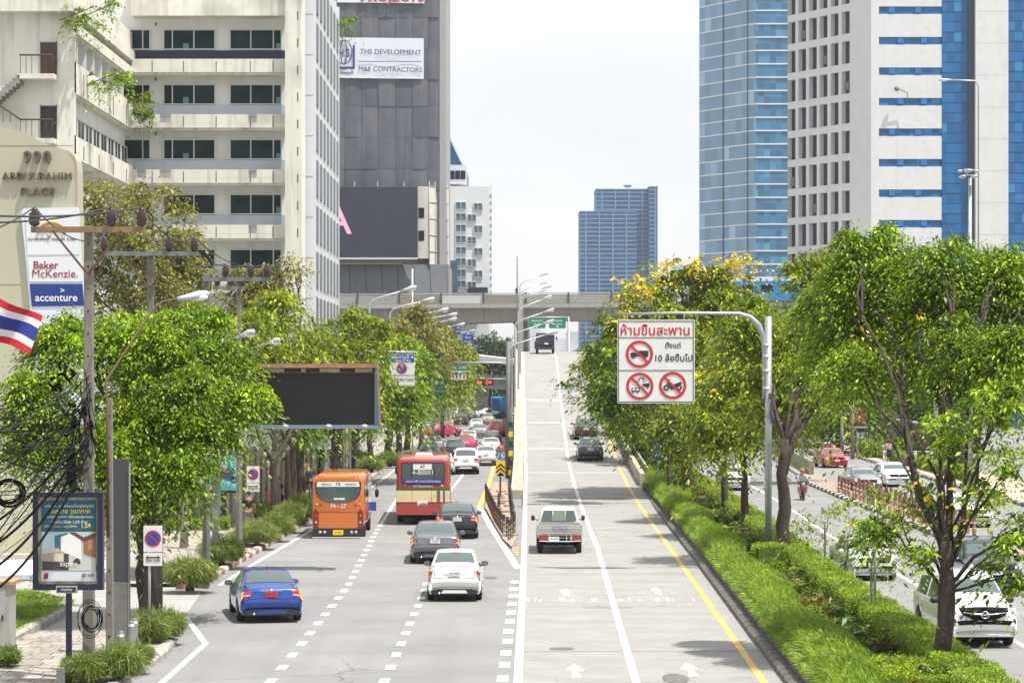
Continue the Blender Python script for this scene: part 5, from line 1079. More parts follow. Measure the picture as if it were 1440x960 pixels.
def fartower():
    D = 1000.; s = F/D; x = lambda p: (p-CX)/s; z = lambda p: CH-(p-CY)/s; t = T('tower_block', 'distant blue-grey apartment tower seen above the flyover', 'building', (x(870),D,0))
    g = mat('far_glass', (.07,.16,.31), .5, var=.2, vs=.15, spec=.2); wm = mat('far_white', (.15,.26,.41), .6)  # bands and trim tinted blue: the haze of distance put into their colour
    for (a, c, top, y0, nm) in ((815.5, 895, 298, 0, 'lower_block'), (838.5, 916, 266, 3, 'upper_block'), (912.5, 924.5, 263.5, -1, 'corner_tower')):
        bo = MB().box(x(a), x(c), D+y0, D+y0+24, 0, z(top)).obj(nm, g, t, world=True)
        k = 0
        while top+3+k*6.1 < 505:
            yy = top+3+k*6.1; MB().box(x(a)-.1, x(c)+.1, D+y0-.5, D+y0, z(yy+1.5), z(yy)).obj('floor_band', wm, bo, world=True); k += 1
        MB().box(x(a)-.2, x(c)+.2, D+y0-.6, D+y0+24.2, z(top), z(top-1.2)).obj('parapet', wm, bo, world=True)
        for q in np.arange(a+8, c-2, 19): MB().box(x(q)-.15, x(q)+.35, D+y0-.7, D+y0-.51, 0, z(top+1)).obj('mullion', wm, bo, world=True)
    dish = S(); dish.lathe([(.1,0),(1.2,.3),(1.9,1.0)], (x(884),D+8,z(262)), 12); dish.obj('dish_aerial', wm, t, world=True)
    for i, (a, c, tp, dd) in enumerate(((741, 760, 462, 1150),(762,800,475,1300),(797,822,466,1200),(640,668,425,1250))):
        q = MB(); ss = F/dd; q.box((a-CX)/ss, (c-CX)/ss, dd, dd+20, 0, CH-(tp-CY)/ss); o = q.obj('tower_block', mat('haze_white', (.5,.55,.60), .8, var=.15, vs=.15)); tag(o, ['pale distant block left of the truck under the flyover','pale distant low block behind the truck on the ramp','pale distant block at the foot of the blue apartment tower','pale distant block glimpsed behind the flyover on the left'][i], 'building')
fartower()

# elevated railway crossing over the ramp
def viaduct():
    t = T('railway_viaduct', 'grey elevated railway viaduct crossing over the ramp and road', 'viaduct', (0,340,0)); bx = mat('viaduct_concrete', (.17,.155,.14), .85, var=.15, vs=.25, streak=.5, scol=(.09,.08,.075), stretch=(.6,.6,.12)); s = F/340; z = lambda p: CH-(p-CY)/s
    A = Vector((-60,352,0)); B = Vector((64,328,0)); d = (B-A).normalized(); Lt = (B-A).length
    n = 22
    for i in range(n):
        a = A+d*Lt*i/n; c = A+d*(Lt*(i+1)/n-.04); sag = lambda p: -.9*max(0, min(1, (4-p.x)/30)) if p.x < 4 else 0
        h0 = z(451)+.35*math.sin(i*.9)*0; b = MB(); nn = Vector((-d.y,d.x,0))
        b.add([a+Vector((0,0,z(451)+sag(a))), c+Vector((0,0,z(451)+sag(c))), c+Vector((0,0,z(433))), a+Vector((0,0,z(433))), a+nn*6+Vector((0,0,z(451)+sag(a))), c+nn*6+Vector((0,0,z(451)+sag(c))), c+nn*6+Vector((0,0,z(433))), a+nn*6+Vector((0,0,z(433)))], [(0,1,2,3),(4,7,6,5),(0,4,5,1),(3,2,6,7),(0,3,7,4),(1,5,6,2)]); b.obj('girder', bx, t, world=True)
        b = MB(); b.bar(a-nn*.9+Vector((0,0,z(430))), c-nn*.9+Vector((0,0,z(430))), .5, z(427.5)-z(432.5)); b.obj('edge_beam', mat('edge_pale', (.36,.35,.33), .8, streak=.4), t, world=True)
        pm = mat('screen_panel_a', (.30,.30,.285), .7, var=.1) if i % 5 in (1,2) else mat('screen_panel_b', (.24,.22,.19), .8, var=.15) if i % 5 != 4 else mat('screen_panel_c', (.50,.52,.50), .6)
        b = MB(); b.bar(a-nn*.9+d*.15+Vector((0,0,(z(426.5)+z(415))/2)), c-nn*.9-d*.1+Vector((0,0,(z(426.5)+z(415))/2)), .08, z(415)-z(426.5)); b.obj('screen_panel', pm, t, world=True)
        MB().bc(a-nn*.95+Vector((0,0,(z(428)+z(411.5))/2)), (.22,.22,z(411.5)-z(428))).obj('post', mat('post_dark', (.06,.06,.06), .6), t, world=True)
        b = MB(); b.bar(a-nn*.9+Vector((0,0,z(412.6))), c-nn*.9+Vector((0,0,z(412.6))), .12, .14); b.obj('rail', mat('rail_pale', (.4,.4,.4), .6), t, world=True)
        q = A+d*Lt*i/n+nn*6
        b = MB(); b.bar(q+Vector((0,0,z(422))), q+d*Lt/n*.99+Vector((0,0,z(422))), .15, 1.9); b.obj('rear_parapet', CONC, t, world=True)
    for px_ in (736, 505, 1010): S().lathe([(.85,0),(.85,12.8),(1.8,14)], (X_(px_,343), 343.5+(0 if px_ != 736 else 2), 0), 14).obj('pier', CONC, t, world=True)
    tr = T('train', 'blue and white train passing on the viaduct behind the trees', 'train', (X_(1083,331), 333.5, z(428)))
    zb, zt = z(428), z(384); x0, x1 = X_(1046,331), X_(1113,331); ang = math.atan2(d.y, d.x)
    L_ = x1-x0; MB().bc((0,0,1.55),(L_+14,2.8,2.6),ang).obj('body', mat('train_blue', (.01,.22,.55), .3), tr); MB().bc((0,0,3.0),(L_+13.8,2.6,.5),ang).obj('roof', mat('train_white', (.7,.7,.7), .5), tr)
    for q in range(-3,4): c_ = Vector((math.cos(ang), math.sin(ang),0))*q*2.6+Vector((math.sin(ang),-math.cos(ang),0))*1.42; MB().bc((c_.x,c_.y,1.9),(1.6,.06,.9),ang).obj('window', WGD, tr)
viaduct()
def footbridge():
    t = T('footbridge', 'roofed white footbridge crossing the road beyond the junction', 'footbridge', (-5,395,0)); a, c = at(622,497,395), at(724,509,391); b = MB(); b.bar(a, c, 4.2, .9); b.obj('roof', mat('bridge_white', (.72,.70,.66), .5), t, world=True)
    a, c = at(622,536,395), at(724,541,391); b = MB(); b.bar(a, c, 3.6, 1.5); b.obj('deck', CONC, t, world=True)
    for i in range(11):
        p = a.lerp(c, i/10); MB().box(p.x-.1,p.x+.1,p.y-1.9,p.y-1.75,p.z,p.z+3.6).obj('post', mat('post_dark', (.06,.06,.06), .6), t, world=True)
        if i < 10: 
            q = a.lerp(c, (i+1)/10); b = MB(); b.bar(p+Vector((.1,-1.85,.9)), q+Vector((-.1,-1.85,.9)), .06, .9); b.obj('railing_panel', mat('rail_grey', (.3,.3,.28), .7), t, world=True)
    for px_ in (640, 712): p = at(px_, 540, 393); MB().box(p.x-.3,p.x+.3,p.y-.3,p.y+.3,0,p.z).obj('pier', CONC, t, world=True)
footbridge()

# tall sign wall, left
def signwall():
    D = 96.; s = F/D; x = lambda p: (p-CX)/s; z = lambda p: CH-(p-CY)/s; t = T('sign_wall', 'tall olive sign wall with the number 990 and a white tenant panel', 'sign', (x(50),D,0))
    P = [(-70,152),(0,177.5),(32,186),(62,201),(85,209),(98,213),(104,218),(107.5,226),(109,240),(109.6,290),(118,430),(126,560),(138,720),(140,786),(-70,786)]
    P2 = [(x(a),z(c)) for a, c in P]; OL = mat('sign_olive', (.42,.41,.30), .6, var=.025, vs=.4, streak=.08)
    MB().prism(P2, D, D+1.2).obj('wall', OL, t, world=True, fix=True)
    e = P2[5:13]; b = MB()
    for i in range(len(e)-1): b.add([(e[i][0]+.004,D-.02,e[i][1]),(e[i+1][0]+.004,D-.02,e[i+1][1]),(e[i+1][0]-.06,D-.02,e[i+1][1]),(e[i][0]-.06,D-.02,e[i][1])], [(0,1,2,3)])
    b.obj('edge_trim', mat('trim_rose', (.45,.31,.26), .5), t, world=True)
    for yy in (205, 303, 400): MB().box(x(-60), x(min(103, 30 if yy > 300 else 103)), D-.008, D, z(yy)-.015, z(yy)+.015).obj('panel_joint', mat('joint_olive', (.26,.25,.19), .7), t, world=True)
    br_ = mat('letter_bronze', (.13,.08,.065), .5)
    for tx, px_, py_, sz, sx in (('990',53,222.5,.80,1.03),('ABDULRAHIM',53,248.5,.50,2.6),('PLACE',53,270.5,.50,1.25)):
        text(tx, sz, br_, t, (x(px_), D-.09, z(py_)), ext=.07, bold=.012, fit=sx, sp=1.12, world=True)
    # tenant panel
    wp = [(32,296),(35,293),(109,292),(112,296),(113,330),(118,400),(128,560),(140,700),(140,775),(66,775),(60,650),(51,540),(43,430),(36,350),(31,305)]
    wpo = MB().prism([(x(a),z(c)) for a, c in wp], D-.16, D-.02).obj('tenant_panel', mat('panel_white', (.62,.66,.70), .35), t, world=True, fix=True)
    def inset(pts, m, nm): return MB().prism([(x(a),z(c)) for a, c in pts], D-.19, D-.165).obj(nm, m, t, world=True, fix=True)
    pw = mat('panel_pale', (.66,.68,.70), .4); i1 = inset([(37,299),(108,298),(113,358),(40,359)], pw, 'tenant_board'); i2 = inset([(40,362),(113,361),(118,396),(43,396)], pw, 'tenant_board'); i3 = inset([(43,399.5),(117,399.5),(119.5,430),(46,431)], mat('panel_blue', (.01,.035,.20), .4), 'tenant_board')
    redi = mat('ink_maroon', (.28,.012,.03), .5); gold_ = mat('ink_gold', (.45,.28,.07), .5)
    text('GOVERNMENT  PENSION  FUND', .122, mat('ink_navy', (.02,.03,.08), .5), i1, (x(74),D-.20,z(337)), bold=.006, fit=1.78, world=True)
    q = S(); q.tube([(x(74)+.50*math.cos(a), D-.21, z(326)+.34*math.sin(a)) for a in [R(-10+i*20) for i in range(11)]], .055, 6)
    q.tube([(x(66)+.12*math.cos(a), D-.21, z(323)+.12*math.sin(a)) for a in [R(i*30) for i in range(9)]], .04, 6); q.tube([(x(81)+.2*math.cos(a), D-.21, z(325)+.2*math.sin(a)) for a in [R(20+i*25) for i in range(8)]], .04, 6); q.tube([(x(69),D-.21,z(330)),(x(72),D-.21,z(334))], .04, 5); q.obj('emblem', gold_, i1, world=True)
    text('Baker', .46, redi, i2, (x(65.5),D-.20,z(373.5)), bold=.010, fit=.93, world=True); text('McKenzie.', .46, redi, i2, (x(78.5),D-.20,z(385.5)), bold=.010, fit=1.70, world=True)
    text('accenture', .50, PLW, i3, (x(80.5),D-.20,z(419)), bold=.012, fit=1.58, world=True); text('>', .30, PLW, i3, (x(89),D-.20,z(409)), bold=.01, world=True)
    MB().box(x(-70), x(64), D-.5, D+1.4, .0, .2).obj('plinth', CONL, t, world=True)
signwall()

# ---------------- trees and planting ----------------
def blob(px, py, D, rpx, rz_=None, dy=None):
    s = F/D; c = at(px, py, D); r = rpx/s; return (c.x, c.y, c.z, r, dy or r, (rz_/s if rz_ else r*.8))
LG = 'trees along the left footway'; RG = 'trees in the planted median'
# left side: the big near tree
D = 71
tree('street_tree', 'large bright green tree at the left behind the utility poles, shading the footway', 'tree', (X_(205,70.5),70.5,.13), .26, 3.2,
     [blob(62,560,D-1,52,62), blob(75,480,D,48,38), blob(130,620,D-1.5,60,50), blob(160,480,D+1,62,40), blob(215,560,D,75,62), blob(235,470,D+1,60,38), blob(280,560,D-.5,56,60), blob(305,500,D+1,45,38), blob(250,650,D-1.5,46,30), blob(315,605,D-.5,24,16), blob(350,546,D,26,10), blob(180,680,D-1,40,30), blob(60,640,D-1,40,40), blob(40,580,D-1,34,44), blob(110,690,D-1,40,26), blob(270,440,D+2,40,22), blob(110,450,D+1,34,26)],
     2900, 40, .25, .12, 11, 'fresh', LG, flat=.45, sub=3)
tree('street_tree', 'tree with deep green leaves just behind the large near tree on the left', 'tree', (X_(222,84),84,.13), .2, 3.6,
     [blob(250,520,86,60,50), blob(180,560,86,60,60), blob(290,520,88,36,45), blob(265,590,88,36,36), blob(210,660,86,60,40), blob(120,620,86,60,50)], 620, 34, .32, .19, 12, 'deep', LG)
for (lab, tx, tD, r, pal, bl, n, ls, gold) in [
 ('tall thin-leaved yellowish tree in front of the cream building, behind the poles', 262, 132, .3, 'olive', [(165,290,128,52,48),(215,300,132,55,60),(150,360,130,42,60),(250,370,134,52,60),(200,400,130,60,50),(285,400,136,30,36),(130,410,130,25,40)], 760, .22, 0),
 ('slender tree with sparse yellow-green top against the white tower', 405, 122, .16, 'olive', [(378,392,124,34,34),(412,372,124,26,22),(340,400,124,26,28),(360,440,124,40,34)], 210, .22, 0),
 ('tree above the dark video billboard, with yellowish outer leaves', 386, 112, .24, 'mixed', [(350,470,114,50,42),(420,470,118,52,42),(390,430,120,40,30),(440,520,116,34,40),(300,470,112,40,36)], 520, .22, 0),
 ('rounded green tree right of the video billboard on the footway', 470, 135, .24, 'mixed', [(470,480,138,50,46),(510,470,142,50,44),(455,540,136,36,40),(515,520,140,28,42),(500,540,136,40,40)], 620, .24, 0),
 ('tree behind the hanging parking sign with drooping fresh branches', 495, 158, .22, 'fresh', [(545,500,160,40,40),(580,520,164,34,40),(550,548,158,36,30),(585,556,162,26,24),(520,575,156,24,30)], 520, .26, 0),
 ('dusty olive tree under the row of street lamps on the left', 560, 190, .26, 'olive', [(580,450,195,36,26),(605,470,200,36,28),(560,470,190,34,26),(620,490,205,28,28)], 420, .3, 0),
 ('tree beside the green direction sign on the left footway', 592, 215, .24, 'mixed', [(610,510,222,30,28),(640,520,235,22,30),(635,490,230,26,20),(598,540,220,26,20),(655,505,240,14,14)], 420, .32, 0),
 ('tree with light tips between the green signs and the traffic lights', 622, 270, .22, 'fresh', [(648,535,270,12,18),(640,545,262,14,12),(620,548,262,16,12)], 160, .32, 0)]:
    base = (X_(tx,tD), tD, .13); tree('street_tree', lab, 'tree', base, r, 3.4, [blob(*q) for q in bl], n, 34, .34 if tD < 160 else .45, ls, int(tx), pal, LG, sub=2)
# bare trunks of the shaded row along the wall
for i, (px, D, r, lab) in enumerate([(440,128,.20,'dark trunk beside the red post box under the left trees'),(412,124,.22,'thick dark trunk beside the parking sign post on the left footway'),(398,140,.10,'thin dark trunk behind the orange bus on the left footway'),(425,146,.16,'trunk left of the orange bus roof'),(452,152,.2,'dark trunk directly above the orange bus'),(475,158,.22,'trunk in the group behind the orange bus'),(497,168,.22,'trunk right of the group above the orange bus'),(520,178,.22,'trunk near the end of the shaded wall'),(547,190,.3,'thick trunk above the kerb corner ahead of the orange bus'),(573,205,.28,'broad wet-looking trunk left of the pink taxi')]):
    px -= 20 if i == 0 else 0
    tree('street_tree', lab, 'tree', (X_(px,D),D,.13), r, 3.6, [blob(px-8,572-(i%3)*8-(10 if i > 7 else 0),D+1,26,20), blob(px+14,556,D+3,26,22)], 120, 26, .4, .26, 60+i, 'deep', LG, sub=2)
# right side
D = 91
tree('median_tree', 'tall two-stemmed tree beside the grey gantry pole in the median', 'tree', (X_(1102,88),88,.5), .24, 4.2,
     [blob(1050,425,94,36,30), blob(1150,372,95,40,30), blob(1060,470,93,45,40), blob(1130,470,92,50,42), blob(1175,450,94,45,40), blob(1150,520,90,44,34), blob(1090,560,92,50,36), blob(1190,505,92,26,34), blob(1175,400,94,30,60)], 980, 38, .30, .17, 21, 'mixed', RG, gold=([blob(1050,372,92,36,16)], 14, 7))
tree('median_tree', 'large tree at the right edge whose thick trunk stands in the hedge', 'tree', (X_(1327,54.6),54.6,.3), .19, 3.1,
     [blob(1210,400,62,56,56), blob(1290,400,61,66,62), blob(1370,410,60,64,66), blob(1430,400,60,50,60), blob(1250,490,60,70,44), blob(1340,480,58,62,46), blob(1420,500,57,48,50), blob(1190,480,62,50,46), blob(1200,350,62,22,40), blob(1255,345,62,34,30), blob(1320,350,60,50,24), blob(1400,360,60,44,26), blob(1160,430,64,36,50)],
     3300, 38, .24, .105, 22, 'fresh', RG, lean=(.05,0), gold=([blob(1290,480,57,110,50)], 6, 7))
tree('median_tree', 'lower spreading boughs with bare twigs in front of the far carriageway at right', 'tree', (X_(1327,54.6),54.7,.4), .11, 2.4,
     [blob(1400,560,55,44,36), blob(1330,600,56,34,28), blob(1420,640,54,30,26), blob(1385,690,55,40,24), blob(1300,690,56,36,24), blob(1430,740,54,30,24), blob(1300,770,55,34,24), blob(1240,735,57,30,22), blob(1390,780,55,30,18), blob(1438,810,54,10,16)],
     250, 30, .19, .14, 23, 'fresh', RG, sub=3, gold=([blob(1320,720,55,90,50)], 10, 7))
for (lab, tx, tD, r, fk, pal, bl, n, gold) in [
 ('tree with two leaning stems left of the gantry pole', 1062, 106, .17, 3.0, 'mixed', [(1050,520,108,50,40),(1010,560,108,44,40),(1060,590,106,46,34),(1000,600,108,30,28)], 520, 14),
 ('leaning tree with yellow flower clusters left of the two-stemmed tree', 1030, 118, .17, 3.0, 'mixed', [(960,590,118,40,30),(1000,560,120,44,36),(1040,480,122,50,40),(970,620,118,26,20)], 480, 16),
 ('broad tree crowned with yellow blossom behind the no-lorries sign', 968, 138, .30, 3.6, 'mixed', [(900,430,142,54,44),(960,400,144,60,44),(1020,400,144,50,40),(870,480,140,44,44),(850,520,138,40,34),(920,500,140,60,50),(980,480,142,60,50),(900,560,138,50,40),(1010,440,144,50,50)], 1900, 170),
 ('shaded tree beyond the blue route sign in the median', 945, 165, .25, 3.6, 'deep', [(900,600,168,36,50),(935,600,168,36,50),(880,560,170,30,50),(960,610,165,30,40),(870,510,172,26,40)], 560, 0),
 ('dark leafy tree against the ramp wall behind the guard rail', 905, 190, .22, 3.6, 'deep', [(878,590,190,18,50),(890,620,188,18,40),(870,540,192,20,40)], 260, 0),
 ('tree behind the leaning trunks with its crown over the far lanes', 1013, 150, .2, 3.6, 'mixed', [(1020,540,155,44,34),(1080,500,158,50,50),(1130,520,160,40,40),(1060,450,158,50,30),(1110,455,160,46,30),(1010,460,156,40,50),(1160,490,160,40,40)], 900, 10)]:
    g = None
    if gold: g = ([blob(q[0],q[1]-q[4]*.45,q[2]-1,q[3]*.95,q[4]*.7) for q in (bl[:6] if gold > 50 else bl[:2])], gold, 12)
    tree('median_tree', lab, 'tree', (min(X_(tx,tD), HX(tD)-.9),tD,.5), r, fk, [blob(*q) for q in bl], n, 34, .32, .20 if tD < 125 else .24, int(tx)+7, pal, RG, gold=g, sub=2)
tree('median_tree', 'low bough of green leaves reaching out over the ramp in front of the cars', 'tree', (XK(132)+.9,133,.5), .10, 4.2,
     [blob(800,532,132,26,7), blob(822,552,132,26,12), blob(850,545,133,28,26), blob(840,582,132,18,8), blob(795,538,132,14,5), blob(865,560,133,20,30), blob(842,500,134,30,22)], 200, 30, .22, .2, 31, 'deep', RG, sub=2)
# trees beyond the far carriageway, right, and dark wood behind
for i, (px, py, D, r, rz_, pal, lab) in enumerate([(1180,560,215,40,50,'deep','dark tree behind the utility poles across the far carriageway'),(1290,545,225,50,34,'far','shaded tree behind the purple fence'),(1370,540,220,60,40,'far','tree beyond the purple fence near the right edge'),(1120,560,235,40,50,'deep','dark tree behind the concrete barrier'),(1240,520,240,50,50,'far','tall shaded tree among the lamp posts across the road'),(1060,560,240,50,50,'far','dark tree behind the white oncoming car')]):
    tree('roadside_tree', lab, 'tree', (X_(px,D),D,.1), .3, 3.2, [blob(px-r*.3,py,D,r,rz_), blob(px+r*.5,py-10,D+4,r*.9,rz_), blob(px,py+26,D,r*.9,rz_*.6)], 300, 30, .6, .40, 80+i, pal, 'trees across the far carriageway', sub=1)
for i, (px, py, D, r, rz_, lab) in enumerate([(690,490,420,30,26,'dark tree mass under the viaduct left of the ramp'),(668,472,440,20,18,'dark tree top just under the viaduct girder'),(712,500,445,20,18,'dark tree beside the ramp wall under the viaduct'),(650,575,480,34,30,'shaded tree closing the far end of the road on the left'),(690,570,490,34,34,'shaded tree closing the far end of the road behind the blue bus'),(610,560,460,34,34,'shaded tree behind the green signs'),(675,522,462,30,16,'leafy tree top in front of the roofed footbridge'),(700,525,470,30,20,'tree behind the roofed footbridge deck')]):
    tree('distant_tree', lab, 'tree', (X_(px,D),D,0), .4, 4, [blob(px,py,D,r,rz_), blob(px+r*.4,py+rz_*.3,D+3,r*.8,rz_*.8)], 300, 26, 1.0, .62, 95+i, 'far', 'distant trees around the junction', sub=1)
# saplings in the median with stakes
for i, (px, py, D, tops, lab) in enumerate([(1160,828,84,[(1130,735,84,20,18),(1170,715,84,20,16),(1150,765,84,22,14)],'sapling with several thin stems in the median, left of the pale saloon'),(1192,870,76,[(1195,705,77,20,16),(1180,755,76,16,14),(1210,740,76,20,18)],'slim sapling tied to a short stake in front of the pale saloon'),(1226,920,66,[(1235,700,66,18,16),(1215,760,66,14,14),(1250,745,66,20,20)],'thin young tree beside the cut grey stump')]):
    tree('sapling', lab, 'tree', (X_(px,D),D,.5), .045, 1.6, [blob(*q) for q in tops], 42, 18, .2, .12, 130+i, 'mixed', 'young trees in the median', sub=2, barkm=mat('sapling_bark', (.18,.16,.13), .9, var=.3, vs=9))
for px, py0, py1, D, lab in ((1144.5,832,850,80,'short cut post in the undergrowth, left of the saplings'),(1182,858,876,75,'short dark post at the foot of the middle sapling'),(1222,880,921,66.5,'broken grey stump beside the thin young tree')):
    x = X_(px,D); z1 = Z_(py0,D)
    s_ = S().lathe([(.13,0),(.12,z1*.6),(.11,z1),(.06,z1+.02)], (x,D,.3), 10).obj('stump', mat('stump_grey', (.13,.12,.10), .9, var=.4, vs=8, bump=1)); tag(s_, lab, 'stump')
pl = S().tube([(X_(1230,67),67,.3),(X_(1231,67),67,Z_(700,67))], .035, 8).obj('stake', mat('stake_grey', (.30,.32,.33), .5, metal=.2)); tag(pl, 'thin grey metal pole standing among the saplings', 'pole')

# long grass, undergrowth and clipped hedge of the median
def strew(name, n, fxy, size, ratio, pal, seed, upv, m=None, jit=.2, spread=.25):
    rg = np.random.default_rng(seed); P, A, cid = fxy(rg, n); N_ = rg.standard_normal((n,3))*upv; N_[:,2] += .35
    base = pick(rg, pal, 400, .1)[cid % 400]; col = base*(1+jit*rg.standard_normal((n,1))).clip(.4,1.7)
    L_ = size*(.6+.7*rg.random(n)); return leafmesh(name, P, A, N_, L_, L_*ratio, col.clip(.004,.95), m or leafmat('leaf'))
def dens(rg, n, a, b): return a*(b/a)**rg.random(n)      # denser near the camera
xk = np.array([XK(d) for d in range(0, 420)])
def fgrass(rg, n):
    D = dens(rg, n, 47., 265.); u = rg.random(n); x = np.interp(D, np.arange(420), xk)+.20+u*(1.35+.25*np.sin(D*.35)); h = .50+.45*np.sin(np.pi*u)+.12*np.sin(D*1.1+u*4)*np.cos(D*.43)+.16*rg.random(n)
    z = .56+h*.55*rg.random(n)*(1-.35*(u<.1)); A = np.stack([-.35+.9*(u-.45)+.35*rg.standard_normal(n), .3*rg.standard_normal(n), .55+.5*rg.random(n)],1)
    edge = u < .12; z = np.where(edge, z-.12, z); A[edge,2] *= .4; A[edge,0] -= .6
    return np.stack([x, D, z],1), A, (D*2.3).astype(int)*3+(u*3).astype(int)
g_ = link('grass', strew('grass', 150000, fgrass, .21, .075, 'grass', 41, .6, spread=0)); tag(g_, 'long bright green grass spilling over the low wall beside the ramp', 'grass', kind='stuff')
def fund(rg, n):
    D = dens(rg, n, 47., 250.); x0 = np.interp(D, np.arange(420), xk)+1.45; u = rg.random(n); x1 = np.interp(D, [40,62,77,104,130,200,300], [8.75,8.95,9.05,9.6,10.0,10.4,10.7]); x = x0+u*(x1-x0)
    cx, cd = np.floor(x/.55), np.floor(D/.9); hsh = np.abs(np.sin(cx*12.9898+cd*78.233)*43758.5453) % 1; lx = (x/.55-cx-.5); ld = (D/.9-cd-.5)
    z = .50+(.08+.42*hsh)*(1-2.6*(lx**2+ld**2)).clip(.05,1)*(.65+.35*rg.random(n)); A = rg.standard_normal((n,3)); A[:,2] = np.abs(A[:,2])*.5+.1
    return np.stack([x+.05*rg.standard_normal(n), D+.05*rg.standard_normal(n), z],1), A, (cx*7+cd*13).astype(int)
g_ = link('undergrowth', strew('undergrowth', 95000, fund, .15, .42, 'under', 42, .8)); tag(g_, 'mixed low bushes and ground cover in the middle of the median', 'undergrowth', kind='stuff')
def hedgemesh(fx0, fx1, D0, D1, h, n, seed, size=.10, z0=.3):
    size *= .66
    def f(rg, n):
        D = dens(rg, n, D0, D1); t = rg.random(n); a = np.array([fx0(d) for d in D]); c = np.array([fx1(d) for d in D]); per = h*2+(c-a).mean(); q = t*per
        side0 = q < h; side1 = q > per-h; x = np.where(side0, a, np.where(side1, c, a+(q-h)/(per-2*h)*(c-a))); z = np.where(side0, q, np.where(side1, per-q, h))
        x = x+.035*rg.standard_normal(n)+.05*np.sin(D*2.1); z = z0+z+.035*rg.standard_normal(n)+.04*np.sin(D*1.3+x*3)
        A = rg.standard_normal((n,3)); A[:,2] += .4; return np.stack([x,D,z],1), A, (D*3).astype(int)
    return strew('foliage', n, f, size, .5, 'hedge', seed, .8)
def hedge(label, fx0, fx1, D0, D1, h, n, seed, z0=.3, size=.10):
    t = T('hedge', label, 'hedge', (fx0(D0),D0,z0)); link('foliage', hedgemesh(fx0, fx1, D0, D1, h, n, seed, size, z0), t, world=True)
    b = MB(); rows = []
    for i in range(40):
        D = D0+(D1-D0)*i/39; a, c = fx0(D)+.07, fx1(D)-.07; rows.append([(a,D,z0-.2),(a,D,z0+h-.09),(c,D,z0+h-.09),(c,D,z0-.2)])
    b.grid(rows); b.f += [(0,1,2,3), (len(b.v)-1,len(b.v)-2,len(b.v)-3,len(b.v)-4)]; b.obj('branches', mat('hedge_core', (.07,.12,.01), .95, var=.4, vs=12), t, world=True, fix=True); return t
hedge('long clipped bright green hedge along the oncoming lane', lambda D: HX(D)-.92, lambda D: HX(D), 47, 200, .92, 135000, 43, .15)
hedge('short clipped hedge crossing the median near the gantry pole', lambda D: 8.2, lambda D: 9.3, 86, 87.6, .75, 9000, 44, .35)
hedge('low clipped hedge square at the bottom right of the median', lambda D: 7.5, lambda D: 8.9, 51.5, 55, .5, 16000, 45, .35)
hedge('long low hedge on the footway before the purple fence', lambda D: 28.5+.02*(D-165), lambda D: 29.3+.02*(D-165), 160, 222, .8, 14000, 46, .13, .2)
hedge('low green hedge under the concrete wall at the left footway', lambda D: -15.2, lambda D: -12.4, 111, 112, .45, 4000, 47, .13, .14)
# flower shrubs by the purple fence
for i, (px, py, lab) in enumerate([(1222,622,'yellow-green shrub at the left end of the hedge by the purple fence'),(1240,620,'second yellow-green shrub right of the leftmost one by the purple fence'),(1270,622,'yellow-green shrub just right of the walking pair'),(1284,624,'yellow-green shrub nearest to the row of white planters')]):
    c = at(px, py, 205); t = T('shrub', lab, 'shrub', (c.x,c.y,.13), 'shrubs before the purple fence'); link('foliage', crown('foliage', [(c.x,c.y,1.0,.85,.6,.8)], 60, 26, .25, .22, 150+i, 'hedge'), t, world=True); S().tube([(c.x,c.y,.1),(c.x,c.y,1.2)], .05, 6).obj('stem', BARK(), t, world=True)
# ornamental grass tufts on the left footway
TG = 'ornamental grass clumps along the left kerb'
for i, (px, py, rp, hp, lab) in enumerate([(267,828,34,52,'round grass clump nearest the red and white kerb corner'),(312,795,28,48,'second grass clump behind the kerb corner one'),(362,768,26,40,'grass clump left of the orange bus, in front of the person in black'),(388,757,22,42,'grass clump beside the orange bus wheel'),(408,745,22,44,'bushy clump next to the orange bus rear lamp'),(425,735,18,46,'tall clump hidden partly by the orange bus'),(378,735,20,34,'clump at the foot of the thick dark trunk'),(345,765,20,26,'low clump at the wall side behind the second clump'),(521,664,18,26,'clump on the kerb corner ahead of the orange bus'),(548,655,16,24,'clump left of the silver hatchback'),(505,652,16,22,'low clump under the trunks ahead of the orange bus'),(640,0,0,0,'')][:-1]):
    D = F*(CH-.13)/(py-CY); s = F/D; tuft('grass_clump', lab, 'ornamental grass', (X_(px,D),D,.13), rp/s, hp/s, 2300, 160+i, group=TG)
for i, (px, py, rp, hp, lab) in enumerate([(232,900,26,50,'spiky green plant at the foot of the parking sign by the kerb'),(206,905,30,55,'bushy plant around the two rusty trunks by the kerb'),(166,958,34,62,'dark leafy plant at the base of the concrete pole by the kerb'),(115,962,26,50,'dark bush behind the blue advertising post'),(8,938,18,34,'weeds at the foot of the pale utility cabinet'),(190,940,22,44,'plant between the grey bollards and the pole')]):
    D = F*(CH-.13)/(py-CY); s = F/D; tuft('bush', lab, 'bush', (X_(px,D),D,.13), rp/s, hp/s, 1700, 180+i, group='plants at the near left corner')
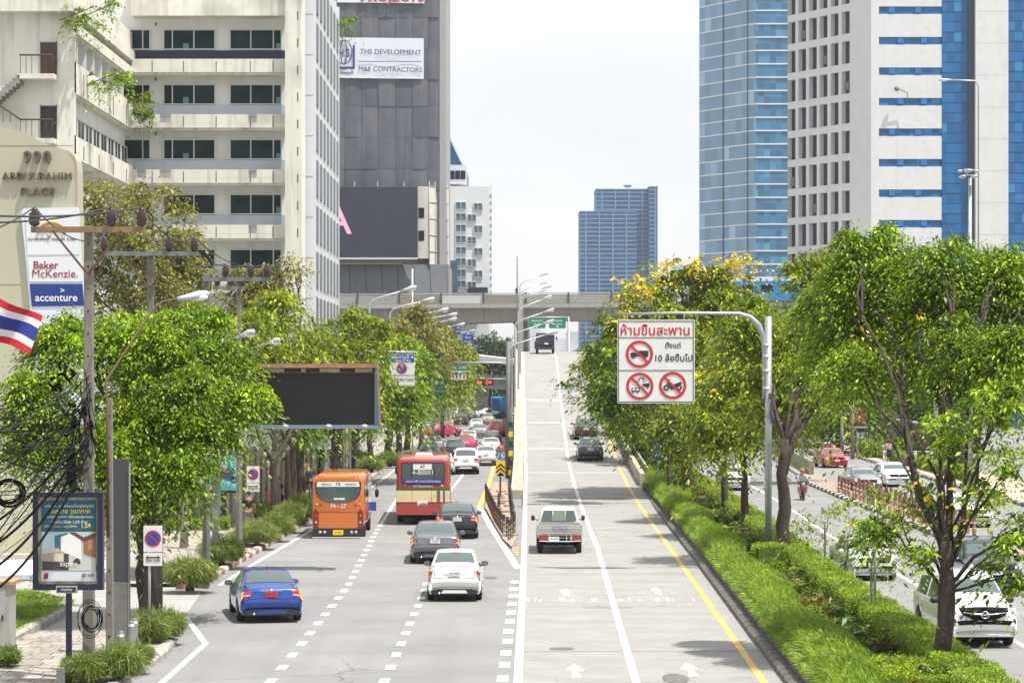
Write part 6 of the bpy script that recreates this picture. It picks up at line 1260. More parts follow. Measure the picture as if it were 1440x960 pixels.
# lawn of the side entrance
isl = [(-12.95,58.5),(-12.95,73),(-13.3,76.5),(-14.6,79),(-22,80.5),(-26,80.5),(-26,58.5)]
sheet('lawn_soil', isl, .10, mat('soil', (.07,.055,.035)))
kerb('pale raised kerb round the lawn at the side entrance', [(-12.8,57),(-12.8,73),(-13.2,76.8),(-14.5,79.3),(-22,80.8),(-28,80.8)], ['pale'], True, .05)
def flawn(rg, n):
    x = -20+7.1*rg.random(n)**.7; D = 59+21*rg.random(n); ok = ~((x > -14.4) & (D > 76+(-13-x)*2)); D = np.where(ok, D, D-6)
    A = rg.standard_normal((n,3))*.5; A[:,2] += 1.0; return np.stack([x,D,.18+.10*rg.random(n)],1), A, (x*2).astype(int)*5+(D).astype(int)
g_ = link('grass', strew('grass', 42000, flawn, .15, .12, 'grass', 48, .6)); tag(g_, 'bright green lawn behind the pale kerb at the side entrance', 'grass', kind='stuff')

# ---------------- street furniture ----------------
STL = mat('galvanised', (.36,.38,.39), .45, metal=.5, var=.1, vs=2); POLEC = mat('pole_concrete', (.20,.18,.155), .9, var=.15, vs=3, streak=.5, scol=(.14,.12,.10), stretch=(3,3,.25), bump=.4, dirt=.25)
SGN = mat('sign_white', (.68,.68,.66), .45, var=.04, vs=2, streak=.12); SRED = mat('sign_red', (.50,.02,.02), .45); SBLU = mat('sign_blue', (.015,.06,.38), .4); SGRN = mat('sign_green', (.01,.19,.12), .4); SBLK = mat('sign_black', (.02,.02,.025), .5)
def disc(mb, r, cx, cz, y0, y1, n=28): return mb.prism(circ(r, cx, cz, n), y0, y1)
def ringp(r0, r1, cx, cz, y, n=32):
    b = MB(); P = [(cx+r*math.cos(2*math.pi*i/n), y, cz+r*math.sin(2*math.pi*i/n)) for r in (r0, r1) for i in range(n)]; b.add(P, [(i,(i+1)%n,n+(i+1)%n,n+i) for i in range(n)]); return b
def noparking(t, cx, cz, r, y, world=True):
    disc(MB(), r, cx, cz, y-.008, y).obj('disc', SRED, t, world=world); disc(MB(), r*.80, cx, cz, y-.014, y-.009).obj('disc', SBLU, t, world=world)
    b = MB(); a = R(-45); dx, dz = math.cos(a)*r*.85, math.sin(a)*r*.85; b.bar((cx-dx,y-.018,cz-dz),(cx+dx,y-.018,cz+dz),.006,r*.2); b.obj('slash', SRED, t, world=world)
def prohib(t, cx, cz, r, y):
    ringp(r*.80, r, cx, cz, y-.012).obj('ring', SRED, t, world=True); b = MB(); dx = r*.62; b.bar((cx-dx,y-.016,cz+dx),(cx+dx,y-.016,cz-dx),.006,r*.17); b.obj('slash', SRED, t, world=True)
# gantry sign in the median
def bridge_sign():
    D = 90.; s = F/D; x = lambda p: (p-CX)/s; z = lambda p: CH-(p-CY)/s; t = T('overhead_sign', 'large white Thai prohibition sign with red heading, hanging over the ramp from a grey pole', 'sign', (x(1080.5),D,.4))
    q = S(); q.tube([(x(1080.5),D,.3),(x(1080.5),D,z(445))], .125, 14); q.obj('pole', STL, t, world=True)
    S().lathe([(.15,0),(.15,.08)], (x(1080.5),D,z(782)), 14).obj('band', PLW, t, world=True)
    q = S(); q.tube([(x(868),D,z(441.5)),(x(950),D,z(440)),(x(1040),D,z(441)),(x(1056),D,z(446)),(x(1067),D,z(457)),(x(1073.5),D,z(473)),(x(1075),D,z(495)),(x(1075),D,z(560))], [.045,.05,.07,.085,.1,.1,.085,.08], 10); q.obj('arm', STL, t, world=True)
    for zz in (484,500,520,545): S().lathe([(.16,-.03),(.16,.03)], (x(1078),D,z(zz)), 12).obj('clamp', STL, t, world=True)
    MB().prism(rr(x(976.5)-x(868),z(449.5)-z(567),.05,(x(976.5)+x(868))/2,(z(449.5)+z(567))/2), D-.14, D-.10).obj('board', SGN, t, world=True, fix=True)
    for a in (882,962): MB().box(x(a)-.02,x(a)+.02,D-.1,D-.05,z(455),z(440)).obj('hanger', STL, t, world=True)
    y = D-.145
    def line(xa, xb, za, zb): MB().box(x(xa),x(xb),y-.006,y,z(zb),z(za)).obj('border', SBLK, t, world=True)
    line(869.5,974.5,451.2,452.2); line(869.5,974.5,564.3,565.3); line(869,870,451.2,565.3); line(974,975,451.2,565.3); line(869.5,974.5,474.2,475.1); line(869.5,974.5,520.2,521.1)
    text('ห้ามขึ้นสะพาน', .56, SRED, t, (x(921),y-.004,z(465.5)), bold=.010, fit=2.42, world=True); text('ตั้งแต่', .36, SBLK, t, (x(946),y-.004,z(486)), bold=.006, fit=.54, world=True)
    text('10 ล้อขึ้นไป', .46, SBLK, t, (x(946.5),y-.004,z(504)), bold=.006, fit=1.30, world=True)
    def P(pts, nm='pictogram'): return MB().prism([(x(a),z(c)) for a, c in pts], y-.011, y-.004).obj(nm, SBLK, t, world=True, fix=True)
    def wh(px_, py_, r, r0=.4):
        ringp(r*r0/s, r/s, x(px_), z(py_), y-.010, 20).obj('pictogram', SBLK, t, world=True)
    P([(896,493),(911.5,493),(911.5,501),(896,501)]); P([(886,497),(888,495.5),(893,495.5),(895.5,498),(895.5,501.5),(887,501.5)]); wh(890,501.5,2.7); wh(907.5,501,2.2); prohib(t, x(898.9), z(497.8), 19.2/s, y)
    wh(896.5,534.5,2.6,.75); wh(906,534.5,2.6,.75); P([(897,534),(900,530),(904,530),(906,534),(904.5,534),(903,531.2),(900.5,531.2),(898,534.2)]); P([(903,539.5),(913,538.5),(913,543.5),(904,543)]); wh(910,544,1.7,.3)
    P([(888,545.5),(899,544.8),(899,550.2),(887.5,550.2)]); 
    for a in (889.3,894.3): MB().prism([(x(a),z(549)),(x(a+3.4),z(549)),(x(a+3.4),z(546)),(x(a+.2),z(546))], y-.014, y-.0115).obj('pictogram', SGN, t, world=True, fix=True)
    wh(890,551,1.4,.3); wh(896.5,551,1.4,.3); prohib(t, x(899.4), z(542.8), 19.2/s, y)
    wh(936.5,545,4.2,.45); wh(954.5,544.5,4.2,.45); P([(937,539),(941,537.5),(946,540.5),(957,536.6),(959,539),(952,542),(949,547),(943,547.5),(940,542)]); P([(938.5,533.5),(942,532.5),(942,534),(939.5,535),(940.5,539),(938.5,539.5)]); prohib(t, x(945.6), z(541.8), 19.2/s, y)
bridge_sign()
# no parking signs
def pole_sign(label, px0, px1, py0, py1, D, pxp, base, kind='park'):
    s = F/D; x = lambda p: (p-CX)/s; z = lambda p: CH-(p-CY)/s; t = T('parking_sign', label, 'sign', (x(pxp),D,.13)); cx = (x(px0)+x(px1))/2; w = x(px1)-x(px0); h = z(py0)-z(py1)
    S().tube([(x(pxp),D+.03,.1),(x(pxp),D+.03,z(py0+2))], .035, 8).obj('pole', STL, t, world=True)
    MB().prism(rr(w,h*.655,.02,cx,z(py0)-h*.3275), D-.03, D-.01).obj('board', SGN, t, world=True, fix=True); MB().prism(rr(w,h*.325,.02,cx,z(py1)+h*.1625), D-.028, D-.01).obj('board', SGN, t, world=True, fix=True)
    noparking(t, cx, z(py0)-h*.32, w*.43, D-.032); y = D-.034; zz = z(py1)+h*.21; b = MB(); b.prism([(cx-w*.4,zz),(cx-w*.25,zz+w*.09),(cx-w*.25,zz+w*.03),(cx+w*.25,zz+w*.03),(cx+w*.25,zz+w*.09),(cx+w*.4,zz),(cx+w*.25,zz-w*.09),(cx+w*.25,zz-w*.03),(cx-w*.25,zz-w*.03),(cx-w*.25,zz-w*.09)], y-.004, y); b.obj('arrow', SBLK, t, world=True, fix=True)
    text('0500-2200', w*.19, SBLK, t, (cx,y-.004,zz-w*.17), world=True, ext=.002, fit=w*.75); return t
pole_sign('no-parking sign with a double arrow plate on a thin post by the near kerb corner', 202, 228.5, 738.5, 795, 64.6, 210, 913)
pole_sign('smaller no-parking sign behind the person in a black shirt on the left footway', 347, 365, 655, 691, 112, 353, 752)
def hang_sign():
    D = 150.; s = F/D; x = lambda p: (p-CX)/s; z = lambda p: CH-(p-CY)/s; t = T('overhead_sign', 'white and blue no-parking sign hanging on an arm among the left trees', 'sign', (x(545),D,.13))
    S().tube([(x(492),D+.2,.1),(x(492),D+.2,z(493)),(x(552),D+.15,z(494.5)),(x(585),D+.1,z(495.5))], .07, 8).obj('pole', STL, t, world=True)
    MB().prism(rr(x(583)-x(548),z(498)-z(543),.04,(x(583)+x(548))/2,(z(498)+z(543))/2), D-.03, D).obj('board', SGN, t, world=True, fix=True)
    MB().box(x(548.5),x(582.5),D-.038,D-.031,z(509.5),z(498.5)).obj('heading_plate', SBLU, t, world=True); text('พระรามที่ 4', .34, PLW, t, (x(566),D-.043,z(502.3)), world=True, bold=.004, fit=1.25); text('Rama IV Rd.', .2, PLW, t, (x(566),D-.043,z(507.3)), world=True, bold=.003, fit=1.0)
    noparking(t, x(565), z(518), 7.6/s, D-.032)
    for a, c in ((527.3,528.1),(541.6,542.2)): MB().box(x(549),x(582.5),D-.036,D-.031,z(c),z(a)).obj('border', SBLK, t, world=True)
    text('0500-2200', .36, SBLK, t, (x(568),D-.035,z(534)), world=True, fit=1.15); b = MB(); b.prism([(x(550.8),z(538)),(x(549.2),z(536)),(x(550.3),z(536)),(x(550.3),z(531.5)),(x(549.2),z(531.5)),(x(550.8),z(529.3)),(x(552.4),z(531.5)),(x(551.3),z(531.5)),(x(551.3),z(536)),(x(552.4),z(536))], D-.04, D-.031); b.obj('arrow', SBLK, t, world=True, fix=True)
hang_sign()
def boards():
    def g(label, px0, px1, py0, py1, D, m, lines, post=None, top=None):
        s = F/D; x = lambda p: (p-CX)/s; z = lambda p: CH-(p-CY)/s; t = T('direction_sign', label, 'sign', (x(px0),D,0))
        MB().prism(rr(x(px1)-x(px0),z(py0)-z(py1),.08,(x(px0)+x(px1))/2,(z(py0)+z(py1))/2), D-.08, D).obj('board', m, t, world=True, fix=True)
        for tx, px_, py_, sz in lines: text(tx, sz, PLW, t, (x(px_),D-.09,z(py_)), world=True, bold=.01)
        if post: S().tube([(x(post),D+.1,0),(x(post),D+.1,z(py0-2))]+([(x(top),D+.1,z(py0-2))] if top else [(x(post)+.01,D+.1,z(py0-2))]), .11, 8).obj('post', STL, t, world=True)
        return t, x, z
    t, x, z = g('tall green direction sign with a white right arrow, half behind leaves', 612, 627, 517, 556, 205, SGRN, [('สาทร',619,522,.3),('พระราม 4',619,550,.2)], 609, 627)
    MB().prism([(x(616),z(536.6)),(x(621.5),z(536.6)),(x(620),z(533.3)),(x(625),z(537.3)),(x(620),z(541.3)),(x(621.5),z(538)),(x(616),z(538))], 204.88, 204.92).obj('arrow', PLW, t, world=True, fix=True)
    for yy in (529,544): MB().box(x(612.5),x(626.5),204.9,204.92,z(yy+.5),z(yy)).obj('border', PLW, t, world=True)
    t, x, z = g('green and white lane sign with four black arrows beyond the tall green sign', 633.5, 656.5, 512, 534.5, 215, SGRN, [('สีลม  สาทร',645,516.5,.3)], 716, 633)
    MB().box(x(634),x(656),214.88,214.91,z(534),z(521.5)).obj('lane_panel', SGN, t, world=True)
    for i in range(4):
        a = 637+i*5.2; b = MB(); b.box(x(a)-.05,x(a)+.05,214.85,214.875,z(532),z(525)); b.prism([(x(a)-.2,z(525.2)),(x(a)+.2,z(525.2)),(x(a)+(.0 if i < 2 else .3),z(522.5))], 214.85, 214.875); b.obj('arrow', SBLK, t, world=True, fix=True)
    g('small blue place sign above the roofed footbridge', 651, 665, 470, 484, 380, SBLU, [('สีลม',658,474.5,.5),('SILOM',658,480,.4)], 658)
    g('dark blue sign just left of the small blue place sign', 640, 648, 462, 470, 390, SBLU, [('BTS',644,466,.4)], 644)
    for lab, a, c, tx in (('left green flyover direction sign under the viaduct',743.5,767,('พระรามที่ 4','Rama IV')),('right green flyover direction sign under the viaduct',772,795.5,('คลองเตย','Expressway'))):
        t, x, z = g(lab, a, c, 447.5, 461.5, 312, SGRN, [(tx[0],(a+c)/2,451,.32),(tx[1],(a+c)/2,455.5,.26)], c+4 if a > 770 else None, None)
        if a < 770: t2 = S().tube([(x(743),312.3,9.3),(x(743),312.3,z(446)),(x(800),312.3,z(446))], .09, 8).obj('beam', STL, t, world=True)
        m_ = (a+c)/2; MB().prism([(x(m_-1.8),z(458)),(x(m_+1.8),z(458)),(x(m_),z(460.8))], 311.86, 311.9).obj('arrow', PLW, t, world=True, fix=True)
    D = 140; s = F/D; x = lambda p: (p-CX)/s; z = lambda p: CH-(p-CY)/s; t = T('route_sign', 'small blue information sign on a thin post in the long grass', 'sign', (x(925.5),D,.5))
    S().tube([(x(925),D+.04,.4),(x(925),D+.04,z(640))], .04, 8).obj('post', STL, t, world=True); MB().prism(rr(x(934)-x(916.5),z(620)-z(645.5),.04,(x(934)+x(916.5))/2,(z(620)+z(645.5))/2), D-.03, D).obj('board', SBLU, t, world=True, fix=True)
    text('ทางขึ้น\nสะพาน\nข้ามแยก\nไทย-เบลเยียม', .17, PLW, t, (x(925.5),D-.034,z(632.5)), world=True)
    D = 139.6; s = F/D; t = T('chevron_sign', 'yellow and black chevron board with a round blue sign above it on the brick island', 'sign', (X_(703.5,D),D,.1)); x = lambda p: (p-CX)/s; z = lambda p: CH-(p-CY)/s
    S().tube([(x(703.5),D+.04,.1),(x(703.5),D+.04,z(628))], .05, 8).obj('post', mat('post_rust', (.10,.06,.04), .7), t, world=True); MB().bc((x(703.5),D,.14),(.5,.5,.08)).obj('base', CONC, t, world=True)
    MB().prism(rr(x(710.5)-x(697.5),z(647)-z(669),.02,(x(710.5)+x(697.5))/2,(z(647)+z(669))/2), D-.03, D).obj('board', mat('chevron_yellow', (.75,.5,.02), .4), t, world=True, fix=True)
    for k in range(3):
        yy = 653.5+k*6; MB().prism([(x(697.8),z(yy+3.2)),(x(704),z(yy-2.6)),(x(710.2),z(yy+3.2)),(x(710.2),z(min(yy+6,668.6))),(x(704),z(yy+.4)),(x(697.8),z(min(yy+6,668.6)))], D-.036, D-.0305).obj('chevron', SBLK, t, world=True, fix=True)
    disc(MB(), 6.4/s, x(703.5), z(640), D-.03, D).obj('disc', mat('sign_rim', (.6,.65,.7), .4), t, world=True, fix=True); disc(MB(), 5.8/s, x(703.5), z(640), D-.036, D-.031).obj('disc', mat('sign_blue2', (.02,.20,.50), .4), t, world=True, fix=True)
    for sg in (-1,1): MB().prism([(x(703.5+sg*.6),z(636)),(x(703.5+sg*1.8),z(636)),(x(703.5+sg*4.4),z(642)),(x(703.5+sg*3.2),z(644.5)),(x(703.5+sg*1.6),z(641))], D-.041, D-.0365).obj('arrow', PLW, t, world=True, fix=True)
    S().lathe([(.16,-.1),(.19,0),(.16,.12)], (x(703.8),D,z(629.5)), 14).obj('beacon', mat('beacon_orange', (.45,.08,.02), .4), t, world=True)
boards()
# video billboard
def led():
    D = 90.; s = F/D; x = lambda p: (p-CX)/s; z = lambda p: CH-(p-CY)/s; t = T('billboard', 'wide black video billboard with a rusty orange top edge over the left lane', 'billboard', (x(300),D,.13))
    MB().box(x(350), x(527), D-.12, D+.2, z(597), z(524)).obj('screen', mat('led_black', (.012,.012,.011), .55, var=.15, vs=30), t, world=True)
    ru = mat('rust_orange', (.34,.17,.10), .7, var=.25, vs=3); fb = mat('frame_bluegrey', (.17,.24,.30), .5)
    MB().box(x(348), x(531), D-.55, D+.5, z(517), z(511.5)).obj('top_cover', ru, t, world=True); MB().box(x(350), x(528), D-.1, D+.4, z(523.5), z(517.2)).obj('header', mat('header_dark', (.05,.045,.04), .7), t, world=True)
    for a, c in ((374,400),(424,430),(450,478),(500,524)): MB().box(x(a),x(c),D-.14,D-.11,z(523),z(518)).obj('header_panel', mat('header_cream', (.5,.42,.33), .6), t, world=True)
    MB().box(x(346), x(533), D-.5, D+.5, z(602), z(597.3)).obj('bottom_frame', fb, t, world=True); MB().box(x(347), x(350)-.003, D-.2, D+.4, z(597), z(522)).obj('side_frame', fb, t, world=True)
    MB().prism([(x(527)+.01,z(597)),(x(527)+.01,z(518)),(x(531),z(516)),(x(535),z(597))], D-.35, D+.45).obj('side_frame', fb, t, world=True, fix=True)
    MB().prism([(x(531.5),z(517)),(x(533.5),z(517)),(x(536.5),z(600)),(x(534.5),z(600))], D-.5, D-.4).obj('edge_bar', ru, t, world=True, fix=True)
    for a in (405,465,515): S().tube([(x(a),D-.45,z(601)),(x(a),D-.9,z(603)),(x(a),D-1.0,z(600))], .04, 6).ball((x(a),D-1.0,z(598.5)),(.12,.16,.08)).obj('spotlight', mat('spot_grey', (.4,.4,.4), .4), t, world=True)
    MB().box(x(296), x(305), D+.5, D+.9, .1, z(520)).obj('column', mat('column_grey', (.22,.23,.23), .6, streak=.3), t, world=True)
    for zz in (532,590): MB().box(x(300), x(520), D+.55, D+.75, z(zz+3), z(zz-3)).obj('beam', mat('column_grey', (.22,.23,.23)), t, world=True)
led()
# light boxes
def ad_near():
    D = 56.3; s = F/D; x = lambda p: (p-CX)/s; z = lambda p: CH-(p-CY)/s; t = T('advertising_sign', 'dark blue framed poster box on a post advertising a teal bedroom scene', 'sign', (x(97),D,.13)); fm = mat('frame_navy', (.008,.010,.035), .35)
    MB().box(x(92.5), x(100), D, D+.12, .1, z(815)).obj('post', fm, t, world=True)
    f = MB(); 
    for a, c, e, g in ((47.5,146,692,698.5),(47.5,146,820.5,828.5)): f.box(x(a),x(c),D-.14,D+.1,z(g),z(e))
    for a, c in ((47.5,54),(138.5,146)): f.box(x(a),x(c),D-.14,D+.1,z(820.5)+.002,z(698.5)-.002)
    f.obj('frame', fm, t, world=True); MB().box(x(50), x(144), D-.02, D+.06, z(824), z(695)).obj('backing', mat('backing_pale', (.35,.35,.25), .7, var=.5, vs=3), t, world=True)
    def q(a, c, e, g, col, nm='poster_panel', lift=.03, poly=None):
        m = mat('print_%02x%02x%02x' % tuple(int(v*255) for v in col), col, .6); b = MB(); P = poly or [(a,g),(c,g),(c,e),(a,e)]; b.prism([(x(u),z(v)) for u, v in P], D-lift-.004, D-lift); return b.obj(nm, m, t, world=True, fix=True)
    q(58.5,135.5,703,747,(.010,.10,.15)); q(59,135,747.2,802,(.46,.50,.46)); q(58.5,135.5,802.2,816.5,(.60,.62,.66))
    q(0,0,0,0,(.40,.58,.60),lift=.035,poly=[(59,790),(59,749),(77,750),(77,774),(68,776)]); q(0,0,0,0,(.04,.16,.21),lift=.036,poly=[(77,753),(95,748),(97,750),(86,754),(86,774),(78,772)]); q(0,0,0,0,(.72,.74,.72),lift=.034,poly=[(86,754),(97,749),(114,757),(115,786),(86,777)])
    q(0,0,0,0,(.10,.05,.04),lift=.038,poly=[(97,747.5),(106,748),(118,755),(135,748),(135,755),(118,761),(112,757)]); q(0,0,0,0,(.26,.12,.06),lift=.037,poly=[(118,758),(135,752),(135,784),(118,778)]); q(0,0,0,0,(.33,.22,.12),lift=.0385,poly=[(124,760),(131,758),(131,772),(124,772)])
    q(0,0,0,0,(.35,.29,.24),lift=.039,poly=[(60,776),(82,772),(96,778),(96,790),(60,790)]); q(0,0,0,0,(.58,.55,.40),lift=.0395,poly=[(76,777),(90,778),(90,789),(76,787)]); q(0,0,0,0,(.06,.035,.05),lift=.040,poly=[(90,778),(97,778),(97,801),(60,801),(60,788),(90,790)]); q(0,0,0,0,(.5,.52,.45),lift=.0375,poly=[(97,778),(115,786),(135,790),(135,801.5),(97,801.5)]); q(0,0,0,0,(.05,.03,.045),lift=.042,poly=[(103,789),(107,784),(112,785),(114,792),(104,793)]); q(0,0,0,0,(.5,.5,.48),lift=.0405,poly=[(60,772),(72,768),(84,771),(84,775),(60,778)])
    yl = mat('print_yellow', (.72,.62,.05), .5)
    text('แต่งครบ และพร้อมเข้าอยู่ทุกยูนิต!', .085, PLW, t, (x(98),D-.05,z(711)), world=True, ext=.002, fit=1.08); text('แอสปาย วุฒากาศ', .155, yl, t, (x(98),D-.05,z(718.5)), world=True, ext=.002, bold=.005, fit=.92)
    text('คอนโดใกล้รถไฟฟ้า ใช้ชีวิตง่ายขึ้นกว่าเดิม', .075, PLW, t, (x(98),D-.05,z(726.3)), world=True, ext=.002, fit=1.08); text('เริ่มต้นเพียง 1.59 ล้าน', .075, PLW, t, (x(98),D-.05,z(733.5)), world=True, ext=.002, fit=.78); text('ฟรีโอน + สัญญา + เครื่องใช้ไฟฟ้า', .07, yl, t, (x(86),D-.05,z(739.5)), world=True, ext=.002, fit=.72); text('1.59', .13, yl, t, (x(121),D-.05,z(739)), world=True, ext=.002, bold=.003)
    text('aspire', .17, PLW, t, (x(97),D-.055,z(792)), world=True, ext=.002, fit=.38); text('@1623', .10, SBLK, t, (x(124),D-.05,z(808)), world=True, ext=.002, bold=.003, fit=.27)
    q(62,68,805.5,813,(.25,.03,.05),nm='logo_mark',lift=.036,poly=[(62,814),(62,807),(65,804.5),(68,805),(68,812),(64,814)])
    MB().box(x(81), x(110.5), D-.2, D-.1, z(832.5), z(822.5)).obj('name_plate', mat('plate_frame', (.35,.32,.25), .6), t, world=True); MB().box(x(82.5), x(109), D-.206, D-.2, z(831), z(824)).obj('name_plate', mat('frame_navy2', (.02,.03,.09), .4), t, world=True); text('สามย่าน', .075, PLW, t, (x(96),D-.21,z(827.5)), world=True, ext=.002)
ad_near()
def ad_far():
    D = 112.; s = F/D; x = lambda p: (p-CX)/s; z = lambda p: CH-(p-CY)/s; t = T('advertising_sign', 'poster box with a dark motorbike on a turquoise ground beside the concrete wall', 'sign', (x(315),D,.13)); fm = mat('frame_navy', (.008,.010,.035), .35)
    MB().box(x(311), x(318), D, D+.2, .1, z(690)).obj('post', fm, t, world=True); MB().box(x(292.5), x(339.5), D-.1, D+.15, z(692.5), z(645)).obj('frame', fm, t, world=True)
    MB().box(x(294), x(337), D-.12, D-.101, z(689), z(640)).obj('poster_panel', mat('print_turquoise', (.20,.52,.55), .5, var=.25, vs=1.2), t, world=True); MB().prism([(x(294),z(688.6)),(x(294),z(676)),(x(318),z(679)),(x(337),z(686)),(x(337),z(688.6))], D-.125, D-.1205).obj('poster_panel', mat('print_teal', (.06,.36,.40), .5), t, world=True, fix=True)
    for a, c, r in ((329,674,4.8),(310,668,4.2)): ringp(r*.55/s, r/s, x(a), z(c), D-.13, 20).obj('poster_picture', SBLK, t, world=True)
    MB().prism([(x(a),z(c)) for a, c in ((306,664),(313,659),(320,664),(326,663),(330,673),(322,675),(313,675),(307,669))], D-.135, D-.126).obj('poster_picture', mat('print_bike', (.04,.05,.14), .4), t, world=True, fix=True)
    MB().prism([(x(a),z(c)) for a, c in ((306,658),(312,654.5),(321,661),(317,664),(309,663))], D-.14, D-.1355).obj('poster_picture', mat('print_seat', (.35,.12,.05), .5), t, world=True, fix=True)
    S().tube([(x(319),D-.14,z(658)),(x(325),D-.14,z(661)),(x(329),D-.14,z(674))], .03, 5).obj('poster_picture', SBLK, t, world=True); MB().box(x(295),x(302),D-.128,D-.1205,z(687.5),z(684)).obj('poster_panel', PLW, t, world=True)
ad_far()
# utility poles with crossarms
PORC = mat('porcelain_brown', (.045,.015,.012), .25, coat=.5); INS = [(.02,0),(.09,.02),(.13,.07),(.10,.12),(.15,.16),(.11,.22),(.14,.27),(.07,.33),(.09,.38),(.03,.42)]
tops = []
def upole(label, px, D, top, w0, arm=None, ins=(), base=.13, braces=True, col=None):
    s = F/D; x = lambda p: (p-CX)/s; z = lambda p: CH-(p-CY)/s; X = x(px); t = T('utility_pole', label, 'utility pole', (X,D,base)); h = z(top); a, c = w0/2, w0*.36; m = col or POLEC
    b = MB(); b.add([(X-a,D-a,base-.1),(X+a,D-a,base-.1),(X+a,D+a,base-.1),(X-a,D+a,base-.1),(X-c,D-c,h),(X+c,D-c,h),(X+c,D+c,h),(X-c,D+c,h)], [(0,3,2,1),(4,5,6,7),(0,1,5,4),(1,2,6,5),(2,3,7,6),(3,0,4,7)]); b.obj('pole', m, t, world=True, bevel=.02)
    hb = MB()
    for i in range(int(h/.55)):
        zz = h-.4-i*.5
        if zz > .6: hb.bc((X,D-(c+(a-c)*(1-zz/h))-.001,zz),(.035,.01,.05))
    hb.obj('bolt_hole', mat('hole_dark', (.03,.025,.02), .9), t, world=True)
    if arm:
        a0, a1, ay, mm = arm; zz = z(ay); MB().box(x(a0), x(a1), D-c-.14, D-c-.01, zz-.065, zz+.065).obj('crossarm', mm, t, world=True)
        if braces:
            for e in (.42,-.42): 
                b = MB(); b.bar((X+e*(x(a1)-x(a0))*.72, D-c-.16, zz-.03),(X,D-c-.05,zz-1.0), .04, .05); b.obj('brace', mat('brace_rust', (.12,.06,.035), .8), t, world=True)
        for p_ in ins: S().lathe([(r,q+zz+.07) for r, q in INS], (x(p_),D-c-.075,0), 12).obj('insulator', PORC, t, world=True)
        tops.append([Vector((x(p_),D-c-.075,zz+.50)) for p_ in ins])
    return t, x, z
ARMW = mat('crossarm_wood', (.22,.15,.08), .85, var=.2, vs=6); ARMG = mat('crossarm_grey', (.16,.17,.17), .7, var=.2, vs=4)
upole('nearest tall concrete utility pole with a brown crossarm and three insulators', 125, 57.2, 318, .26, (46,206,323.5,ARMW), (50.5,158,200.5))
upole('second concrete utility pole, with a grey crossarm above the big tree', 212, 75, 352, .25, (146,279,357,ARMG), (147.5,238.5,274))
upole('third utility pole with a dark crossarm above the leaves, behind the lamp head', 290, 83, 385, .24, (286,379,393,ARMG), (318,353,376), braces=False)
upole('fourth utility pole, with a low crossarm just left of the slender tree', 336, 98, 400, .22, (300,345,405,ARMG), (306,325,341), braces=False)
t, x, z = upole('short thin concrete pole on a square block, right of the nearest utility pole', 154.5, 58.2, 560, .17)
MB().box(x(137), x(163), 57.8, 58.6, .1, .42).obj('footing', CONC, t, world=True)
sg = T('sign_column', 'broad dark grey steel column behind the short concrete pole', 'column', (X_(171,62),62,.13)); MB().box(X_(160,62),X_(181,62),61.85,62.2,1.95,4.9).obj('upper_casing', mat('casing_dark', (.045,.05,.055), .6, streak=.3), sg, world=True); MB().box(X_(159.5,62),X_(181.5,62),61.83,62.22,.1,1.94).obj('lower_casing', mat('casing_concrete', (.15,.15,.14), .85, var=.15, vs=3, dirt=.3), sg, world=True); S().tube([(X_(182.5,61.8),61.8,.1),(X_(182.5,61.8),61.8,4.8)], .016, 6).obj('conduit', mat('pipe_grey', (.16,.17,.18), .7), sg, world=True)
for i, (px, D) in enumerate([(216,71.5),(224,72.6)]): 
    q = S(); q.tube([(X_(px,D),D,.1),(X_(px,D),D,3.4)], .10, 10); tag(q.obj('conduit_pipe', mat('pipe_brown', (.14,.12,.10), .8, streak=.4, stretch=(3,3,.3))), ['upright brown pipe left of its twin behind the parking sign','upright brown pipe right of its twin behind the parking sign'][i], 'pipe')
for i, (px, py, top) in enumerate([(170,940,886),(185,925,872),(189.5,918,868)]):
    D = F*(CH-.13)/(py-CY+15); x0 = X_(px,D); t = T('bollard', ['grey dome-topped bollard left of the pair beside the steel column','grey bollard, front one of the pair beside the steel column','grey bollard, rear one of the pair beside the steel column'][i], 'bollard', (x0,D,.13), None)
    h = Z_(top,D)-.13; S().lathe([(.075,0),(.075,h-.06),(.06,h-.02),(.02,h)], n=14).obj('post', mat('bollard_grey', (.15,.155,.15), .6, dirt=.3), t); S().lathe([(.078,h-.13),(.078,h-.08)], n=14).obj('band', STL, t)
t = T('bollard', 'thin grey post standing before the plants by the near kerb', 'bollard', (X_(209,64.2),64.2,.13)) if False else None
t = T('bollard', 'squat dark bollard at the bottom edge beside the blue sign post', 'bollard', (X_(86,56),56,.13)); MB().box(-.09,.09,-.09,.09,0,.42).obj('post', mat('bollard_grey', (.15,.155,.15)), t, bevel=.02); MB().box(-.12,.12,-.12,.12,-.02,.04).obj('base', CONC, t)
# wires between the crossarms and the tangle of cables
CAB = mat('cable_grey', (.03,.033,.036), .8); CBK = mat('cable_black', (.006,.006,.007), .9, spec=.1)
def sag(a, c, d, n=14): return [a.lerp(c, i/n)-Vector((0,0,d*4*(i/n)*(1-i/n))) for i in range(n+1)]
def cable(pts, r, m, lab, grp): o = S().tube(pts, r, 6).obj('cable', m); return tag(o, lab, 'cable', grp)
WG = 'power lines strung between the crossarms'
near = [(-60,335,46),(-60,312,44),(-60,300,44)]
for j in range(3):
    a = at(*near[j]); cable(sag(a, tops[0][j], .12), .019, CAB, ['power line arriving at the left insulator of the nearest pole','power line dipping in front of the sign wall to the middle insulator','power line arriving at the right insulator of the nearest pole'][j], WG)
    for k in range(3): cable(sag(tops[k][j], tops[k+1][j], .38), .017, CAB, '%s power line between the %s poles' % (['left','middle','right'][j], ['nearest two','second and third','third and fourth'][k]), WG)
rg = random.Random(5); CG = 'cables fanning out from the nearest utility pole'
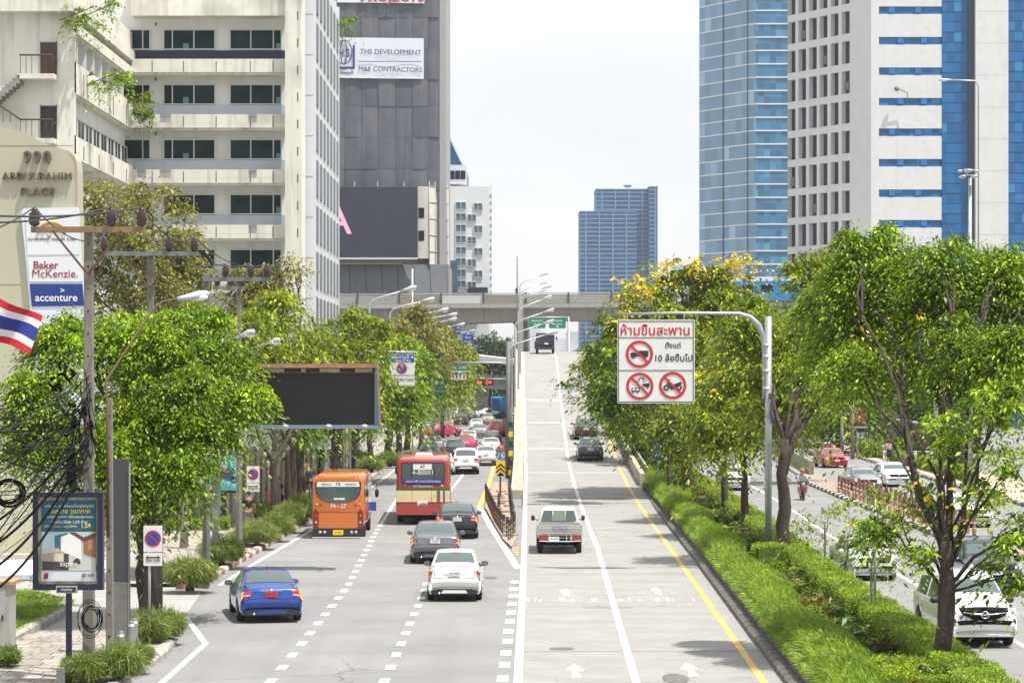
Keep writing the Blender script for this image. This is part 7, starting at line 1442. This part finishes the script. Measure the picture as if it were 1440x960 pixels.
for i in range(40):
    u = i/39; y0 = 505+u*190+rg.uniform(-8,8); ys = 530+rg.random()*70+u*60; e = at(-25, 560+rg.random()**1.3*250, 48+rg.uniform(-3,5)); s0 = at(121+rg.uniform(-12,9), 518+rg.random()*150, 57.0+rg.uniform(-.2,.1))
    cable(sag(s0, e, rg.uniform(.05,.5)), rg.choice([.004,.006,.008,.010,.014]), rg.choice([CAB,CBK,CBK]), 'thin drooping cable left of the nearest utility pole, %s from the top of the fan' % ordn(i+1), CG)
for i in range(4):
    s0 = at(124, 600+i*12, 56.9); e = at(-25, 745+i*32, 49); cable(sag(s0, e, .25+.08*i), .028, CBK, 'thick black cable bundle sweeping down to the left edge, %s' % ['topmost','second','third','lowest'][i], 'thick cable bundles')
for i in range(9):
    s0 = at(rg.uniform(106,132), 520+i*9, 56.95); e = at(rg.uniform(100,146), rg.uniform(620,690), 56.95+rg.uniform(-.05,.1)); mid = s0.lerp(e,.5)+Vector((rg.uniform(-.25,.15),0,0)); cable(arc3(s0, mid, e, 10), rg.choice([.010,.014,.02]), CBK, 'black cable hanging down the nearest utility pole, %s counted from the highest start' % ordn(i+1), 'cables hanging down the nearest pole')
cl = T('cable_coil', 'round coil of spare black cable hanging at the left edge', 'cable coil', at(12,692,50))
for k in range(7):
    q = S(); rr_ = .22+.015*k; o = Vector((rg.uniform(-.02,.02), k*.02, rg.uniform(-.02,.02))); q.tube([o+Vector((rr_*math.cos(a), 0, rr_*math.sin(a)*.9)) for a in [i*math.pi/10 for i in range(21)]], .014, 6); q.obj('loop', CBK, cl)
cl = T('cable_coil', 'coil of black cable tied to the lower half of the nearest utility pole', 'cable coil', at(128,868,56.9))
for k in range(9):
    q = S(); rr_ = rg.uniform(.20,.27) if k < 7 else .36; ox, oz, e_ = rg.uniform(-.03,.03), rg.uniform(-.05,.02), rg.uniform(.75,.95); q.tube([Vector((rr_*e_*math.cos(a)+ox, -.012*k, rr_*math.sin(a)*1.12+oz)) for a in [i*math.pi/10 for i in range(21)]], .008, 6); q.obj('loop', CBK, cl)
jb = T('splice_box', 'black splice canister hanging among the cables by the nearest pole', 'splice box', at(100,655,57.0)); S().lathe([(.04,.45),(.10,.4),(.11,-.35),(.05,-.42)], n=12).obj('canister', CBK, jb); S().tube([(0,0,.4),(.1,0,1.0)], .02, 5).obj('strap', CBK, jb)
for i, (px, py, lab) in enumerate([(92,540,'dark bundle of splices high on the nearest pole'),(112,585,'tangled dark splice bundle in the middle of the cables')]):
    c = at(px,py,57.0); t = T('splice_bundle', lab, 'cable bundle', c)
    for k in range(9): a_ = Vector((rg.uniform(-.25,.25),rg.uniform(-.1,.1),rg.uniform(-.25,.3))); b_ = a_+Vector((rg.uniform(-.25,.25),0,rg.uniform(-.4,.4))); S().tube([a_, (a_+b_)/2+Vector((rg.uniform(-.1,.1),0,0)), b_], rg.uniform(.02,.05), 6).obj('splice', CBK, t)
# street lamps
LHM = mat('lamp_housing', (.45,.46,.47), .4); LHG = mat('lamp_glass', (.75,.76,.74), .2)
def head(t, p, d, L_, r, world=True):
    d = Vector(d).normalized(); p = Vector(p); q = S(); q.tube([p-d*L_*.55, p-d*L_*.2, p+d*L_*.15, p+d*L_*.42, p+d*L_*.5], [r*.45,r*.7,r,r*.75,r*.2], 10); q.obj('lamp_head', LHM, t, world=world)
    q = S(); q.ball(p+d*L_*.15-Vector((0,0,r*.5)), (L_*.28 if abs(d.x) > .7 else r*.8, r*.85 if abs(d.x) > .7 else L_*.3, r*.75)); q.obj('lens', LHG, t, world=world)
def armlamp(label, base, pts, r, hl=.6, hr=.13, m=None, group=None, zb=0, pole=True):
    t = T('street_lamp', label, 'street lamp', base, group); pts = [Vector(p) for p in pts]; n = len(pts); q = S(); q.tube(([Vector(base)] if pole else [])+pts, [r*1.5]*(1 if pole else 0)+[r*(1.2-.5*i/(n-1)) for i in range(n)], 8); q.obj('pole', m or STL, t, world=True)
    d = (pts[-1]-pts[-2]).normalized(); head(t, pts[-1]+d*hl*.4, d, hl, hr); return t
D = 59; armlamp('rusty street lamp arm with a large pale head rising from the short concrete pole', (X_(151,57.4),57.5,3.3), [at(151,565,57.4), at(149,535,57.8), at(215,435,58.5), at(228,424,58.7), at(256,419,59)], .026, .8, .105, mat('arm_rust', (.11,.065,.04), .8))
armlamp('street lamp with a pale head above the big tree, left of the billboard', (X_(292,82.6),82.8,.13), [at(291,560,82.8), at(300,486,82.6), at(340,472,82)], .04, .6, .12)
armlamp('street lamp head just above the left end of the video billboard', (X_(338,97.6),97.8,.13), [at(337,560,97.6), at(345,492,97), at(380,481.5,96)], .04, .6, .12)
armlamp('small street lamp head over the right end of the video billboard', (X_(500,172),172,.13), [at(500,560,172), at(503,512,172), at(514,503,171)], .05, .9, .16)
LL = 'tall street lamps along the left footway'; nm = ['first','second','third','fourth','fifth','sixth','seventh','eighth']
for i, (px, py, D) in enumerate([(581,407,178),(607,422,208),(627,436,238),(640,442,268),(639.5,449,290),(651,456,318),(654,459,345),(666,465,390)]):
    p = at(px, py, D); x0 = -9.9; armlamp('%s of the tall lamps counted along the left footway towards the junction' % nm[i], (x0,D,.13), [(x0,D,p.z-1.1),(x0+.25,D,p.z-.75),(x0+.9,D,p.z-.5),(p.x-.7,D,p.z-.08)], .06, 1.1, .19, mat('lamp_steel', (.5,.51,.5), .45, metal=.3), LL)
    if i == 0:
        q = S().tube([(X_(580,200),200,.1),(X_(580,200),200,Z_(378,200))], .06, 8).obj('pole', mat('mast_pale', (.55,.56,.56), .5)); tag(q, 'slim pale mast rising in front of the viaduct on the left', 'pole')
RL = 'street lamps on the left parapet of the ramp'; rl_ = [(781,468,178,716),(775.5,453,195,720),(776,437,210,724),(773,419,225,729),(773,404,240,731.5),(768.5,386,270,731),(768,398,300,733),(766.5,409,330,735)]
for i, (px, py, D, pp) in enumerate(rl_):
    p = at(px, py, D); x0 = XL(D)-.45; zb = rz(D)+.2; x0 = X_(pp, D); armlamp('%s of the lamps counted up along the left parapet of the ramp' % nm[i], (x0,D,zb if i else 0), [(x0,D,p.z-1.3),(x0+.12,D,p.z-1.0),(x0+.5,D,p.z-.75),(p.x-.6,D,p.z-.1)], .055, .95, .13, mat('lamp_steel', (.5,.51,.5)), RL)
t = T('sign_gantry_pole', 'thick grey pole at the ramp wall right behind the chevron board', 'pole', (X_(713.5,168),168,0)); S().tube([(X_(713.5,168),168,0),(X_(715,168),168,Z_(480,168))], .15, 12).obj('pole', mat('pole_darkgrey', (.12,.13,.13), .6), t, world=True)
for k in range(6): 
    MB().bc((X_(718,165),165,.5+k*.62),(.28,.2,.34)).obj('reflector', [mat('chevron_yellow', (.75,.5,.02)), SBLK][k % 2], t, world=True)
t = T('mast', 'thin tall mast above the ramp lamps', 'mast', (X_(727.5,300),300,9.3)); S().tube([(X_(727.5,300),300,9.3),(X_(727.5,300),300,Z_(361,300))], .09, 8).obj('pole', mat('mast_grey', (.16,.17,.17), .6), t, world=True); MB().bc(at(726.5,409,300),(.3,.3,.6)).obj('box', SBLK, t, world=True)
t = T('high_mast_lamp', 'high mast with a ring of floodlights in front of the white tiled tower', 'street lamp', (X_(1364,130),130,0)); S().tube([(X_(1364,130),130,0),(X_(1364,130),130,Z_(250,130))], [.16,.09], 12).obj('mast', STL, t, world=True)
for k in range(8):
    a = k*math.pi/4; c = at(1361.5,238+(k%2)*8,130); d = Vector((math.cos(a),math.sin(a),-.15)); S().tube([c, c+d*.35], .03, 5).ball(tuple(c+d*.42-Vector((0,0,.04))), (.14,.14,.08)).obj('floodlight', mat('flood_grey', (.38,.39,.40), .45), t, world=True)
t = T('street_lamp', 'tall roadside lamp with a long arm in front of the white tiled tower', 'street lamp', (X_(1376,150),150,.1)); S().tube([(X_(1376,150),150,.1),(X_(1376,150),150,Z_(122,150)),(X_(1372,150),150,Z_(114,150)),(X_(1330,150),150,Z_(112.5,150))], .05, 8).obj('pole', STL, t, world=True); head(t, at(1329,112.5,150), (-1,0,0), .8, .09)
t = T('wall_aerial', 'small aerial on a bracket before the blue window strips of the tiled tower', 'aerial', at(1276,137,329)); S().tube([at(1276,147,329.3), at(1276,131,329.2), at(1262,124,329)], .07, 5).ball(tuple(at(1261,125,329)), .35, 8, 6).obj('aerial', mat('mast_grey', (.16,.17,.17)), t, world=True)
t = T('street_lamp', 'grey lamp post standing at the end of the concrete barrier', 'street lamp', (X_(1128,171),171,.14)); S().tube([(X_(1128,171),171,.1),(X_(1128,171),171,Z_(480,171)),(X_(1150,171),171,Z_(470,171))], .10, 8).obj('pole', STL, t, world=True); head(t, at(1153,469,171), (1,0,-.05), 1, .15)
# traffic lights
t = T('traffic_light', 'red countdown traffic lights on a long arm over the junction', 'traffic light', (X_(716,378),378,0)); S().tube([(X_(716,378),378,0),(X_(716,378),378,5.9),(X_(652,378),378,5.9)], .1, 8).obj('pole', STL, t, world=True); rl = mat('signal_red', (1,.04,.03), .4, emit=1.1)
for px, tx in ((659,'4'),(674,'4'),(687,'9')):
    MB().bc(at(px,537.5,377.6),(1.5,.3,1.0)).obj('housing', SBLK, t, world=True); p = at(px+2.2,537.5,377.4); S().lathe([(.2,-.02),(.2,.02)], p, 14, 'Y').obj('red_lens', rl, t, world=True); text(tx, 1.0, rl, t, tuple(at(px-2,538,377.4)), bold=.05, world=True)
t = T('road_sign', 'round dark no-entry disc on a post near the blue bus', 'sign', (X_(706.5,300),300,0)); S().tube([(X_(706.5,300),300,0),(X_(706.5,300),300,Z_(580,300))], .05, 6).obj('post', STL, t, world=True); disc(MB(), .42, X_(706.5,300), Z_(583.5,300), 299.9, 299.95).obj('disc', SBLK, t, world=True, fix=True)
# utility cabinet
D = 61.; s = F/D; t = T('utility_cabinet', 'pale grey utility cabinet with a rusty lid at the left edge', 'cabinet', (X_(-4,D),D,.13)); x = lambda p: (p-CX)/s; z = lambda p: CH-(p-CY)/s; cm = mat('cabinet_grey', (.36,.36,.33), .6, streak=.35, stretch=(3,3,.4), dirt=.2)
MB().box(x(-30),x(14.5),D,D+.7,.45,z(822)).obj('body', cm, t, world=True, bevel=.01); MB().box(x(-32),x(20),D-.06,D+.76,z(822)+.002,z(817)).obj('lid', mat('lid_rust', (.45,.24,.13), .8, var=.3, vs=6), t, world=True); MB().box(x(-29),x(8),D-.03,D,.5,z(826)).obj('door', cm, t, world=True); MB().box(x(-31),x(16),D-.03,D+.73,.08,.449).obj('plinth', mat('plinth_dark', (.09,.09,.085), .9, var=.3), t, world=True); MB().bc((x(4),D-.05,z(868)),(.03,.04,.14)).obj('handle', BLK, t, world=True)
# concrete wall of the left footway
wl = T('boundary_wall', 'weathered concrete slab wall with upright posts along the left footway', 'wall', (-12.6,113,.1)); wm = mat('wall_beige', (.29,.26,.205), .9, var=.12, vs=1.2, streak=.6, scol=(.15,.13,.10), stretch=(1,1,.15), dirt=.35)
n = 34
for i in range(n):
    D0 = 113+i*2.5; X0 = -12.75+(D0-113)*.0115; MB().box(X0-.1,X0+.1,D0-.1,D0+.1,.05,3.35).obj('post', wm, wl, world=True)
    for k in range(4): MB().box(X0-.04+rnd.uniform(-.01,.01),X0+.03,D0+.11,D0+2.39,.1+k*.78,.1+k*.78+.765).obj('slab', wm, wl, world=True)
for i in range(4):
    xa = -15.6+i*.72; MB().box(xa,xa+.70,112.6,112.75,.1,1.9+.0*i).obj('slab', wm, wl, world=True); MB().box(xa-.02,xa+.06,112.5,112.6,.1,2.0).obj('post', wm, wl, world=True)
MB().box(-24,-15.7,112.9,113.1,.1,3.2).obj('slab', wm, wl, world=True)
t = T('post_box', 'small red box on the left footway beside a thick trunk', 'post box', (X_(383.5,122),122,.13)); MB().prism([(-.14,0),(.14,0),(.14,1.0),(.2,1.0),(0,1.25),(-.2,1.0),(-.14,1.0)], -.15, .15).obj('body', mat('box_red', (.42,.03,.02), .5), t, fix=True); MB().bc((0,-.16,.8),(.16,.02,.05)).obj('slot', SBLK, t)
tag(S().tube([(X_(258,100),100,.1),(X_(268,100),100,4.2)], [.17,.13], 10).obj('leaning_post', mat('post_pale', (.38,.36,.31), .9, streak=.4, stretch=(3,3,.3))), 'leaning pale concrete post before the beige wall on the left', 'post')
for i, (px, D) in enumerate([(305,118),(311,116)]): tag(S().tube([(X_(px,D),D,.1),(X_(px,D),D,3.6)], .09, 8).obj('wall_pipe', mat('pipe_pale', (.5,.5,.47), .7) if i else mat('pipe_grey', (.16,.17,.18), .7)), ['grey upright pipe left of the motorbike poster post','pale upright pipe behind the motorbike poster post'][i], 'pipe')
t = T('hanging_sign', 'small pale notice hanging under the trees above the orange bus', 'sign', at(458,625,150)); MB().bc((0,0,0),(.9,.05,.5)).obj('board', SGN, t); S().tube([(0,0,.25),(0,0,1.2)], .015, 5).obj('cord', SBLK, t); text('P 24', .2, SBLK, t, (0,-.03,0))
tag(MB().prism([(-.2,0),(.2,0),(.13,.75),(-.13,.75)], -.1, .1).obj('sandwich_board', SGN, None, loc=(X_(421,140),140,.13), fix=True), 'white sandwich board beside the dark trunks left of the orange bus', 'sign')

# far footway: fence, poles, billboard
fc = T('fence', 'purple ribbed fence with a white capping beyond the far footway', 'fence', (32.7,196,.1)); pu = mat('fence_purple', (.13,.055,.115), .6, var=.12, vs=2); p0, p1 = Vector((32.4,180,0)), Vector((33.2,236,0))
for i in range(96):
    a = p0.lerp(p1, i/96); MB().bc((a.x+(.05 if i%2 else 0),a.y+.29,1.5),(.06,.56,2.6)).obj('slat', pu, fc, world=True)
b = MB(); b.bar(p0+Vector((-.05,0,2.88)), p1+Vector((-.05,0,2.88)), .3, .14); b.obj('capping', PLW, fc, world=True)
for i, px in enumerate((1278,1286,1295,1302,1309)):
    c = at(px, 637, 186); tp = S().lathe([(.14,-.2),(.2,.12),(.22,.16),(.18,.16)], (0,0,0), 12).obj('planter', PLW, None, loc=c); tag(tp, ['leftmost','second','middle','fourth','rightmost'][i]+' of the white pots standing on the low wall before the purple fence', 'planter', 'white pots before the fence')
tag(MB().box(X_(1272,187),X_(1316,187),186.7,187.6,.1,Z_(640.5,187)).obj('low_wall', mat('fence_purple', (.13,.055,.115))), 'low dark wall carrying the white pots', 'wall')
for i, (px, D, tp, r, lab) in enumerate([(1184,205,585,.16,'pale pole left of the dark red billboard'),(1199,202,560,.17,'pole just in front of the dark red billboard'),(1222,225,520,.2,'leftmost of the three tall poles left of the walking pair'),(1229,228,520,.2,'middle one of the three tall poles left of the walking pair'),(1236,231,520,.2,'rightmost of the three tall poles left of the walking pair'),(1258,196,470,.19,'tall grey pole beside the walking pair'),(1316,176,560,.2,'pale pole with a plate at the right end of the fence'),(1219,210,585,.1,'thin pole with a blue meter box near the shrubs')]):
    q = S().tube([(X_(px,D),D,.1),(X_(px,D),D,Z_(tp,D))], [r,r*.7], 10).obj('utility_pole', POLEC); tag(q, lab, 'utility pole', 'poles on the far footway')
t = T('billboard', 'dark red poster board on the far footway between two poles', 'billboard', (X_(1207,208),208,.1)); MB().bc(at(1206,588,208),(1.7,.2,2.2)).obj('frame', SBLK, t, world=True); MB().bc(at(1206,586,207.85),(1.4,.05,1.5)).obj('poster', mat('poster_red', (.22,.06,.05), .6, var=.7, vs=2), t, world=True); MB().bc(at(1206,599,207.85),(1.5,.05,.3)).obj('poster', mat('poster_grey', (.35,.38,.40), .6), t, world=True); S().tube([(X_(1206,208),208,.1),(X_(1206,208),208,3)], .1, 8).obj('post', STL, t, world=True)
t = T('street_lamp', 'white multi-globe lamp post behind the purple fence', 'street lamp', (X_(1240,250),250,.1)); S().tube([(X_(1240,250),250,.1),(X_(1240,250),250,Z_(562,250))], .12, 8).obj('post', PLW, t, world=True); MB().bc(at(1243,565,250),(1.4,.1,.12)).obj('crossbar', PLW, t, world=True)
for px in (1233,1240,1247): S().ball(at(px,569,250), .22).obj('globe', LHG, t, world=True)
g_ = T('gate_pillars', 'row of brick gate pillars with pale caps behind the purple fence', 'wall', (34,240,.1)); 
for px in (1240,1252,1265,1282,1298): c = at(px,588,240); MB().box(c.x-.35,c.x+.35,c.y,c.y+.7,.1,c.z).obj('pillar', mat('pillar_brick', (.28,.16,.13), .8), g_, world=True); MB().box(c.x-.48,c.x+.48,c.y-.1,c.y+.8,c.z+.003,c.z+.2).obj('cap', mat('pillar_cap', (.5,.25,.2), .8), g_, world=True)

# flag
fl = T('flag', 'Thai flag of red, white and blue stripes blowing at the left edge', 'flag', at(-40,455,58))
A0, A1, B0_, B1_ = at(-45,398,58), at(60,446,58), at(-45,470,58), at(44,496,58); st = [0,.17,.34,.66,.83,1]; fmts = [mat('flag_red', (.50,.015,.03), .8), mat('flag_white', (.68,.68,.70), .8), mat('flag_blue', (.02,.035,.22), .8)]
for k, mi in enumerate((0,1,2,1,0)):
    rows = []
    for v in (0,.5,1):
        w_ = st[k]*(1-v)+st[k+1]*v; row = []
        for i in range(19):
            u = i/18; p = A0.lerp(A1,u).lerp(B0_.lerp(B1_,u), w_); p.y += .16*math.sin(u*9+w_*2.2); p.z += .035*math.sin(u*8+w_*3)+.05*u*(1-u)*(1-w_); row.append(tuple(p))
        rows.append(row)
    S().grid(rows, True).obj('stripe', fmts[mi], fl, world=True)
S().tube([at(-46,395,58.1), at(-46,700,58.1)], .03, 8).obj('flagpole', STL, fl, world=True)

# ---------------- people ----------------
def skin_mesh(name, J, E, m, parent, lvl=1):
    me = bpy.data.meshes.new(name); me.from_pydata([j[:3] for j in J], E, []); o = bpy.data.objects.new(name, me); C.collection.objects.link(o)
    sk = o.modifiers.new('skin', 'SKIN'); sk.use_smooth_shade = True
    lay = me.skin_vertices[0] if me.skin_vertices else None
    if lay is None: bpy.context.view_layer.objects.active = o
    for i, j in enumerate(J): me.skin_vertices[0].data[i].radius = (j[3], j[4] if len(j) > 4 else j[3])
    me.skin_vertices[0].data[0].use_root = True
    if lvl: sb = o.modifiers.new('sub', 'SUBSURF'); sb.levels = lvl; sb.render_levels = lvl
    me.materials.append(m); o.parent = parent; return o
SKN = mat('skin', (.32,.17,.10), .6); SKL = mat('skin_light', (.42,.25,.17), .6)
def person(label, px, py, D, h, top, bottom, rot=0, hair=True, group=None, pose='walk', skirt=False, hat=None, bag=None):
    z0 = .13; t = T('person', label, 'person', (X_(px,D),D,z0), group, rot); k = h/1.7; st = .16 if pose == 'walk' else .04
    J = [(0,0,.92,.13,.10),(0,0,1.12,.12,.09),(0,0,1.34,.165,.10),(0,.0,1.46,.06,.055),(0,.01,1.53,.055,.055),(0,.02,1.63,.078,.09),(0,.02,1.70,.05,.06),
         (.09,0,.86,.085,.09),(.10,st*.6,.48,.058,.06),(.10,-.02+st*.4,.09,.04,.045),(.11,st*.4+.14,.03,.038,.03),
         (-.09,0,.86,.085,.09),(-.10,-st*.4,.48,.058,.06),(-.10,-st-.04,.10,.04,.045),(-.11,-st+.10,.03,.038,.03),
         (.20,0,1.39,.055,.055),(.25,-.03,1.12,.042,.042),(.24,.10,.90,.032,.032),(.235,.15,.80,.036,.02),
         (-.20,0,1.39,.055,.055),(-.25,.02,1.12,.042,.042),(-.25,.0,.88,.032,.032),(-.245,.02,.77,.036,.02)]
    J = [tuple(v*k for v in j) for j in J]; E = [(0,1),(1,2),(2,3),(3,4),(4,5),(5,6),(0,7),(7,8),(8,9),(9,10),(0,11),(11,12),(12,13),(13,14),(2,15),(15,16),(16,17),(17,18),(2,19),(19,20),(20,21),(21,22)]
    skin_mesh('body', J, E, SKN, t)
    Jt = [(0,0,.93,.145,.115),(0,0,1.12,.135,.105),(0,0,1.33,.18,.115),(0,0,1.44,.08,.07),(.19,0,1.385,.075,.072),(.255,-.02,1.18,.06,.06),(-.19,0,1.385,.075,.072),(-.255,.02,1.18,.06,.06)]
    skin_mesh('shirt', [tuple(v*k for v in j) for j in Jt], [(0,1),(1,2),(2,3),(2,4),(4,5),(2,6),(6,7)], top, t)
    if skirt: S().lathe([(.15*k,.98*k),(.19*k,.8*k),(.22*k,.48*k),(.20*k,.47*k)], n=14).obj('skirt', bottom, t)
    else:
        Jb = [(0,0,.94,.14,.115)]+[J[i] for i in ()]; Jb = [(0,0,.94,.145,.115),(.09,0,.86,.10,.10),(.10,st*.6,.48,.072,.072),(.10,-.02+st*.4,.14,.055,.058),(-.09,0,.86,.10,.10),(-.10,-st*.4,.48,.072,.072),(-.10,-st-.03,.15,.055,.058)]
        skin_mesh('trousers', [tuple(v*k for v in j) for j in Jb], [(0,1),(1,2),(2,3),(0,4),(4,5),(5,6)], bottom, t)
    S().ball((0,.0,1.655*k),(.088*k,.105*k,.095*k)).obj('hair', hat or mat('hair_black', (.012,.01,.01), .6), t)
    for s in (-1,1): S().ball((s*.105*k,(st*.4 if s > 0 else -st)+.06,.035),(.045,.13,.045)).obj('shoe', SBLK, t)
    if bag: MB().bc((-.3*k,0,.75*k),(.1,.28,.3)).obj('bag', bag, t, bevel=.03)
    return t
BT = mat('cloth_black', (.012,.012,.015), .9); KH = mat('cloth_khaki', (.2,.17,.12), .9); NV = mat('cloth_navy', (.015,.02,.05), .9); PKC = mat('cloth_pink', (.55,.42,.5), .9); WHC = mat('cloth_white', (.65,.65,.62), .9); BLC = mat('cloth_blue', (.03,.08,.35), .9); ORC = mat('cloth_orange', (.6,.25,.08), .9); YLC = mat('cloth_skyblue', (.42,.5,.72), .9)
person('person in a black shirt walking away on the left footway by the parking sign', 350, 752, 110, 1.72, BT, KH)
person('person in dark clothes carrying a bag beside the red post box', 392, 722, 125, 1.66, BT, NV, rot=R(150), bag=BT)
person('person in blue under the trees left of the orange bus roof', 437, 700, 142, 1.66, BLC, KH, rot=R(20)); person('person in orange standing under the trees behind the one in blue', 431, 690, 152, 1.66, ORC, NV, rot=R(-160))
person('person in a pink top and dark skirt walking on the far footway', 1250, 652, 193, 1.68, PKC, NV, skirt=True, rot=R(10)); person('person in white walking beside the one in the pink top', 1244.5, 651, 195, 1.55, WHC, WHC, rot=R(-8))
# motorcycle with rider
D = 140.; mc = T('motorcycle', 'small dark red motorcycle ridden towards the camera in the far lane', 'motorcycle', (X_(1128,D),D,0), rot=math.pi)
mr = mat('moto_red', (.25,.02,.03), .35, coat=.5)
for y in (-.62,.62):
    b = S(); n = 20; Rw = .29
    b.tube([(0, y+Rw*math.cos(a), Rw+.02+Rw*math.sin(a)) for a in [i*2*math.pi/n for i in range(n+1)]], .05, 8); w_ = b.obj('wheel', RUB, mc); q = MB()
    for k in range(4): a = k*math.pi/4; q.bar((0,y-.26*math.cos(a),Rw+.02-.26*math.sin(a)),(0,y+.26*math.cos(a),Rw+.02+.26*math.sin(a)),.02,.02)
    q.obj('spokes', ALLOY, w_)
q = S(); q.tube([(0,.6,.34),(0,.5,.75),(0,.42,.95)], .045, 8); q.tube([(-.33,.36,1.02),(0,.44,.98),(.33,.36,1.02)], .02, 6); q.obj('fork', BLK, mc)
q = S(); q.tube([(0,.48,.85),(0,.40,.55),(0,.05,.38),(0,-.3,.5),(0,-.7,.72)], [.13,.15,.13,.14,.08], 10); q.obj('fairing', mr, mc)
q = S(); q.tube([(0,.0,.74),(0,-.35,.78),(0,-.75,.82)], [.12,.14,.09], 10); q.obj('seat', BLK, mc)
S().ball((0,.56,.88),(.10,.06,.09)).obj('headlight', WLN, mc); MB().bc((0,.0,.33),(.22,.35,.22)).obj('engine', ALLOY, mc)
for s in (-1,1): S().tube([(s*.25,.38,1.03),(s*.34,.34,1.2)], .01, 4).ball((s*.36,.33,1.22),(.07,.02,.045)).obj('mirror', BLK, mc)
rd = T('person', 'motorcycle rider with an orange helmet and a light blue shirt', 'person', (X_(1128,D),D,0), rot=math.pi)
J = [(0,-.2,.86,.14,.12),(0,-.12,1.08,.13,.10),(0,-.05,1.32,.165,.11),(0,-.02,1.42,.06,.06),(0,0,1.48,.055,.055),(0,.01,1.58,.075,.085),
     (.12,-.1,.84,.085,.09),(.24,.22,.74,.07,.07),(.2,.1,.36,.045,.045),(.2,.24,.3,.04,.035),(-.12,-.1,.84,.085,.09),(-.24,.22,.74,.07,.07),(-.2,.1,.36,.045,.045),(-.2,.24,.3,.04,.035),
     (.2,-.04,1.36,.055,.055),(.3,.1,1.13,.042,.042),(.3,.34,1.04,.035,.035),(.27,.38,1.03,.03,.03),(-.2,-.04,1.36,.055,.055),(-.3,.1,1.13,.042,.042),(-.3,.34,1.04,.035,.035),(-.27,.38,1.03,.03,.03)]
E = [(0,1),(1,2),(2,3),(3,4),(4,5),(0,6),(6,7),(7,8),(8,9),(0,10),(10,11),(11,12),(12,13),(2,14),(14,15),(15,16),(16,17),(2,18),(18,19),(19,20),(20,21)]
skin_mesh('body', J, E, SKL, rd); skin_mesh('shirt', [(0,-.2,.88,.155,.135),(0,-.12,1.08,.15,.12),(0,-.05,1.31,.185,.125),(.2,-.04,1.35,.08,.08),(.28,.06,1.18,.06,.06),(-.2,-.04,1.35,.08,.08),(-.28,.06,1.18,.06,.06)], [(0,1),(1,2),(2,3),(3,4),(2,5),(5,6)], YLC, rd)
skin_mesh('shorts', [(0,-.2,.86,.16,.13),(.12,-.1,.85,.105,.105),(.22,.16,.77,.09,.085),(-.12,-.1,.85,.105,.105),(-.22,.16,.77,.09,.085)], [(0,1),(1,2),(0,3),(3,4)], NV, rd)
S().ball((0,.0,1.61),(.135,.155,.14)).obj('helmet', mat('helmet_orange', (.65,.16,.03), .25, coat=.6), rd); S().ball((0,.10,1.60),(.10,.075,.06)).obj('visor', GLS, rd)

# haze: a closed box of thin air round the whole place
HZ = mat('haze_air', (1,1,1)); HZ.use_nodes = True; nt = HZ.node_tree; nt.nodes.clear(); out = nt.nodes.new('ShaderNodeOutputMaterial'); pv_ = nt.nodes.new('ShaderNodeVolumePrincipled')
pv_.inputs['Color'].default_value = (.93,.96,1,1); pv_.inputs['Density'].default_value = .00013; pv_.inputs['Anisotropy'].default_value = .2; nt.links.new(pv_.outputs[0], out.inputs['Volume'])
hz = MB().box(-260,260,-60,1420,-1.2,140).obj('haze', HZ); tag(hz, 'pale daylight haze hanging over the whole street', 'haze', kind='stuff')
